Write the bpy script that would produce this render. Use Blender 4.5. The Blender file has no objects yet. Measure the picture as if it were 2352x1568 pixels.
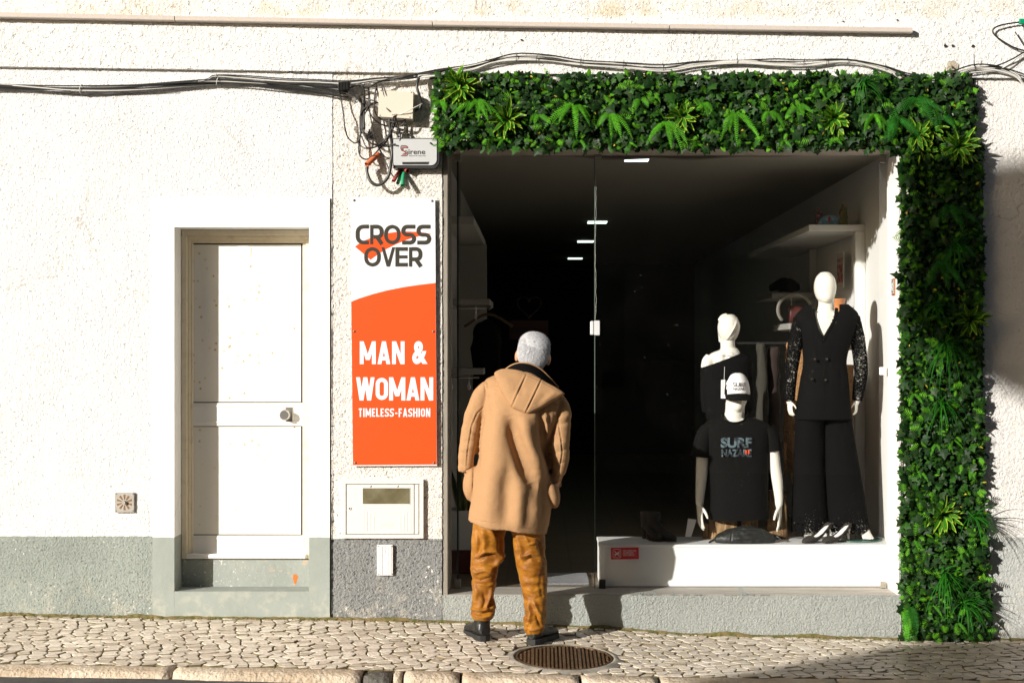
import bpy, math, random
import numpy as np
from mathutils import Vector, Matrix, noise as mnoise

random.seed(11)
rng = np.random.default_rng(11)
sc = bpy.context.scene
COL = sc.collection

# ------------------------------------------------------------------ camera, sky, sun, exposure
F = 3500.0            # focal length in units of the 2352-wide survey of the photograph
D0 = F / 385.0        # metres from lens to the facade plane (Y = 0)
VX, VY, EYE = 1240.0, 810.0, 1.6
cam_data = bpy.data.cameras.new('camera')
cam = bpy.data.objects.new('camera', cam_data)
COL.objects.link(cam)
cam.location = (0, -D0, EYE)
cam.rotation_euler = (math.radians(90), 0, 0)
cam_data.sensor_width = 36
cam_data.lens = 36 * F / 2352
cam_data.shift_x = (1176 - VX) / 2352
cam_data.shift_y = (VY - 784) / 2352
cam_data.clip_end = 1000
sc.camera = cam

SUN_DIR = Vector((1.0, 1.0, -0.45)).normalized()
SUN_EL = math.asin(-SUN_DIR.z)
world = bpy.data.worlds.new('World')
sc.world = world
world.use_nodes = True
wn = world.node_tree.nodes
sky = wn.new('ShaderNodeTexSky')
sky.sky_type = 'NISHITA'
sky.sun_disc = False
sky.sun_elevation = SUN_EL
sky.sun_rotation = math.radians(225)
sky.dust_density = 4.0
sky.ozone_density = 0.3
wbg = wn['Background']
wbg.inputs['Strength'].default_value = 0.06
world.node_tree.links.new(sky.outputs[0], wbg.inputs[0])
sun_data = bpy.data.lights.new('sun', 'SUN')
sun_data.energy = 5.0
sun_data.angle = math.radians(0.5)
sun_data.color = (1.0, 0.968, 0.915)
sun = bpy.data.objects.new('sun', sun_data)
COL.objects.link(sun)
sun.location = (-20, -20, 15)
sun.rotation_euler = SUN_DIR.to_track_quat('-Z', 'Y').to_euler()
sc.view_settings.view_transform = 'Standard'
sc.view_settings.look = 'None'
sc.view_settings.gamma = 1
sc.view_settings.exposure = 0.30
sc.cycles.max_bounces = 8
sc.cycles.transparent_max_bounces = 16

# ------------------------------------------------------------------ survey: facade measurements to metres
def P(dx, dy, Y=0.0):
    k = (D0 + Y) / F
    return Vector(((dx - VX) * k, Y, EYE + (VY - dy) * k))
def wx(dx): return (dx - VX) / 385.0
def wz(dy): return EYE + (VY - dy) / 385.0

def lerp(a, b, t): return a + (b - a) * t
def interp(x, tab): return float(np.interp(x, [p[0] for p in tab], [p[1] for p in tab]))
WALLZ = [(-8, .06), (-3.22, .036), (-2.26, .018), (-1.25, .012), (-.275, -.0155), (.504, -.052), (.852, -.082), (2.15, -.110), (2.89, -.114), (8, -.17)]
KERBZ = [(-8, .03), (-2.83, -.032), (-1.04, -.06), (.75, -.103), (2.54, -.121), (8, -.18)]
def ground(x, y):
    t = min(1.0, max(0.0, -y / 1.1))
    return lerp(interp(x, WALLZ), interp(x, KERBZ), t)

# ------------------------------------------------------------------ objects
def world_off(o):
    v = Vector((0, 0, 0))
    while o is not None:
        v += o.location
        o = o.parent
    return v
def thing(name, label, cat, loc=(0, 0, 0), group=None):
    o = bpy.data.objects.new(name, None)
    o.empty_display_size = .1
    COL.objects.link(o)
    o.location = loc
    o['label'] = label
    o['category'] = cat
    if group: o['group'] = group
    return o
def tag(o, label, cat, group=None, kind=None):
    if kind: o['kind'] = kind
    if label: o['label'] = label
    if cat: o['category'] = cat
    if group: o['group'] = group
    return o

def link_mesh(name, me, mats, parent=None, smooth=True):
    for m in (mats if isinstance(mats, (list, tuple)) else [mats]):
        me.materials.append(m)
    if smooth:
        me.polygons.foreach_set('use_smooth', [True] * len(me.polygons))
    o = bpy.data.objects.new(name, me)
    COL.objects.link(o)
    if parent is not None:
        o.parent = parent
        o.location = -world_off(parent)
    return o

def catmull(pts, n=6):
    pts = [Vector(p) for p in pts]
    if len(pts) < 3: return pts
    out = []
    q = [pts[0] * 2 - pts[1]] + pts + [pts[-1] * 2 - pts[-2]]
    for i in range(1, len(q) - 2):
        p0, p1, p2, p3 = q[i - 1], q[i], q[i + 1], q[i + 2]
        for k in range(n):
            t = k / n
            out.append(.5 * ((2 * p1) + (p2 - p0) * t + (2 * p0 - 5 * p1 + 4 * p2 - p3) * t * t + (3 * p1 - p0 - 3 * p2 + p3) * t ** 3))
    out.append(pts[-1])
    return out

class MB:
    def __init__(s):
        s.v = []; s.f = []; s.m = []
    def add(s, vs, fs, m=0):
        b = len(s.v)
        s.v.extend(tuple(p) for p in vs)
        s.f.extend(tuple(i + b for i in f) for f in fs)
        s.m.extend([m] * len(fs))
        return s
    def box(s, x0, x1, y0, y1, z0, z1, m=0, bev=0.0):
        if x1 < x0: x0, x1 = x1, x0
        if y1 < y0: y0, y1 = y1, y0
        if z1 < z0: z0, z1 = z1, z0
        b = min(bev, (x1 - x0) * .45, (y1 - y0) * .45, (z1 - z0) * .45)
        if b <= 0:
            vs = [(x, y, z) for x in (x0, x1) for y in (y0, y1) for z in (z0, z1)]
            return s.add(vs, [(0, 1, 3, 2), (4, 6, 7, 5), (0, 4, 5, 1), (2, 3, 7, 6), (0, 2, 6, 4), (1, 5, 7, 3)], m)
        xs = (x0, x0 + b, x1 - b, x1); ys = (y0, y0 + b, y1 - b, y1); zs = (z0, z0 + b, z1 - b, z1)
        # chamfered box: 24 vertices
        idx = {}; vs = []
        def vid(a, c, d):
            if (a, c, d) not in idx:
                idx[(a, c, d)] = len(vs); vs.append((xs[a], ys[c], zs[d]))
            return idx[(a, c, d)]
        fs = []
        for a in (0, 3):
            q = [vid(a, 1, 1), vid(a, 2, 1), vid(a, 2, 2), vid(a, 1, 2)]; fs.append(q if a else q[::-1])
            q = [vid(1, a, 1), vid(2, a, 1), vid(2, a, 2), vid(1, a, 2)]; fs.append(q[::-1] if a else q)
            q = [vid(1, 1, a), vid(2, 1, a), vid(2, 2, a), vid(1, 2, a)]; fs.append(q if a else q[::-1])
        n = {0: 1, 3: 2}
        for a in (0, 3):
            for c in (0, 3):
                fs.append([vid(a, n[c], 1), vid(a, n[c], 2), vid(n[a], c, 2), vid(n[a], c, 1)])
                fs.append([vid(a, 1, n[c]), vid(a, 2, n[c]), vid(n[a], 2, c), vid(n[a], 1, c)])
                fs.append([vid(1, a, n[c]), vid(2, a, n[c]), vid(2, n[a], c), vid(1, n[a], c)])
                for d in (0, 3):
                    fs.append([vid(a, n[c], n[d]), vid(n[a], c, n[d]), vid(n[a], n[c], d)])
        return s.add(vs, fs, m)
    def loft(s, rings, m=0, cap=True, closed=True):
        n = len(rings[0]); b = len(s.v)
        for r in rings: s.v.extend(tuple(p) for p in r)
        nf = 0
        for i in range(len(rings) - 1):
            for j in range(n if closed else n - 1):
                k = (j + 1) % n
                s.f.append((b + i * n + j, b + i * n + k, b + (i + 1) * n + k, b + (i + 1) * n + j)); nf += 1
        if cap:
            for i, rev in ((0, True), (len(rings) - 1, False)):
                c = len(s.v)
                mid = sum((Vector(p) for p in rings[i]), Vector()) / n
                s.v.append(tuple(mid))
                for j in range(n):
                    k = (j + 1) % n
                    f = (b + i * n + j, b + i * n + k, c)
                    s.f.append(f[::-1] if rev else f); nf += 1
        s.m.extend([m] * nf)
        return s
    def tube(s, path, r, n=10, m=0, cap=True, flat=None):
        path = [Vector(p) for p in path]
        rs = r if isinstance(r, (list, tuple)) else [r] * len(path)
        rings = []
        up = None
        for i, p in enumerate(path):
            a = path[max(0, i - 1)]; c = path[min(len(path) - 1, i + 1)]
            t = (c - a)
            if t.length < 1e-9: t = Vector((0, 0, 1))
            t.normalize()
            if up is None:
                up = Vector((0, 1, 0)) if abs(t.y) < .9 else Vector((1, 0, 0))
            u = (up - t * up.dot(t)).normalized(); up = u
            w = t.cross(u)
            fu, fw = flat if flat else (1, 1)
            rings.append([p + u * (math.cos(2 * math.pi * k / n) * rs[i] * fu) + w * (math.sin(2 * math.pi * k / n) * rs[i] * fw) for k in range(n)])
        return s.loft(rings, m, cap)
    def ellipsoid(s, c, r, rot=None, n=20, k=14, m=0):
        rings = []
        c = Vector(c)
        for i in range(1, k):
            a = math.pi * i / k
            ring = []
            for j in range(n):
                b = 2 * math.pi * j / n
                p = Vector((r[0] * math.sin(a) * math.cos(b), r[1] * math.sin(a) * math.sin(b), -r[2] * math.cos(a)))
                if rot is not None: p = rot @ p
                ring.append(c + p)
            rings.append(ring)
        b = len(s.v)
        s.loft(rings, m, True)
        top = Vector((0, 0, r[2])); bot = Vector((0, 0, -r[2]))
        if rot is not None: top = rot @ top; bot = rot @ bot
        s.v[-2] = tuple(c + bot); s.v[-1] = tuple(c + top)
        return s
    def poly(s, pts, m=0):
        return s.add(pts, [tuple(range(len(pts)))], m)
    def prism(s, pts, d, m=0):
        """flat outline pts (list of Vector) pushed by vector d, closed"""
        n = len(pts)
        d = Vector(d)
        vs = [Vector(p) for p in pts] + [Vector(p) + d for p in pts]
        fs = [tuple(range(n))[::-1], tuple(range(n, 2 * n))] + [(i, (i + 1) % n, n + (i + 1) % n, n + i) for i in range(n)]
        return s.add(vs, fs, m)
    def mesh(s, name):
        me = bpy.data.meshes.new(name)
        me.from_pydata(s.v, [], s.f)
        me.polygons.foreach_set('material_index', s.m)
        me.update()
        return me
    def build(s, name, mats, parent=None, smooth=False, fix=True):
        me = s.mesh(name)
        if fix:
            import bmesh
            bm = bmesh.new(); bm.from_mesh(me)
            bmesh.ops.recalc_face_normals(bm, faces=bm.faces)
            bm.to_mesh(me); bm.free()
        return link_mesh(name, me, mats, parent, smooth)

def grid_mesh(name, V, nx, nz):
    """V: (nx*nz,3) array, x-major"""
    me = bpy.data.meshes.new(name)
    i, j = np.meshgrid(np.arange(nx - 1), np.arange(nz - 1), indexing='ij')
    a = (i * nz + j).ravel()
    q = np.stack([a, a + nz, a + nz + 1, a + 1], 1).astype(np.int32)
    me.vertices.add(len(V)); me.vertices.foreach_set('co', V.astype(np.float32).ravel())
    me.loops.add(q.size); me.loops.foreach_set('vertex_index', q.ravel())
    me.polygons.add(len(q))
    me.polygons.foreach_set('loop_start', (np.arange(len(q)) * 4).astype(np.int32))
    me.update(calc_edges=True); me.validate()
    return me

def coords(me):
    a = np.empty(len(me.vertices) * 3, np.float32); me.vertices.foreach_get('co', a); return a.reshape(-1, 3).astype(float)
def normals(me):
    a = np.empty(len(me.vertices) * 3, np.float32); me.vertices.foreach_get('normal', a); return a.reshape(-1, 3).astype(float)
def set_coords(me, co):
    me.vertices.foreach_set('co', co.astype(np.float32).ravel()); me.update()

def remesh(mb, voxel, smooth_it=2):
    me = mb.mesh('tmp')
    o = bpy.data.objects.new('tmp', me); COL.objects.link(o)
    md = o.modifiers.new('r', 'REMESH'); md.mode = 'VOXEL'; md.voxel_size = voxel; md.use_smooth_shade = True
    if smooth_it:
        ms = o.modifiers.new('s', 'SMOOTH'); ms.iterations = smooth_it; ms.factor = .5
    dg = bpy.context.evaluated_depsgraph_get()
    dg.update()
    out = bpy.data.meshes.new_from_object(o.evaluated_get(dg))
    out.materials.clear()
    bpy.data.objects.remove(o); bpy.data.meshes.remove(me)
    return out

def sculpt(me, strokes, to2d, face=lambda n: n[:, 1] < .25):
    """push the surface in or out along drawn folds: strokes = [(points, width, metres)]"""
    co = coords(me); nr = normals(me)
    uv = to2d(co)
    d = np.zeros(len(co))
    for pts, w, amp in strokes:
        pts = np.array(pts, float)
        seg = np.linalg.norm(np.diff(pts, axis=0), axis=1); L = seg.sum(); acc = 0
        best = np.full(len(co), 1e9); bt = np.zeros(len(co))
        for k in range(len(pts) - 1):
            a, b = pts[k], pts[k + 1]; ab = b - a
            t = np.clip(((uv - a) @ ab) / (ab @ ab), 0, 1)
            dist = np.linalg.norm(uv - (a + t[:, None] * ab), axis=1)
            m = dist < best
            best[m] = dist[m]; bt[m] = (acc + t[m] * seg[k]) / L
            acc += seg[k]
        d += amp * np.exp(-(best / w) ** 2) * np.sqrt(np.clip(np.sin(np.pi * np.clip(bt, .02, .98)) * 1.6, 0, 1))
    mask = face(nr).astype(float)
    set_coords(me, co + nr * (d * mask)[:, None])

def wobble(me, scale, amp, seed=0.0):
    co = coords(me); nr = normals(me)
    d = np.array([mnoise.noise(Vector((p[0] * scale + seed, p[1] * scale, p[2] * scale))) for p in co])
    set_coords(me, co + nr * (d * amp)[:, None])

# ------------------------------------------------------------------ lettering
def text_geom(body, x0, x1, z0, z1, place, bold=0.0, keep=False):
    cu = bpy.data.curves.new('t', 'FONT'); cu.body = body; cu.offset = bold; cu.resolution_u = 4
    o = bpy.data.objects.new('t', cu); COL.objects.link(o)
    dg = bpy.context.evaluated_depsgraph_get(); dg.update()
    me = bpy.data.meshes.new_from_object(o.evaluated_get(dg))
    co = coords(me)
    lo, hi = co.min(0), co.max(0)
    vs = []
    for p in co:
        u = (p[0] - lo[0]) / (hi[0] - lo[0]); v = (p[1] - lo[1]) / (hi[1] - lo[1])
        vs.append(place(lerp(x0, x1, u), lerp(z0, z1, v)))
    fs = [tuple(p.vertices) for p in me.polygons]
    bpy.data.objects.remove(o); bpy.data.meshes.remove(me)
    return vs, fs

def rounded(pts, r, closed=False, n=7):
    out = []
    N = len(pts)
    for i in range(N):
        p = Vector(pts[i]).to_2d() if len(pts[i]) > 2 else Vector(pts[i])
        if not closed and i in (0, N - 1):
            out.append(p); continue
        a = Vector(pts[(i - 1) % N]); b = Vector(pts[(i + 1) % N])
        da, db = (a - p), (b - p)
        rr = min(r, da.length * .5, db.length * .5)
        if rr < 1e-6: out.append(p); continue
        A = p + da.normalized() * rr; B = p + db.normalized() * rr
        for k in range(n + 1):
            t = k / n
            out.append((1 - t) ** 2 * A + 2 * t * (1 - t) * (p * .80 + (A + B) * .10) + t * t * B)
    res = [out[0]]
    for q in out[1:]:
        if (q - res[-1]).length > 1e-4 * max(1e-3, r) + 1e-6 and (q - res[-1]).length > .02 * r: res.append(q)
    if closed and (res[0] - res[-1]).length < .02 * r: res.pop()
    return res

def stroke(mb, pts, w, place, closed=False, m=0):
    """flat pen stroke of width w along 2-D pts; place(x, y) -> 3-D"""
    N = len(pts); L = []; R = []
    for i in range(N):
        p = pts[i]
        a = pts[(i - 1) % N] if (closed or i > 0) else None
        b = pts[(i + 1) % N] if (closed or i < N - 1) else None
        d1 = (p - a).normalized() if a is not None else (b - p).normalized()
        d2 = (b - p).normalized() if b is not None else d1
        n1 = Vector((-d1.y, d1.x)); n2 = Vector((-d2.y, d2.x))
        nn = (n1 + n2)
        if nn.length < 1e-6: nn = n1.copy()
        nn.normalize()
        h = (w / 2) / max(.35, nn.dot(n1))
        L.append(p + nn * h); R.append(p - nn * h)
    vs = [place(q.x, q.y) for q in L] + [place(q.x, q.y) for q in R]
    fs = [(i, (i + 1) % N, N + (i + 1) % N, N + i) for i in range(N if closed else N - 1)]
    mb.add(vs, fs, m)

# ------------------------------------------------------------------ materials
def _n(nt, t, **kw):
    n = nt.nodes.new(t)
    for k, v in kw.items(): setattr(n, k, v)
    return n
def new_mat(name):
    m = bpy.data.materials.new(name); m.use_nodes = True
    nt = m.node_tree
    return m, nt, nt.nodes['Principled BSDF'], nt.nodes['Material Output']
def noise_node(nt, vec, scale, detail=3, rough=.55, dist=0):
    n = _n(nt, 'ShaderNodeTexNoise')
    n.inputs['Scale'].default_value = scale; n.inputs['Detail'].default_value = detail; n.inputs['Roughness'].default_value = rough
    n.inputs['Distortion'].default_value = dist
    nt.links.new(vec, n.inputs['Vector'])
    return n.outputs['Fac']
def math_node(nt, op, a, b=None, c=None, clamp=False):
    n = _n(nt, 'ShaderNodeMath', operation=op, use_clamp=clamp)
    for i, x in enumerate((a, b, c)):
        if x is None: continue
        if isinstance(x, (int, float)): n.inputs[i].default_value = x
        else: nt.links.new(x, n.inputs[i])
    return n.outputs[0]
def ramp(nt, x, lo, hi):
    n = _n(nt, 'ShaderNodeMapRange'); n.clamp = True
    nt.links.new(x, n.inputs[0]); n.inputs[1].default_value = lo; n.inputs[2].default_value = hi
    return n.outputs[0]
def mix_col(nt, f, a, b):
    n = _n(nt, 'ShaderNodeMix', data_type='RGBA')
    for s, x in ((n.inputs[0], f), (n.inputs[6], a), (n.inputs[7], b)):
        if isinstance(x, (int, float)): s.default_value = x
        elif isinstance(x, tuple): s.default_value = (x[0], x[1], x[2], 1)
        else: nt.links.new(x, s)
    return n.outputs[2]
def obj_vec(nt): return _n(nt, 'ShaderNodeTexCoord').outputs['Object']
def sep(nt, vec):
    n = _n(nt, 'ShaderNodeSeparateXYZ'); nt.links.new(vec, n.inputs[0]); return n.outputs

def mat(name, col, rough=.6, metal=0.0, var=None, bump=None, sheen=0.0, spec=.5, coat=0.0, emit=None, stretch=None):
    m, nt, b, out = new_mat(name)
    b.inputs['Base Color'].default_value = (*col, 1)
    b.inputs['Roughness'].default_value = rough
    b.inputs['Metallic'].default_value = metal
    b.inputs['Specular IOR Level'].default_value = spec
    b.inputs['Coat Weight'].default_value = coat
    b.inputs['Sheen Weight'].default_value = sheen
    if sheen: b.inputs['Sheen Tint'].default_value = (*[min(1, c * 1.6 + .1) for c in col], 1)
    v = obj_vec(nt)
    if stretch:
        mp = _n(nt, 'ShaderNodeMapping'); mp.inputs['Scale'].default_value = stretch
        nt.links.new(v, mp.inputs[0]); v = mp.outputs[0]
    if var:
        sc_, c2, lo, hi = var
        f = ramp(nt, noise_node(nt, v, sc_, 5, .6), lo, hi)
        nt.links.new(mix_col(nt, f, col, c2), b.inputs['Base Color'])
    if bump:
        bp = _n(nt, 'ShaderNodeBump'); bp.inputs['Strength'].default_value = bump[1]; bp.inputs['Distance'].default_value = bump[2]
        nt.links.new(noise_node(nt, v, bump[0], 4, .6), bp.inputs['Height'])
        nt.links.new(bp.outputs[0], b.inputs['Normal'])
    if emit:
        b.inputs['Emission Color'].default_value = (*emit[0], 1); b.inputs['Emission Strength'].default_value = emit[1]
    return m

def stucco(name, base, dado=None, dado_z=0.0, scale=60, depth=.008, voro=.5, smooth_dado=False, chips=.0, base2=None, stain=None, speck=.25):
    m, nt, b, out = new_mat(name)
    v = obj_vec(nt)
    xyz = sep(nt, v)
    n1 = noise_node(nt, v, scale, 5, .68, .1)
    n2 = noise_node(nt, v, scale * .36, 3, .55)
    vo = _n(nt, 'ShaderNodeTexVoronoi'); vo.feature = 'SMOOTH_F1'; vo.inputs['Scale'].default_value = scale * 1.15
    wv = _n(nt, 'ShaderNodeVectorMath', operation='ADD')
    nc = _n(nt, 'ShaderNodeTexNoise'); nc.inputs['Scale'].default_value = scale * .5; nt.links.new(v, nc.inputs['Vector'])
    sv = _n(nt, 'ShaderNodeVectorMath', operation='SCALE'); sv.inputs['Scale'].default_value = .02; nt.links.new(nc.outputs['Color'], sv.inputs[0])
    nt.links.new(v, wv.inputs[0]); nt.links.new(sv.outputs[0], wv.inputs[1]); nt.links.new(wv.outputs[0], vo.inputs['Vector'])
    inv = math_node(nt, 'SUBTRACT', 1.0, vo.outputs['Distance'])
    # pebbly plaster: lumps from the noise, pits between the voronoi cells
    h = math_node(nt, 'ADD', math_node(nt, 'MULTIPLY', n1, 1.0 - voro), math_node(nt, 'MULTIPLY', inv, voro))
    h = math_node(nt, 'ADD', h, math_node(nt, 'MULTIPLY', n2, .5))
    big = noise_node(nt, v, 1.7, 3, .5)
    amp = ramp(nt, noise_node(nt, v, 2.6, 2, .5), .3, .7)
    h = math_node(nt, 'MULTIPLY', h, math_node(nt, 'ADD', math_node(nt, 'MULTIPLY', amp, .5), .65))
    col = mix_col(nt, ramp(nt, big, .35, .7), base, base2 or tuple(c * .93 for c in base))
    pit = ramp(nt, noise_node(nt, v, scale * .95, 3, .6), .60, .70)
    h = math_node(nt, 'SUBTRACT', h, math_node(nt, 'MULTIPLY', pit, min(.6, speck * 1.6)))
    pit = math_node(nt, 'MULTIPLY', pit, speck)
    col = mix_col(nt, pit, col, tuple(c * .45 for c in base))  # pits coloured darker, standing in for shade in the coarse grain
    if stain:   # (z0, z1, colour): weathered band
        zz = xyz[2]
        band = math_node(nt, 'MULTIPLY', ramp(nt, zz, stain[0] - .03, stain[0]), ramp(nt, zz, stain[1] + .05, stain[1]))
        f = math_node(nt, 'MULTIPLY', band, ramp(nt, noise_node(nt, v, 3.5, 7, .72), .44, .64))
        col = mix_col(nt, math_node(nt, 'MULTIPLY', f, .7), col, stain[2])
    cv = _n(nt, 'ShaderNodeTexVoronoi'); cv.feature = 'DISTANCE_TO_EDGE'; cv.inputs['Scale'].default_value = .9
    cw = _n(nt, 'ShaderNodeVectorMath', operation='ADD'); cs = _n(nt, 'ShaderNodeVectorMath', operation='SCALE'); cs.inputs['Scale'].default_value = .35
    cn = _n(nt, 'ShaderNodeTexNoise'); cn.inputs['Scale'].default_value = 3.0; cn.inputs['Detail'].default_value = 6; nt.links.new(v, cn.inputs['Vector'])
    nt.links.new(cn.outputs['Color'], cs.inputs[0]); nt.links.new(v, cw.inputs[0]); nt.links.new(cs.outputs[0], cw.inputs[1]); nt.links.new(cw.outputs[0], cv.inputs['Vector'])
    crack = math_node(nt, 'MULTIPLY', math_node(nt, 'LESS_THAN', cv.outputs['Distance'], .0032), ramp(nt, noise_node(nt, v, 1.3, 3, .6), .52, .60))
    col = mix_col(nt, math_node(nt, 'MULTIPLY', crack, .3), col, (.30, .25, .19))
    if dado is not None:
        edge = math_node(nt, 'ADD', xyz[2], math_node(nt, 'MULTIPLY', math_node(nt, 'SUBTRACT', noise_node(nt, v, 14, 2), .5), .012))
        f = math_node(nt, 'LESS_THAN', edge, dado_z)
        dcol = mix_col(nt, ramp(nt, noise_node(nt, v, 3.0, 5, .65), .35, .7), dado, tuple(min(1, c * 1.14) for c in dado))
        low = math_node(nt, 'MULTIPLY', ramp(nt, xyz[2], .3, .0), ramp(nt, noise_node(nt, v, 9, 5, .7), .5, .66))
        dcol = mix_col(nt, math_node(nt, 'MULTIPLY', low, .55), dcol, (.62, .57, .46))
        if chips:
            c1 = math_node(nt, 'MULTIPLY', ramp(nt, noise_node(nt, v, 42, 4, .65), .60, .63), ramp(nt, noise_node(nt, v, 4.0, 3, .6), .70 - chips, .78 - chips))
            dcol = mix_col(nt, c1, dcol, (.80, .78, .73))
        col = mix_col(nt, f, col, dcol)
        if smooth_dado: h = math_node(nt, 'MULTIPLY', h, math_node(nt, 'SUBTRACT', 1.0, math_node(nt, 'MULTIPLY', f, smooth_dado)))
    nt.links.new(col, b.inputs['Base Color'])
    b.inputs['Roughness'].default_value = .85
    b.inputs['Specular IOR Level'].default_value = .25
    dn = _n(nt, 'ShaderNodeDisplacement'); dn.inputs['Midlevel'].default_value = .75; dn.inputs['Scale'].default_value = depth
    nt.links.new(h, dn.inputs['Height']); nt.links.new(dn.outputs[0], out.inputs['Displacement'])
    m.displacement_method = 'BOTH'
    return m

def glass_mat(name, tint=(1, 1, 1), f0=.045):
    m, nt, b, out = new_mat(name)
    nt.nodes.remove(b)
    g = _n(nt, 'ShaderNodeNewGeometry')
    dot = _n(nt, 'ShaderNodeVectorMath', operation='DOT_PRODUCT')
    nt.links.new(g.outputs['Normal'], dot.inputs[0]); nt.links.new(g.outputs['Incoming'], dot.inputs[1])
    c = math_node(nt, 'SUBTRACT', 1.0, math_node(nt, 'ABSOLUTE', dot.outputs['Value']), clamp=True)
    f = math_node(nt, 'ADD', math_node(nt, 'MULTIPLY', math_node(nt, 'POWER', c, 5.0), 1 - f0), f0, clamp=True)
    t = _n(nt, 'ShaderNodeBsdfTransparent'); t.inputs[0].default_value = (*tint, 1)
    gl = _n(nt, 'ShaderNodeBsdfGlossy'); gl.inputs['Roughness'].default_value = .01
    mx = _n(nt, 'ShaderNodeMixShader')
    nt.links.new(f, mx.inputs[0]); nt.links.new(t.outputs[0], mx.inputs[1]); nt.links.new(gl.outputs[0], mx.inputs[2])
    # thin dusty film put in for the pane's faint haze, with splashes
    v = obj_vec(nt); d = _n(nt, 'ShaderNodeBsdfDiffuse'); d.inputs[0].default_value = (.55, .52, .42, 1)
    film = math_node(nt, 'MULTIPLY', ramp(nt, noise_node(nt, v, 1.6, 5, .6, .6), .3, .75), .003)
    sp = math_node(nt, 'MULTIPLY', math_node(nt, 'MULTIPLY', ramp(nt, noise_node(nt, v, 90, 1, .5), .755, .78), ramp(nt, noise_node(nt, v, 4, 2), .45, .6)), .15)
    m2 = _n(nt, 'ShaderNodeMixShader'); nt.links.new(math_node(nt, 'ADD', film, sp, clamp=True), m2.inputs[0]); nt.links.new(mx.outputs[0], m2.inputs[1]); nt.links.new(d.outputs[0], m2.inputs[2]); mx = m2
    nt.links.new(mx.outputs[0], out.inputs[0])
    return m

# ================================================================== SETTING: ground
M_road = mat('asphalt', (.06, .058, .055), .9, var=(8, (.10, .095, .09), .4, .7), bump=(220, .8, .01))
mb = MB()
xs = [-200, -8, -6, -4, -2, 0, 2, 4, 6, 8, 200]
ys = [-200, -60, -20, -8, -4, -2, -1.2, 0, 30, 200]
def roadz(x, y):
    X = min(8, max(-8, x)); return interp(X, KERBZ) - (.034 if X < 0 else .05) - (.35 if y >= 0 else 0) - .004 * min(3, max(0, -y - 1.2))
vs = [(x, y, roadz(x, y)) for x in xs for y in ys]
fs = [(i * len(ys) + j, (i + 1) * len(ys) + j, (i + 1) * len(ys) + j + 1, i * len(ys) + j + 1) for i in range(len(xs) - 1) for j in range(len(ys) - 1)]
mb.add(vs, fs)
tag(mb.build('road', M_road), 'grey asphalt road in front of the kerb', None, kind='structure')

# calcada pavement: one connected sheet, each stone a raised cell between mossy joints
M_joint = mat('pavement_joint', (.24, .19, .11), .95, var=(9, (.15, .14, .045), .45, .65), bump=(160, .9, .01))
def stone_mat():
    m, nt, b, out = new_mat('limestone_sett')
    a = _n(nt, 'ShaderNodeAttribute'); a.attribute_name = 'tone'
    v = obj_vec(nt)
    c = mix_col(nt, a.outputs['Fac'], (.50, .415, .325), (.80, .715, .60))
    c = mix_col(nt, math_node(nt, 'MULTIPLY', ramp(nt, noise_node(nt, v, 25, 5, .7), .5, .75), .5), c, (.42, .35, .24))
    nt.links.new(c, b.inputs['Base Color'])
    b.inputs['Roughness'].default_value = .42; b.inputs['Specular IOR Level'].default_value = .5
    bp = _n(nt, 'ShaderNodeBump'); bp.inputs['Strength'].default_value = .5; bp.inputs['Distance'].default_value = .01
    nt.links.new(noise_node(nt, v, 45, 4, .6), bp.inputs['Height']); nt.links.new(bp.outputs[0], b.inputs['Normal'])
    return m
M_stone = stone_mat()
MAN_C = ((1295.5 - VX) * 8.36 / F, -.735); MAN_R = .268
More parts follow.
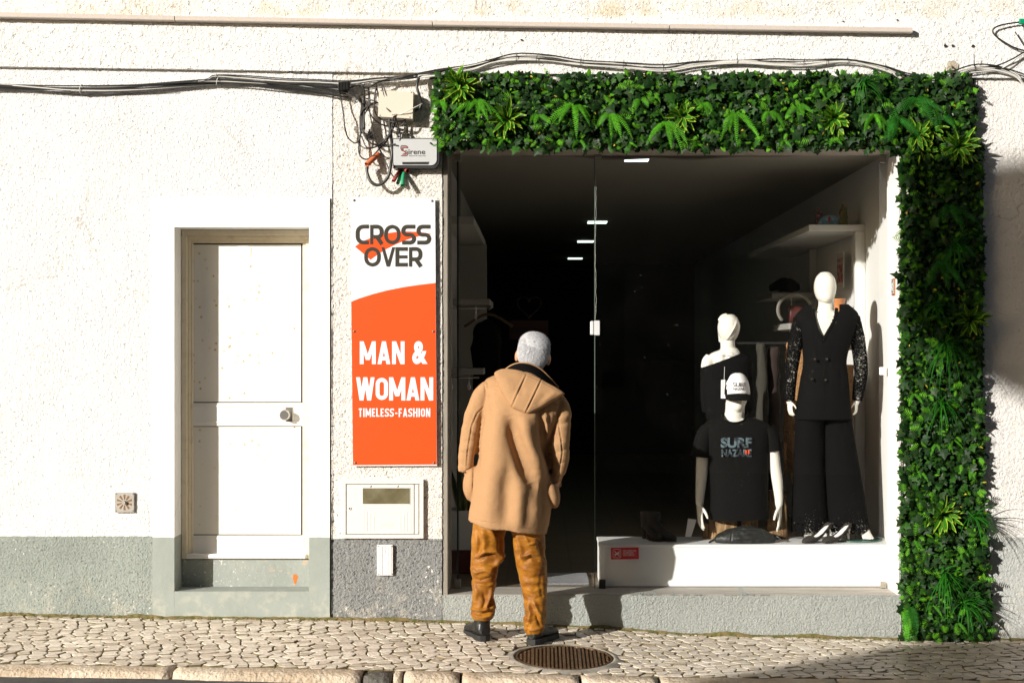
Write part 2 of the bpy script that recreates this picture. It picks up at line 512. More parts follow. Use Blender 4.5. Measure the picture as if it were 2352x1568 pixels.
def build_pavement():
    cu, cw_ = .074, .047
    ca, sa = math.cos(math.radians(16)), math.sin(math.radians(16))
    N = 80
    pts = {}
    for i in range(-N, N + 1):
        for j in range(-N, N + 1):
            u = i * cu + (j % 2) * cu * .32 + random.gauss(0, .0095) + .016 * math.sin(j * .55 + i * .13)
            w = j * cw_ + random.gauss(0, .0058) + .014 * math.sin(i * .47)
            pts[(i, j)] = (u * ca - w * sa, (u * sa + w * ca) - .55)
    mb = MB(); tone = []
    corner = {}
    def cid(k):
        if k not in corner:
            x, y = pts[k]; corner[k] = len(mb.v)
            mb.v.append((x, y, ground(x, y) - .010))
        return corner[k]
    for i in range(-N, N):
        for j in range(-N, N):
            ks = [(i, j), (i + 1, j), (i + 1, j + 1), (i, j + 1)]
            q = [Vector(pts[k]) for k in ks]
            c = sum(q, Vector((0, 0))) / 4
            if c.x < -3.75 or c.x > 3.3 or c.y > .05 or c.y < -1.075: continue
            if (c - Vector(MAN_C)).length < MAN_R + .055: continue
            ids = [cid(k) for k in ks]
            t = random.random() ** .8
            gap = random.uniform(.885, .955)
            lift = random.gauss(0, .0022); tx, ty = random.gauss(0, .028), random.gauss(0, .028)
            top = []
            for k in range(4):
                a, b2 = q[k], q[(k + 1) % 4]
                for (s_, g) in ((0.0, gap - random.uniform(.02, .12)), (.5, gap + random.uniform(-.03, .05))):
                    p = a.lerp(b2, s_); p = c + (p - c) * g
                    z = ground(p.x, p.y) + lift + tx * (p.x - c.x) + ty * (p.y - c.y)
                    top.append(Vector((p.x, p.y, z)))
            b0 = len(mb.v)
            mb.v.extend(tuple(p) for p in top)
            cin = len(mb.v)
            inner = [(p - Vector((c.x, c.y, p.z))) * .88 + Vector((c.x, c.y, p.z + .0028)) for p in top]
            mb.v.extend(tuple(p) for p in inner)
            f = []
            for k in range(4):
                A, B = ids[k], ids[(k + 1) % 4]
                t0, t1, t2 = b0 + 2 * k, b0 + 2 * k + 1, b0 + (2 * k + 2) % 8
                mb.f += [(A, B, t1), (A, t1, t0), (B, t2, t1)]; mb.m += [0, 0, 0]; tone += [t] * 3
            for k in range(8):
                k2 = (k + 1) % 8
                mb.f.append((b0 + k, b0 + k2, cin + k2, cin + k)); mb.m.append(1); tone.append(t)
            mb.f.append(tuple(cin + k for k in range(8))); mb.m.append(1); tone.append(t)
    me = mb.mesh('pavement')
    at = me.attributes.new('tone', 'FLOAT', 'FACE'); at.data.foreach_set('value', tone)
    return link_mesh('pavement', me, [M_joint, M_stone], None, False)
tag(build_pavement(), 'sloping pavement of small pale limestone setts', None, kind='structure')
mb = MB()
gx = np.linspace(-4.2, 3.8, 50)
mb.loft([[(x, .3, ground(x, 0) - .02), (x, 0, ground(x, 0) - .02), (x, -.55, ground(x, -.55) - .02), (x, -1.09, ground(x, -1.09) - .02)] for x in gx], closed=False, cap=False)
tag(mb.build('pavement_bed', M_joint), 'mossy earth bed between the setts', None, kind='structure')

# kerb
M_kerb = mat('kerb_limestone', (.52, .40, .275), .75, var=(7, (.70, .59, .45), .35, .65), bump=(40, 1.0, .02))
kx = [wxk * 1.0 for wxk in (-4.4, -1.905, -.92, -.765, -.71, -.41, .21, .62, 1.55, 2.3, 3.6)]
mb = MB()
for a, c in zip(kx[:-1], kx[1:]):
    n = max(3, int((c - a) / .05)); rings = []
    dark = abs(a + .92) < .01
    for i in range(n + 1):
        x = lerp(a + .008, c - .008, i / n); z = interp(x, KERBZ)
        e = .5 - abs(i / n - .5); r = 1.0 if 0 < i < n else .82
        j = lambda s: random.gauss(0, s)
        sag = -.012 if dark else 0
        rings.append([Vector((x, -1.085, z - .15)), Vector((x, -1.085, z - .004 + sag)), Vector((x + j(.002), -1.10, z + .003 + j(.002) + sag)), Vector((x, -1.19, z + .002 + j(.002) + sag)),
                      Vector((x, -1.215 + j(.004) + (1 - r) * .06, z - .004 + j(.002) + sag)), Vector((x, -1.232 + j(.004) + (1 - r) * .05, z - .018 + j(.003) + sag)), Vector((x, -1.235 + j(.005), z - .05)), Vector((x, -1.235, z - .15))])
    mb.loft(rings, 1 if dark else 0)
tag(mb.build('kerb', [M_kerb, mat('dark_kerb_stone', (.13, .12, .10), .85, bump=(40, 1.0, .02))], None, True), 'worn pale limestone kerb stones', None, kind='structure')

# moss and dirt along the foot of the wall
M_moss = mat('dry_moss', (.19, .14, .055), .95, var=(30, (.09, .10, .02), .45, .6))
mb = MB()
for k in range(5200):
    x = random.uniform(-3.6, 3.2)
    dens = .35 + .65 * mnoise.noise(Vector((x * 2.2, 3.1, 0)))
    if .25 < random.random() - dens * .5: continue
    y = -abs(random.gauss(0, .03)); z = ground(x, y) - .008
    h = random.uniform(.006, .024); w = random.uniform(.003, .009); a = random.uniform(0, 6.28)
    dx, dy = math.cos(a) * w, math.sin(a) * w
    lx, ly = random.gauss(0, .008), random.gauss(0, .006)
    mb.add([(x - dx, y - dy, z), (x + dx, y + dy, z), (x + lx + dx * .4, y + ly, z + h), (x + lx - dx * .4, y + ly, z + h * .9)], [(0, 1, 2, 3)])
rings = []
for x in np.linspace(-3.7, 3.3, 350):
    w = .018 + .05 * max(0, mnoise.noise(Vector((x * 3, 0, 1)))) + .012 * random.random(); z = ground(x, 0)
    h = .010 + .022 * max(0, mnoise.noise(Vector((x * 4, 5, 1)))) + random.random() * .006
    rings.append([(x, .01, z + h), (x, -.006, z + h), (x, -w * .5, z + h * .35 + random.random() * .004), (x, -w, z - .006)])
mb.loft(rings, closed=False, cap=False)
tag(mb.build('moss', M_moss, None, False, False), 'dry brown moss and dirt along the foot of the wall', None, kind='stuff')

# manhole
mz = ground(*MAN_C) + .002
M_iron = mat('rusty_iron', (.085, .048, .022), .55, .35, var=(60, (.17, .10, .045), .45, .65), bump=(150, .5, .004))
M_conc = mat('grey_concrete', (.25, .225, .185), .85, var=(12, (.42, .385, .32), .4, .65), bump=(120, .6, .004))
mh = thing('manhole_cover', 'round rusty iron manhole cover with a waffle grid set in the pavement', 'manhole cover', (MAN_C[0], MAN_C[1], mz))
sl = (interp(MAN_C[0] + .3, KERBZ) - interp(MAN_C[0] - .3, KERBZ)) / .6
sly = (ground(MAN_C[0], MAN_C[1] + .2) - ground(MAN_C[0], MAN_C[1] - .2)) / .4
def mhp(x, y, z): return (MAN_C[0] + x, MAN_C[1] + y, mz + z + sl * x + sly * y)
mb = MB()
cell = .0215
for i in range(-13, 14):
    for j in range(-13, 14):
        x, y = i * cell * 1.0, j * cell
        if math.hypot(x, y) > MAN_R - .024: continue
        gx_, gy_ = (.0062, .0088) if (i % 4) else (.0085, .0088)
        b = [mhp(x + a * gx_, y + c * gy_, -.006) for a, c in ((-1, -1), (1, -1), (1, 1), (-1, 1))]
        t = [mhp(x + a * gx_ * .8, y + c * gy_ * .8, .004) for a, c in ((-1, -1), (1, -1), (1, 1), (-1, 1))]
        mb.add(b + t, [(4, 5, 6, 7), (0, 1, 5, 4), (1, 2, 6, 5), (2, 3, 7, 6), (3, 0, 4, 7)])
n = 64
mb.loft([[mhp(math.cos(2 * math.pi * k / n) * r, math.sin(2 * math.pi * k / n) * r, z) for k in range(n)] for r, z in ((.01, -.006), (MAN_R - .014, -.006), (MAN_R - .012, .004), (MAN_R - .002, .004), (MAN_R, -.01))], cap=True)
mb.build('cover', M_iron, mh)
mb = MB()
rr = []
for r, z in ((MAN_R + .004, -.012), (MAN_R + .005, .001), (MAN_R + .018, .001), (MAN_R + .032, -.003), (MAN_R + .06, -.012)):
    rr.append([mhp(math.cos(2 * math.pi * k / n) * (r + (random.gauss(0, .006) if r > MAN_R + .04 else 0)), math.sin(2 * math.pi * k / n) * r, z + .003) for k in range(n)])
mb.loft(rr, cap=False)
mb.build('collar', M_conc, mh, True)

# ================================================================== SETTING: the building
bld = thing('shop_building', 'white rough rendered building with a grey painted base holding the door and shop window', 'building', (0, 0, 0))
CREAM = (.80, .765, .71)
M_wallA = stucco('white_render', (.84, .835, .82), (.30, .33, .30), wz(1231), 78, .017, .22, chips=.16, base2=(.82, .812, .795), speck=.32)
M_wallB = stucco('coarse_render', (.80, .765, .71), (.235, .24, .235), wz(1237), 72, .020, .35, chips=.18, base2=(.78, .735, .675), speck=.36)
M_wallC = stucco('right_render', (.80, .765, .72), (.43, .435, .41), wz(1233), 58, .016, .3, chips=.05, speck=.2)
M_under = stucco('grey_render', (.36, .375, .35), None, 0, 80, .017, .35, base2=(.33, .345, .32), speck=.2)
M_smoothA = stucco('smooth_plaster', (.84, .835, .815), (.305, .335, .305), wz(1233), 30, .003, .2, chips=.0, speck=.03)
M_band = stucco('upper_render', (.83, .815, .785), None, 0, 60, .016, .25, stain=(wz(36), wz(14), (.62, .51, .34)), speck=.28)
STEP = .0065
def wall_grid(name, x0, x1, ztop, zbot, Y, m, parent=bld, step=STEP, skirt=.3, label=None, hole=None):
    """x0, x1 metres; ztop / zbot functions of x. Front sheet with returns to the back on all four sides"""
    nx = max(2, int(round((x1 - x0) / step)) + 1)
    zt = np.array([ztop(x) for x in np.linspace(x0, x1, nx)]); zb = np.array([zbot(x) for x in np.linspace(x0, x1, nx)])
    nz = max(2, int(round((zt - zb).max() / step)) + 1)
    X = np.linspace(x0, x1, nx)
    T = np.linspace(0, 1, nz)
    G = np.zeros((nx, nz, 3))
    G[:, :, 0] = X[:, None]; G[:, :, 1] = Y; G[:, :, 2] = zb[:, None] + (zt - zb)[:, None] * T[None, :]
    me = grid_mesh(name, G.reshape(-1, 3), nx, nz)
    import bmesh
    bm = bmesh.new(); bm.from_mesh(me)
    if hole:
        bmesh.ops.delete(bm, geom=[f for f in bm.faces if (lambda c: hole[0] < c.x < hole[1] and c.z < hole[2])(f.calc_center_median())], context='FACES')
    # returns to the back on all four sides, with edges of their own so that the corners stay crisp
    loops = [G[:, 0], G[:, -1], G[0, :], G[-1, :]]
    for L, flip in zip(loops, (1, 0, 0, 1)):
        L = L[::2] if len(L) % 2 else np.concatenate([L[::2], L[-1:]])
        prev = None
        for p in L:
            c = [bm.verts.new((p[0], yy, p[2])) for yy in (Y, Y + .02, skirt)]
            if prev:
                for k in range(2):
                    q = (prev[k], c[k], c[k + 1], prev[k + 1]); bm.faces.new(q[::-1] if flip else q)
            prev = c
    bm.to_mesh(me); bm.free()
    o = link_mesh(name, me, m, parent, True)
    if label: o['label'] = label
    return o
BANDTAB = [(-200, 152), (0, 155), (850, 168), (1715, 176), (2150, 180), (2600, 183)]
def bandz(x): return wz(interp(x * 385 + VX, BANDTAB))
def bz(dz): return lambda x: bandz(x) + dz
def cz(z): return lambda x: z
def gz(x): return ground(x, 0) - .06
XL, XR = wx(-130), wx(2520)
# left front, one sheet round the plastered door surround
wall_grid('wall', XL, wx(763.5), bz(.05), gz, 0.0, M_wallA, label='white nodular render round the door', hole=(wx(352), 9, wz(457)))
# smooth door surround
sx = -.006
wall_grid('door_surround', wx(350) + .001, wx(401), cz(wz(455)), gz, sx, M_smoothA, step=.012)
wall_grid('door_surround', wx(401), wx(710), cz(wz(455)), cz(wz(522)), sx, M_smoothA, step=.012)
wall_grid('door_surround', wx(710), wx(757.8), cz(wz(455)), gz, sx, M_smoothA, step=.012)
wall_grid('door_surround', wx(401), wx(710), cz(wz(1357)), gz, sx, M_smoothA, step=.012)
# pier between door and shop window
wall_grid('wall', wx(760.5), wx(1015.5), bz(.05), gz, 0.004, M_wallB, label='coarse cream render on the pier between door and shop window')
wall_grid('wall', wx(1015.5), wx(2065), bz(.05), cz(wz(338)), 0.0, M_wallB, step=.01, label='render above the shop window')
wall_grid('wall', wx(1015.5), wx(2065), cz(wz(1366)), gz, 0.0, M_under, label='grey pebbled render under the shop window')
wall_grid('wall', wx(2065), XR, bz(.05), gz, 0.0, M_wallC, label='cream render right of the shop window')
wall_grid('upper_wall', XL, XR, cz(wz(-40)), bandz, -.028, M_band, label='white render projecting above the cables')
# stone string course
M_ledge = mat('pinkish_stone', (.56, .49, .43), .7, var=(160, (.46, .40, .34), .5, .7), bump=(200, .3, .003))
LT = [(-130, 32), (0, 34.6), (784, 49.7), (2090, 69.5)]
for a, c in ((-130, 407), (409, 994), (996, 1534), (1536, 2089)):
    mb = MB(); rings = []
    for px in (a, c):
        zt, zb = wz(interp(px, LT)), wz(interp(px, LT) + 11.8)
        rings.append([Vector((wx(px), -.02, zt)), Vector((wx(px), -.074, zt)), Vector((wx(px), -.078, zt - .004)), Vector((wx(px), -.078, zb + .004)), Vector((wx(px), -.074, zb)), Vector((wx(px), -.02, zb))])
    mb.loft(rings); mb.build('ledge_stone', M_ledge, bld)
# body behind the front sheets and the floors above
M_core = mat('masonry', (.45, .42, .38), .9)
mb = MB()
mb.box(-8, wx(-125), .02, 13, -.4, 6); mb.box(wx(2515), 8, .02, 13, -.4, 6)
mb.box(wx(-130), wx(2520), .05, 13.2, 3.2, 6)
mb.box(wx(-130), wx(2520), -.012, .05, wz(-40) + .002, 6)
mb.box(wx(-130), wx(352), .31, 6.8, -.4, 3.2); mb.box(wx(352), wx(1005), .36, 6.8, -.4, 3.2)
mb.build('masonry', M_core, bld)
# drilled holes and the plaster patch with a hook, upper right
M_hole = mat('dark_hole', (.03, .022, .015), .9)
def disc(mb, c, r, d, n=14, wob=.0):
    c = Vector(c); ring = []
    for k in range(n):
        a = 2 * math.pi * k / n; q = r * (1 + random.uniform(-wob, wob))
        ring.append(c + Vector((math.cos(a) * q, 0, math.sin(a) * q)))
    mb.prism(ring, (0, d, 0))
mb = MB()
for px, py, r in ((2172, 105, .009), (2189, 105, .007), (2235, 106, .009), (1937, 49, .004), (2061, 46, .004), (1198, 92, .006)):
    mb = MB(); disc(mb, P(px, py, -.036), r, .02, 10, .25); mb.build('drill_hole', M_hole, bld)
M_patch = mat('bare_mortar', (.36, .30, .22), .95, var=(20, (.52, .46, .36), .4, .6), bump=(90, .9, .01))
mb = MB(); disc(mb, P(2187, 153, -.036), .036, .02, 18, .12)
mb.build('mortar_patch', M_patch, bld)
mb = MB(); mb.tube([P(2187, 153, -.03), P(2187, 153, -.06), P(2187, 157, -.065), P(2190, 157, -.06)], .004, 8); mb.build('hook', M_iron, bld)

# ------------------------------------------------------------------ the door in the left wall
def door_paint():
    m, nt, b, out = new_mat('old_white_paint')
    v = obj_vec(nt); z = sep(nt, v)
    base = mix_col(nt, ramp(nt, noise_node(nt, v, 3, 4), .35, .7), (.81, .79, .735), (.77, .745, .675))
    vo = _n(nt, 'ShaderNodeTexVoronoi'); vo.inputs['Scale'].default_value = 22; nt.links.new(v, vo.inputs['Vector'])
    ls = ramp(nt, z[0], -1.55, -2.15)
    on = math_node(nt, 'LESS_THAN', sep(nt, vo.outputs['Color'])[0], math_node(nt, 'ADD', math_node(nt, 'MULTIPLY', ls, .75), .12))
    up = ramp(nt, z[2], .9, 1.1)
    on = math_node(nt, 'MULTIPLY', on, math_node(nt, 'ADD', math_node(nt, 'MULTIPLY', up, .75), .25))
    halo = math_node(nt, 'MULTIPLY', ramp(nt, vo.outputs['Distance'], .26, .08), on)
    core = math_node(nt, 'MULTIPLY', ramp(nt, vo.outputs['Distance'], .12, .06), on)
    c = mix_col(nt, math_node(nt, 'MULTIPLY', halo, .7), base, (.62, .46, .20))
    c = mix_col(nt, math_node(nt, 'MULTIPLY', core, .85), c, (.23, .13, .05))
    scr = math_node(nt, 'MULTIPLY', ramp(nt, noise_node(nt, v, 60, 3, .6, 2.5), .70, .74), .4)
    c = mix_col(nt, scr, c, (.40, .30, .16))
    nt.links.new(c, b.inputs['Base Color']); b.inputs['Roughness'].default_value = .35
    return m
M_doorpanel = door_paint()
M_frame = mat('cream_bounce_frame', (.76, .68, .52), .4, var=(18, (.64, .55, .40), .5, .75))  # cream tone carries warm bounced light as well as its beige
M_rail = mat('white_frame', (.82, .81, .78), .35, var=(9, (.77, .74, .68), .55, .8))
M_gasket = mat('black_gasket', (.02, .02, .018), .6)
M_steel = mat('steel', (.55, .53, .50), .3, .9)
def rect(px0, px1, py0, py1, Y):   # panel seen at these survey positions, standing at depth Y
    a, c = P(px0, py1, Y), P(px1, py0, Y)
    return a.x, c.x, a.z, c.z
def slab(mb, px0, px1, py0, py1, Y, d, m=0, bev=.002):
    x0, x1, z0, z1 = rect(px0, px1, py0, py1, Y)
    mb.box(x0, x1, Y, Y + d, z0, z1, m, bev)
door = None
mb = MB()
# stepped frame: left post, head, right post, in three receding steps
for (a, c, e, f, Y) in ((399, 429, 525, 540, .165), (427, 436, 535, 550, .185), (433, 443, 545, 558, .2)):
    x0, _, _, zt = rect(a, c, e, f, Y); x1 = P(c, f, Y).x; zh = P(c, f, Y).z
    xr0 = P({399: 709, 427: 702, 433: 695}[a], f, Y).x
    zs = P(0, 1283, Y).z
    mb.box(wx(401) + .002 if a == 399 else x0, x1, Y, .26 + Y * .01, zs, zh, 0, .002)
    mb.box(xr0, wx(710) - .0022 - Y * .01, Y, .26 + Y * .01, zs, zh, 0, .002)
    mb.box(wx(401) + .003 + Y * .01, wx(710) - .0032 - Y * .01, Y, .261 + Y * .01, zh, wz(522) - .002 - Y * .004, 0, .002)
do = mb.build('door', M_frame, bld)
do['label'] = 'old white panelled metal door'
mb = MB(); slab(mb, 440, 697, 925, 978, .204, .05); mb.build('rail', M_rail, do)
mb = MB(); slab(mb, 440, 697, 1229, 1273, .204, .05)
mb.build('rail', M_rail, do)
for e in ((931, 934.5), (968, 971), (1234, 1237)):
    mb = MB(); slab(mb, 443, 693, *e, .2005, .01, 0, .001); mb.build('rail_bead', M_rail, do)
for (a, e) in ((559, 926), (977, 1230)):
    mb = MB(); slab(mb, 441, 695, a, e, .214, .02, 0, 0); g = mb.build('gasket', M_gasket, do)
    mb = MB(); slab(mb, 443.8, 691.2, a + 2.8, e - 3.4, .2125, .012, 0, .001)
    mb.build('panel', M_doorpanel, do)
mb = MB(); slab(mb, 427, 703, 1272, 1283, .16, .1, 0, .006); mb.build('threshold', M_rail, do)
mb = MB()
kx_, kz_ = P(657, 952, .204).x, P(657, 952, .204).z
mb.box(kx_ - .004, kx_ + .044, .198, .206, kz_ - .045, kz_ + .045, 0, .003)
mb.tube([(kx_, .206, kz_), (kx_, .18, kz_)], .012, 14)
mb.tube([(kx_, .182, kz_), (kx_, .176, kz_), (kx_, .150, kz_), (kx_, .144, kz_)], [.020, .030, .032, .026], 24)
mb.build('handle', M_steel, do, False)
mb = MB(); q = [P(546, 563, .211), P(568, 563, .211), P(576, 568, .2105), P(576, 588, .211), P(545, 589, .2105)]
mb.prism(q, (0, -.0015, 0)); mb.build('paper_label', mat('white_paper', (.82, .80, .76), .7), do)
# step
def step_mat():
    m, nt, b, out = new_mat('chipped_grey_paint')
    v = obj_vec(nt); z = sep(nt, v)
    c = mix_col(nt, ramp(nt, noise_node(nt, v, 4, 4), .35, .7), (.29, .315, .285), (.35, .37, .335))
    left = ramp(nt, z[0], -1.7, -1.95)
    ch = math_node(nt, 'MULTIPLY', ramp(nt, noise_node(nt, v, 55, 4, .65), .60, .64), math_node(nt, 'ADD', math_node(nt, 'MULTIPLY', left, .8), .12))
    c = mix_col(nt, ch, c, (.74, .73, .68))
    pl = math_node(nt, 'MULTIPLY', ramp(nt, noise_node(nt, v, 15, 3, .6), .60, .63), ramp(nt, z[0], -1.7, -1.6))
    c = mix_col(nt, pl, c, (.45, .36, .27))
    nt.links.new(c, b.inputs['Base Color']); b.inputs['Roughness'].default_value = .8
    bp = _n(nt, 'ShaderNodeBump'); bp.inputs['Strength'].default_value = .4; bp.inputs['Distance'].default_value = .01
    nt.links.new(noise_node(nt, v, 30, 4), bp.inputs['Height']); nt.links.new(bp.outputs[0], b.inputs['Normal'])
    return m
M_step = step_mat()
mb = MB(); mb.box(wx(401) + .001, wx(710) - .001, .185, .3, -.1, P(0, 1284, .17).z - .003, 0, .003)
mb.box(wx(401) + .001, wx(710) - .001, .0, .184, -.12, wz(1357) - .003, 0, .003)
mb.build('step', M_step, bld)
mb = MB(); cb = P(678, 1329, .184); pr = [(-.012, .028), (.006, .030), (.017, .014), (.012, -.006), (.001, -.034), (-.008, -.022), (-.014, .004)]
mb.prism([cb + Vector((a, 0, c)) for a, c in pr], (0, .006, 0)); mb.build('bare_brick', mat('orange_brick', (.62, .17, .03), .85, bump=(90, .6, .005)), bld)

# ------------------------------------------------------------------ shop window
G_Y = .25
M_jamb = mat('white_plaster', (.80, .775, .74), .6, bump=(50, .15, .004))
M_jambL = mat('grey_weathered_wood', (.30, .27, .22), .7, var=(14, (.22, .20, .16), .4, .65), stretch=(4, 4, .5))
M_sill = mat('worn_concrete_sill', (.43, .40, .35), .75, var=(5, (.33, .30, .25), .4, .65), bump=(100, .3, .003), stretch=(.6, 3, 3))
JR = wx(2063)
mb = MB(); mb.box(JR - .004, JR + .03, .004, G_Y + .03, wz(1366), wz(338) - .002); mb.build('jamb', M_jamb, bld)
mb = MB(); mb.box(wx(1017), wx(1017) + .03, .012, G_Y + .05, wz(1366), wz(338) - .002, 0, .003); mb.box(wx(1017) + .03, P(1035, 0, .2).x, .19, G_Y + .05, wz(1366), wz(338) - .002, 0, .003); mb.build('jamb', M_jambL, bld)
mb = MB(); mb.box(wx(1017), JR - .005, .004, G_Y + .05, wz(338) - .012, wz(338) + .03); mb.build('soffit', mat('weathered_soffit', (.42, .37, .31), .8, var=(12, (.30, .25, .20), .5, .7)), bld)
mb = MB(); mb.box(wx(1016) - .001, wx(2064) + .002, .010, .34, wz(1366) - .06, wz(1366) + .002, 0, .002); mb.build('sill', M_sill, bld)
M_glass = glass_mat('clear_glass')
M_glassedge = mat('green_glass_edge', (.02, .035, .03), .2)
win = None
TOPZ, BOTZ = P(0, 347, G_Y).z, P(0, 1352, G_Y).z
def pane(name, xa, xb, parent):
    mb = MB(); mb.add([(xa, G_Y, BOTZ), (xb, G_Y, BOTZ), (xb, G_Y, TOPZ), (xa, G_Y, TOPZ)], [(0, 1, 2, 3)])
    return mb.build(name, M_glass, parent)
PX = lambda px: P(px, 0, G_Y).x
M_alu = mat('aluminium', (.50, .50, .48), .35, .7)
mb = MB(); mb.box(PX(1365), JR - .005, G_Y - .008, G_Y + .02, TOPZ - .002, TOPZ + .012, 0, .001)
mb2 = MB(); mb2.box(PX(1366), JR - .005, G_Y - .004, G_Y + .012, BOTZ - .006, BOTZ + .003, 0, .001)
sw = mb.build('shop_window', M_alu, bld); mb2.build('bottom_channel', M_alu, sw); sw['label'] = 'frameless glass shop front'
pane('glass_pane', PX(1365), PX(2035), sw)
pane('glass_pane', PX(1036), PX(1049), sw)
mb = MB(); mb.box(PX(1365) - .0, PX(1365) + .005, G_Y - .006, G_Y + .006, BOTZ, TOPZ); mb.build('pane_edge', mat('bright_glass_edge', (.10, .13, .11), .2), sw)
M_clip = mat('clear_clip', (.34, .32, .27), .3, .3)
for a, e in (((2021, 2035), (356, 374)), ((2023, 2036), (1335, 1350)), ((2021, 2036), (843, 861)), ((1366, 1382), (351, 363))):
    mb = MB(); slab(mb, a[0], a[1], e[0], e[1], G_Y - .012, .024, 0, .003)
    c = P(sum(a) / 2, sum(e) / 2, G_Y - .013); mb.tube([c, c + Vector((0, -.004, 0))], .006, 10)
    mb.build('glass_clip', M_clip if e[0] != 843 else M_jamb, sw)
mb = MB(); slab(mb, 1376, 1391, 1331, 1352, G_Y - .014, .03, 0, .002); mb.build('glass_clip', M_gasket, sw)
# streak of old silicone on the pane edge
mb = MB(); L_, R_ = [], []
for i in range(80):
    py = 402 + i * 4.2; xx = 1368 + 1.6 * mnoise.noise(Vector((py * .05, 0, 0))) + .9 * math.sin(py * .03); w = abs(.9 * mnoise.noise(Vector((py * .11, 4, 0)))) + .35
    L_.append(P(xx - w, py, G_Y - .007)); R_.append(P(xx + w, py, G_Y - .007))
for i in range(79): mb.add([L_[i], R_[i], R_[i + 1], L_[i + 1]], [(0, 1, 2, 3)])
mb.build('silicone_streak', mat('old_silicone', (.30, .30, .26), .6), sw)
# entrance leaf of glass, standing open into the shop
XD = PX(1051.5)
mb = MB(); mb.box(XD - .005, XD + .005, G_Y - .005, G_Y + .003, BOTZ + .02, TOPZ); dl = mb.build('glass_door', M_glassedge, bld); dl['label'] = 'glass entrance door standing open'
mb = MB(); mb.add([(XD, G_Y + .003, BOTZ + .02), (XD - .03, 1.15, BOTZ + .02), (XD - .03, 1.15, TOPZ), (XD, G_Y + .003, TOPZ)], [(0, 1, 2, 3)]); mb.build('glass_pane', M_glass, dl)
for py in (346, 1330):
    mb = MB(); slab(mb, 1043, 1058, py, py + (24 if py < 500 else 20), G_Y - .016, .05, 0, .003); mb.build('patch_fitting', M_clip, dl)
# lock box
mb = MB()
slab(mb, 1356, 1364.2, 737, 769, G_Y - .022, .05, 0, .005); slab(mb, 1365.2, 1378, 736, 770, G_Y - .022, .044, 0, .003)
mb.build('lock', mat('brushed_metal_lock', (.72, .72, .72), .35, .15), sw)

# ------------------------------------------------------------------ interior
FZ, CZ = .158, 2.86
IXL, IXR, IYB = -1.75, 2.20, 12.6
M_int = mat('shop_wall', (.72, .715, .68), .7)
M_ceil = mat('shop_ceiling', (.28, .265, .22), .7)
M_dark = mat('dark_back_wall', (.02, .018, .016), .8)  # near-black colour stands in for the darkness deep in the shop
def floor_mat():
    m, nt, b, out = new_mat('wood_floor')
    v = obj_vec(nt); mp = _n(nt, 'ShaderNodeMapping'); mp.inputs['Scale'].default_value = (1.2, 8, 1); nt.links.new(v, mp.inputs[0])
    br = _n(nt, 'ShaderNodeTexBrick'); br.inputs['Scale'].default_value = 1; br.inputs['Mortar Size'].default_value = .01
    br.inputs['Color1'].default_value = (.20, .16, .105, 1); br.inputs['Color2'].default_value = (.15, .115, .075, 1); br.inputs['Mortar'].default_value = (.08, .06, .04, 1)
    nt.links.new(mp.outputs[0], br.inputs['Vector']); nt.links.new(br.outputs['Color'], b.inputs['Base Color']); b.inputs['Roughness'].default_value = .4
    return m
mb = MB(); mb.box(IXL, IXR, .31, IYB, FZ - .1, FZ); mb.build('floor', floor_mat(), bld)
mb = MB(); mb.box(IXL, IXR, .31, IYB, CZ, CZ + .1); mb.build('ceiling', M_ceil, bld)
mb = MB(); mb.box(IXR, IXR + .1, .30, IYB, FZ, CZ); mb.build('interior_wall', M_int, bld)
M_int2 = mat('shaded_shop_wall', (.16, .15, .125), .7)  # left wall coloured darker than the sunlit right one, shade put into the colour
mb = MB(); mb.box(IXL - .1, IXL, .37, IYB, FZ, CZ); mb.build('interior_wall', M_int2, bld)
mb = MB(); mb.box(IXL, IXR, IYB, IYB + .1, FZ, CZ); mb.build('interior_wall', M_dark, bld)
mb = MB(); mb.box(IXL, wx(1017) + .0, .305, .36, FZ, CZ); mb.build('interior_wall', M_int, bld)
# rolled fabric valance sagging behind the head of the window
mb = MB(); rings = []
for i in range(40):
    t = i / 39; px = lerp(1150, 1880, t)
    sag = .012 + .035 * math.sin(math.pi * min(1, t * 1.0)) + .006 * math.sin(t * 23)
    z0 = P(px, 350, .36).z
    rings.append([Vector((P(px, 0, .36).x, .36 + a * .03, z0 + .03 - (sag + .03) * b)) for a, b in ((0, 0), (-.6, .5), (-1, .9), (0, 1.0), (1, .8), (.6, .3))])
mb.loft(rings); tag(mb.build('rolled_awning', mat('grey_canvas', (.20, .18, .14), .8, bump=(60, .5, .01)), None, True), 'rolled grey canvas awning sagging behind the top of the glass', 'awning')

# ================================================================== things on the facade
M_black = mat('black_rubber', (.016, .016, .015), .45)
M_sat = mat('grey_black_cable', (.03, .03, .028), .4)
M_wcable = mat('white_painted_cable', (.62, .60, .55), .6)
M_white = mat('white_plastic', (.80, .79, .77), .4)
M_screw = mat('screw_steel', (.22, .19, .15), .4, .8)

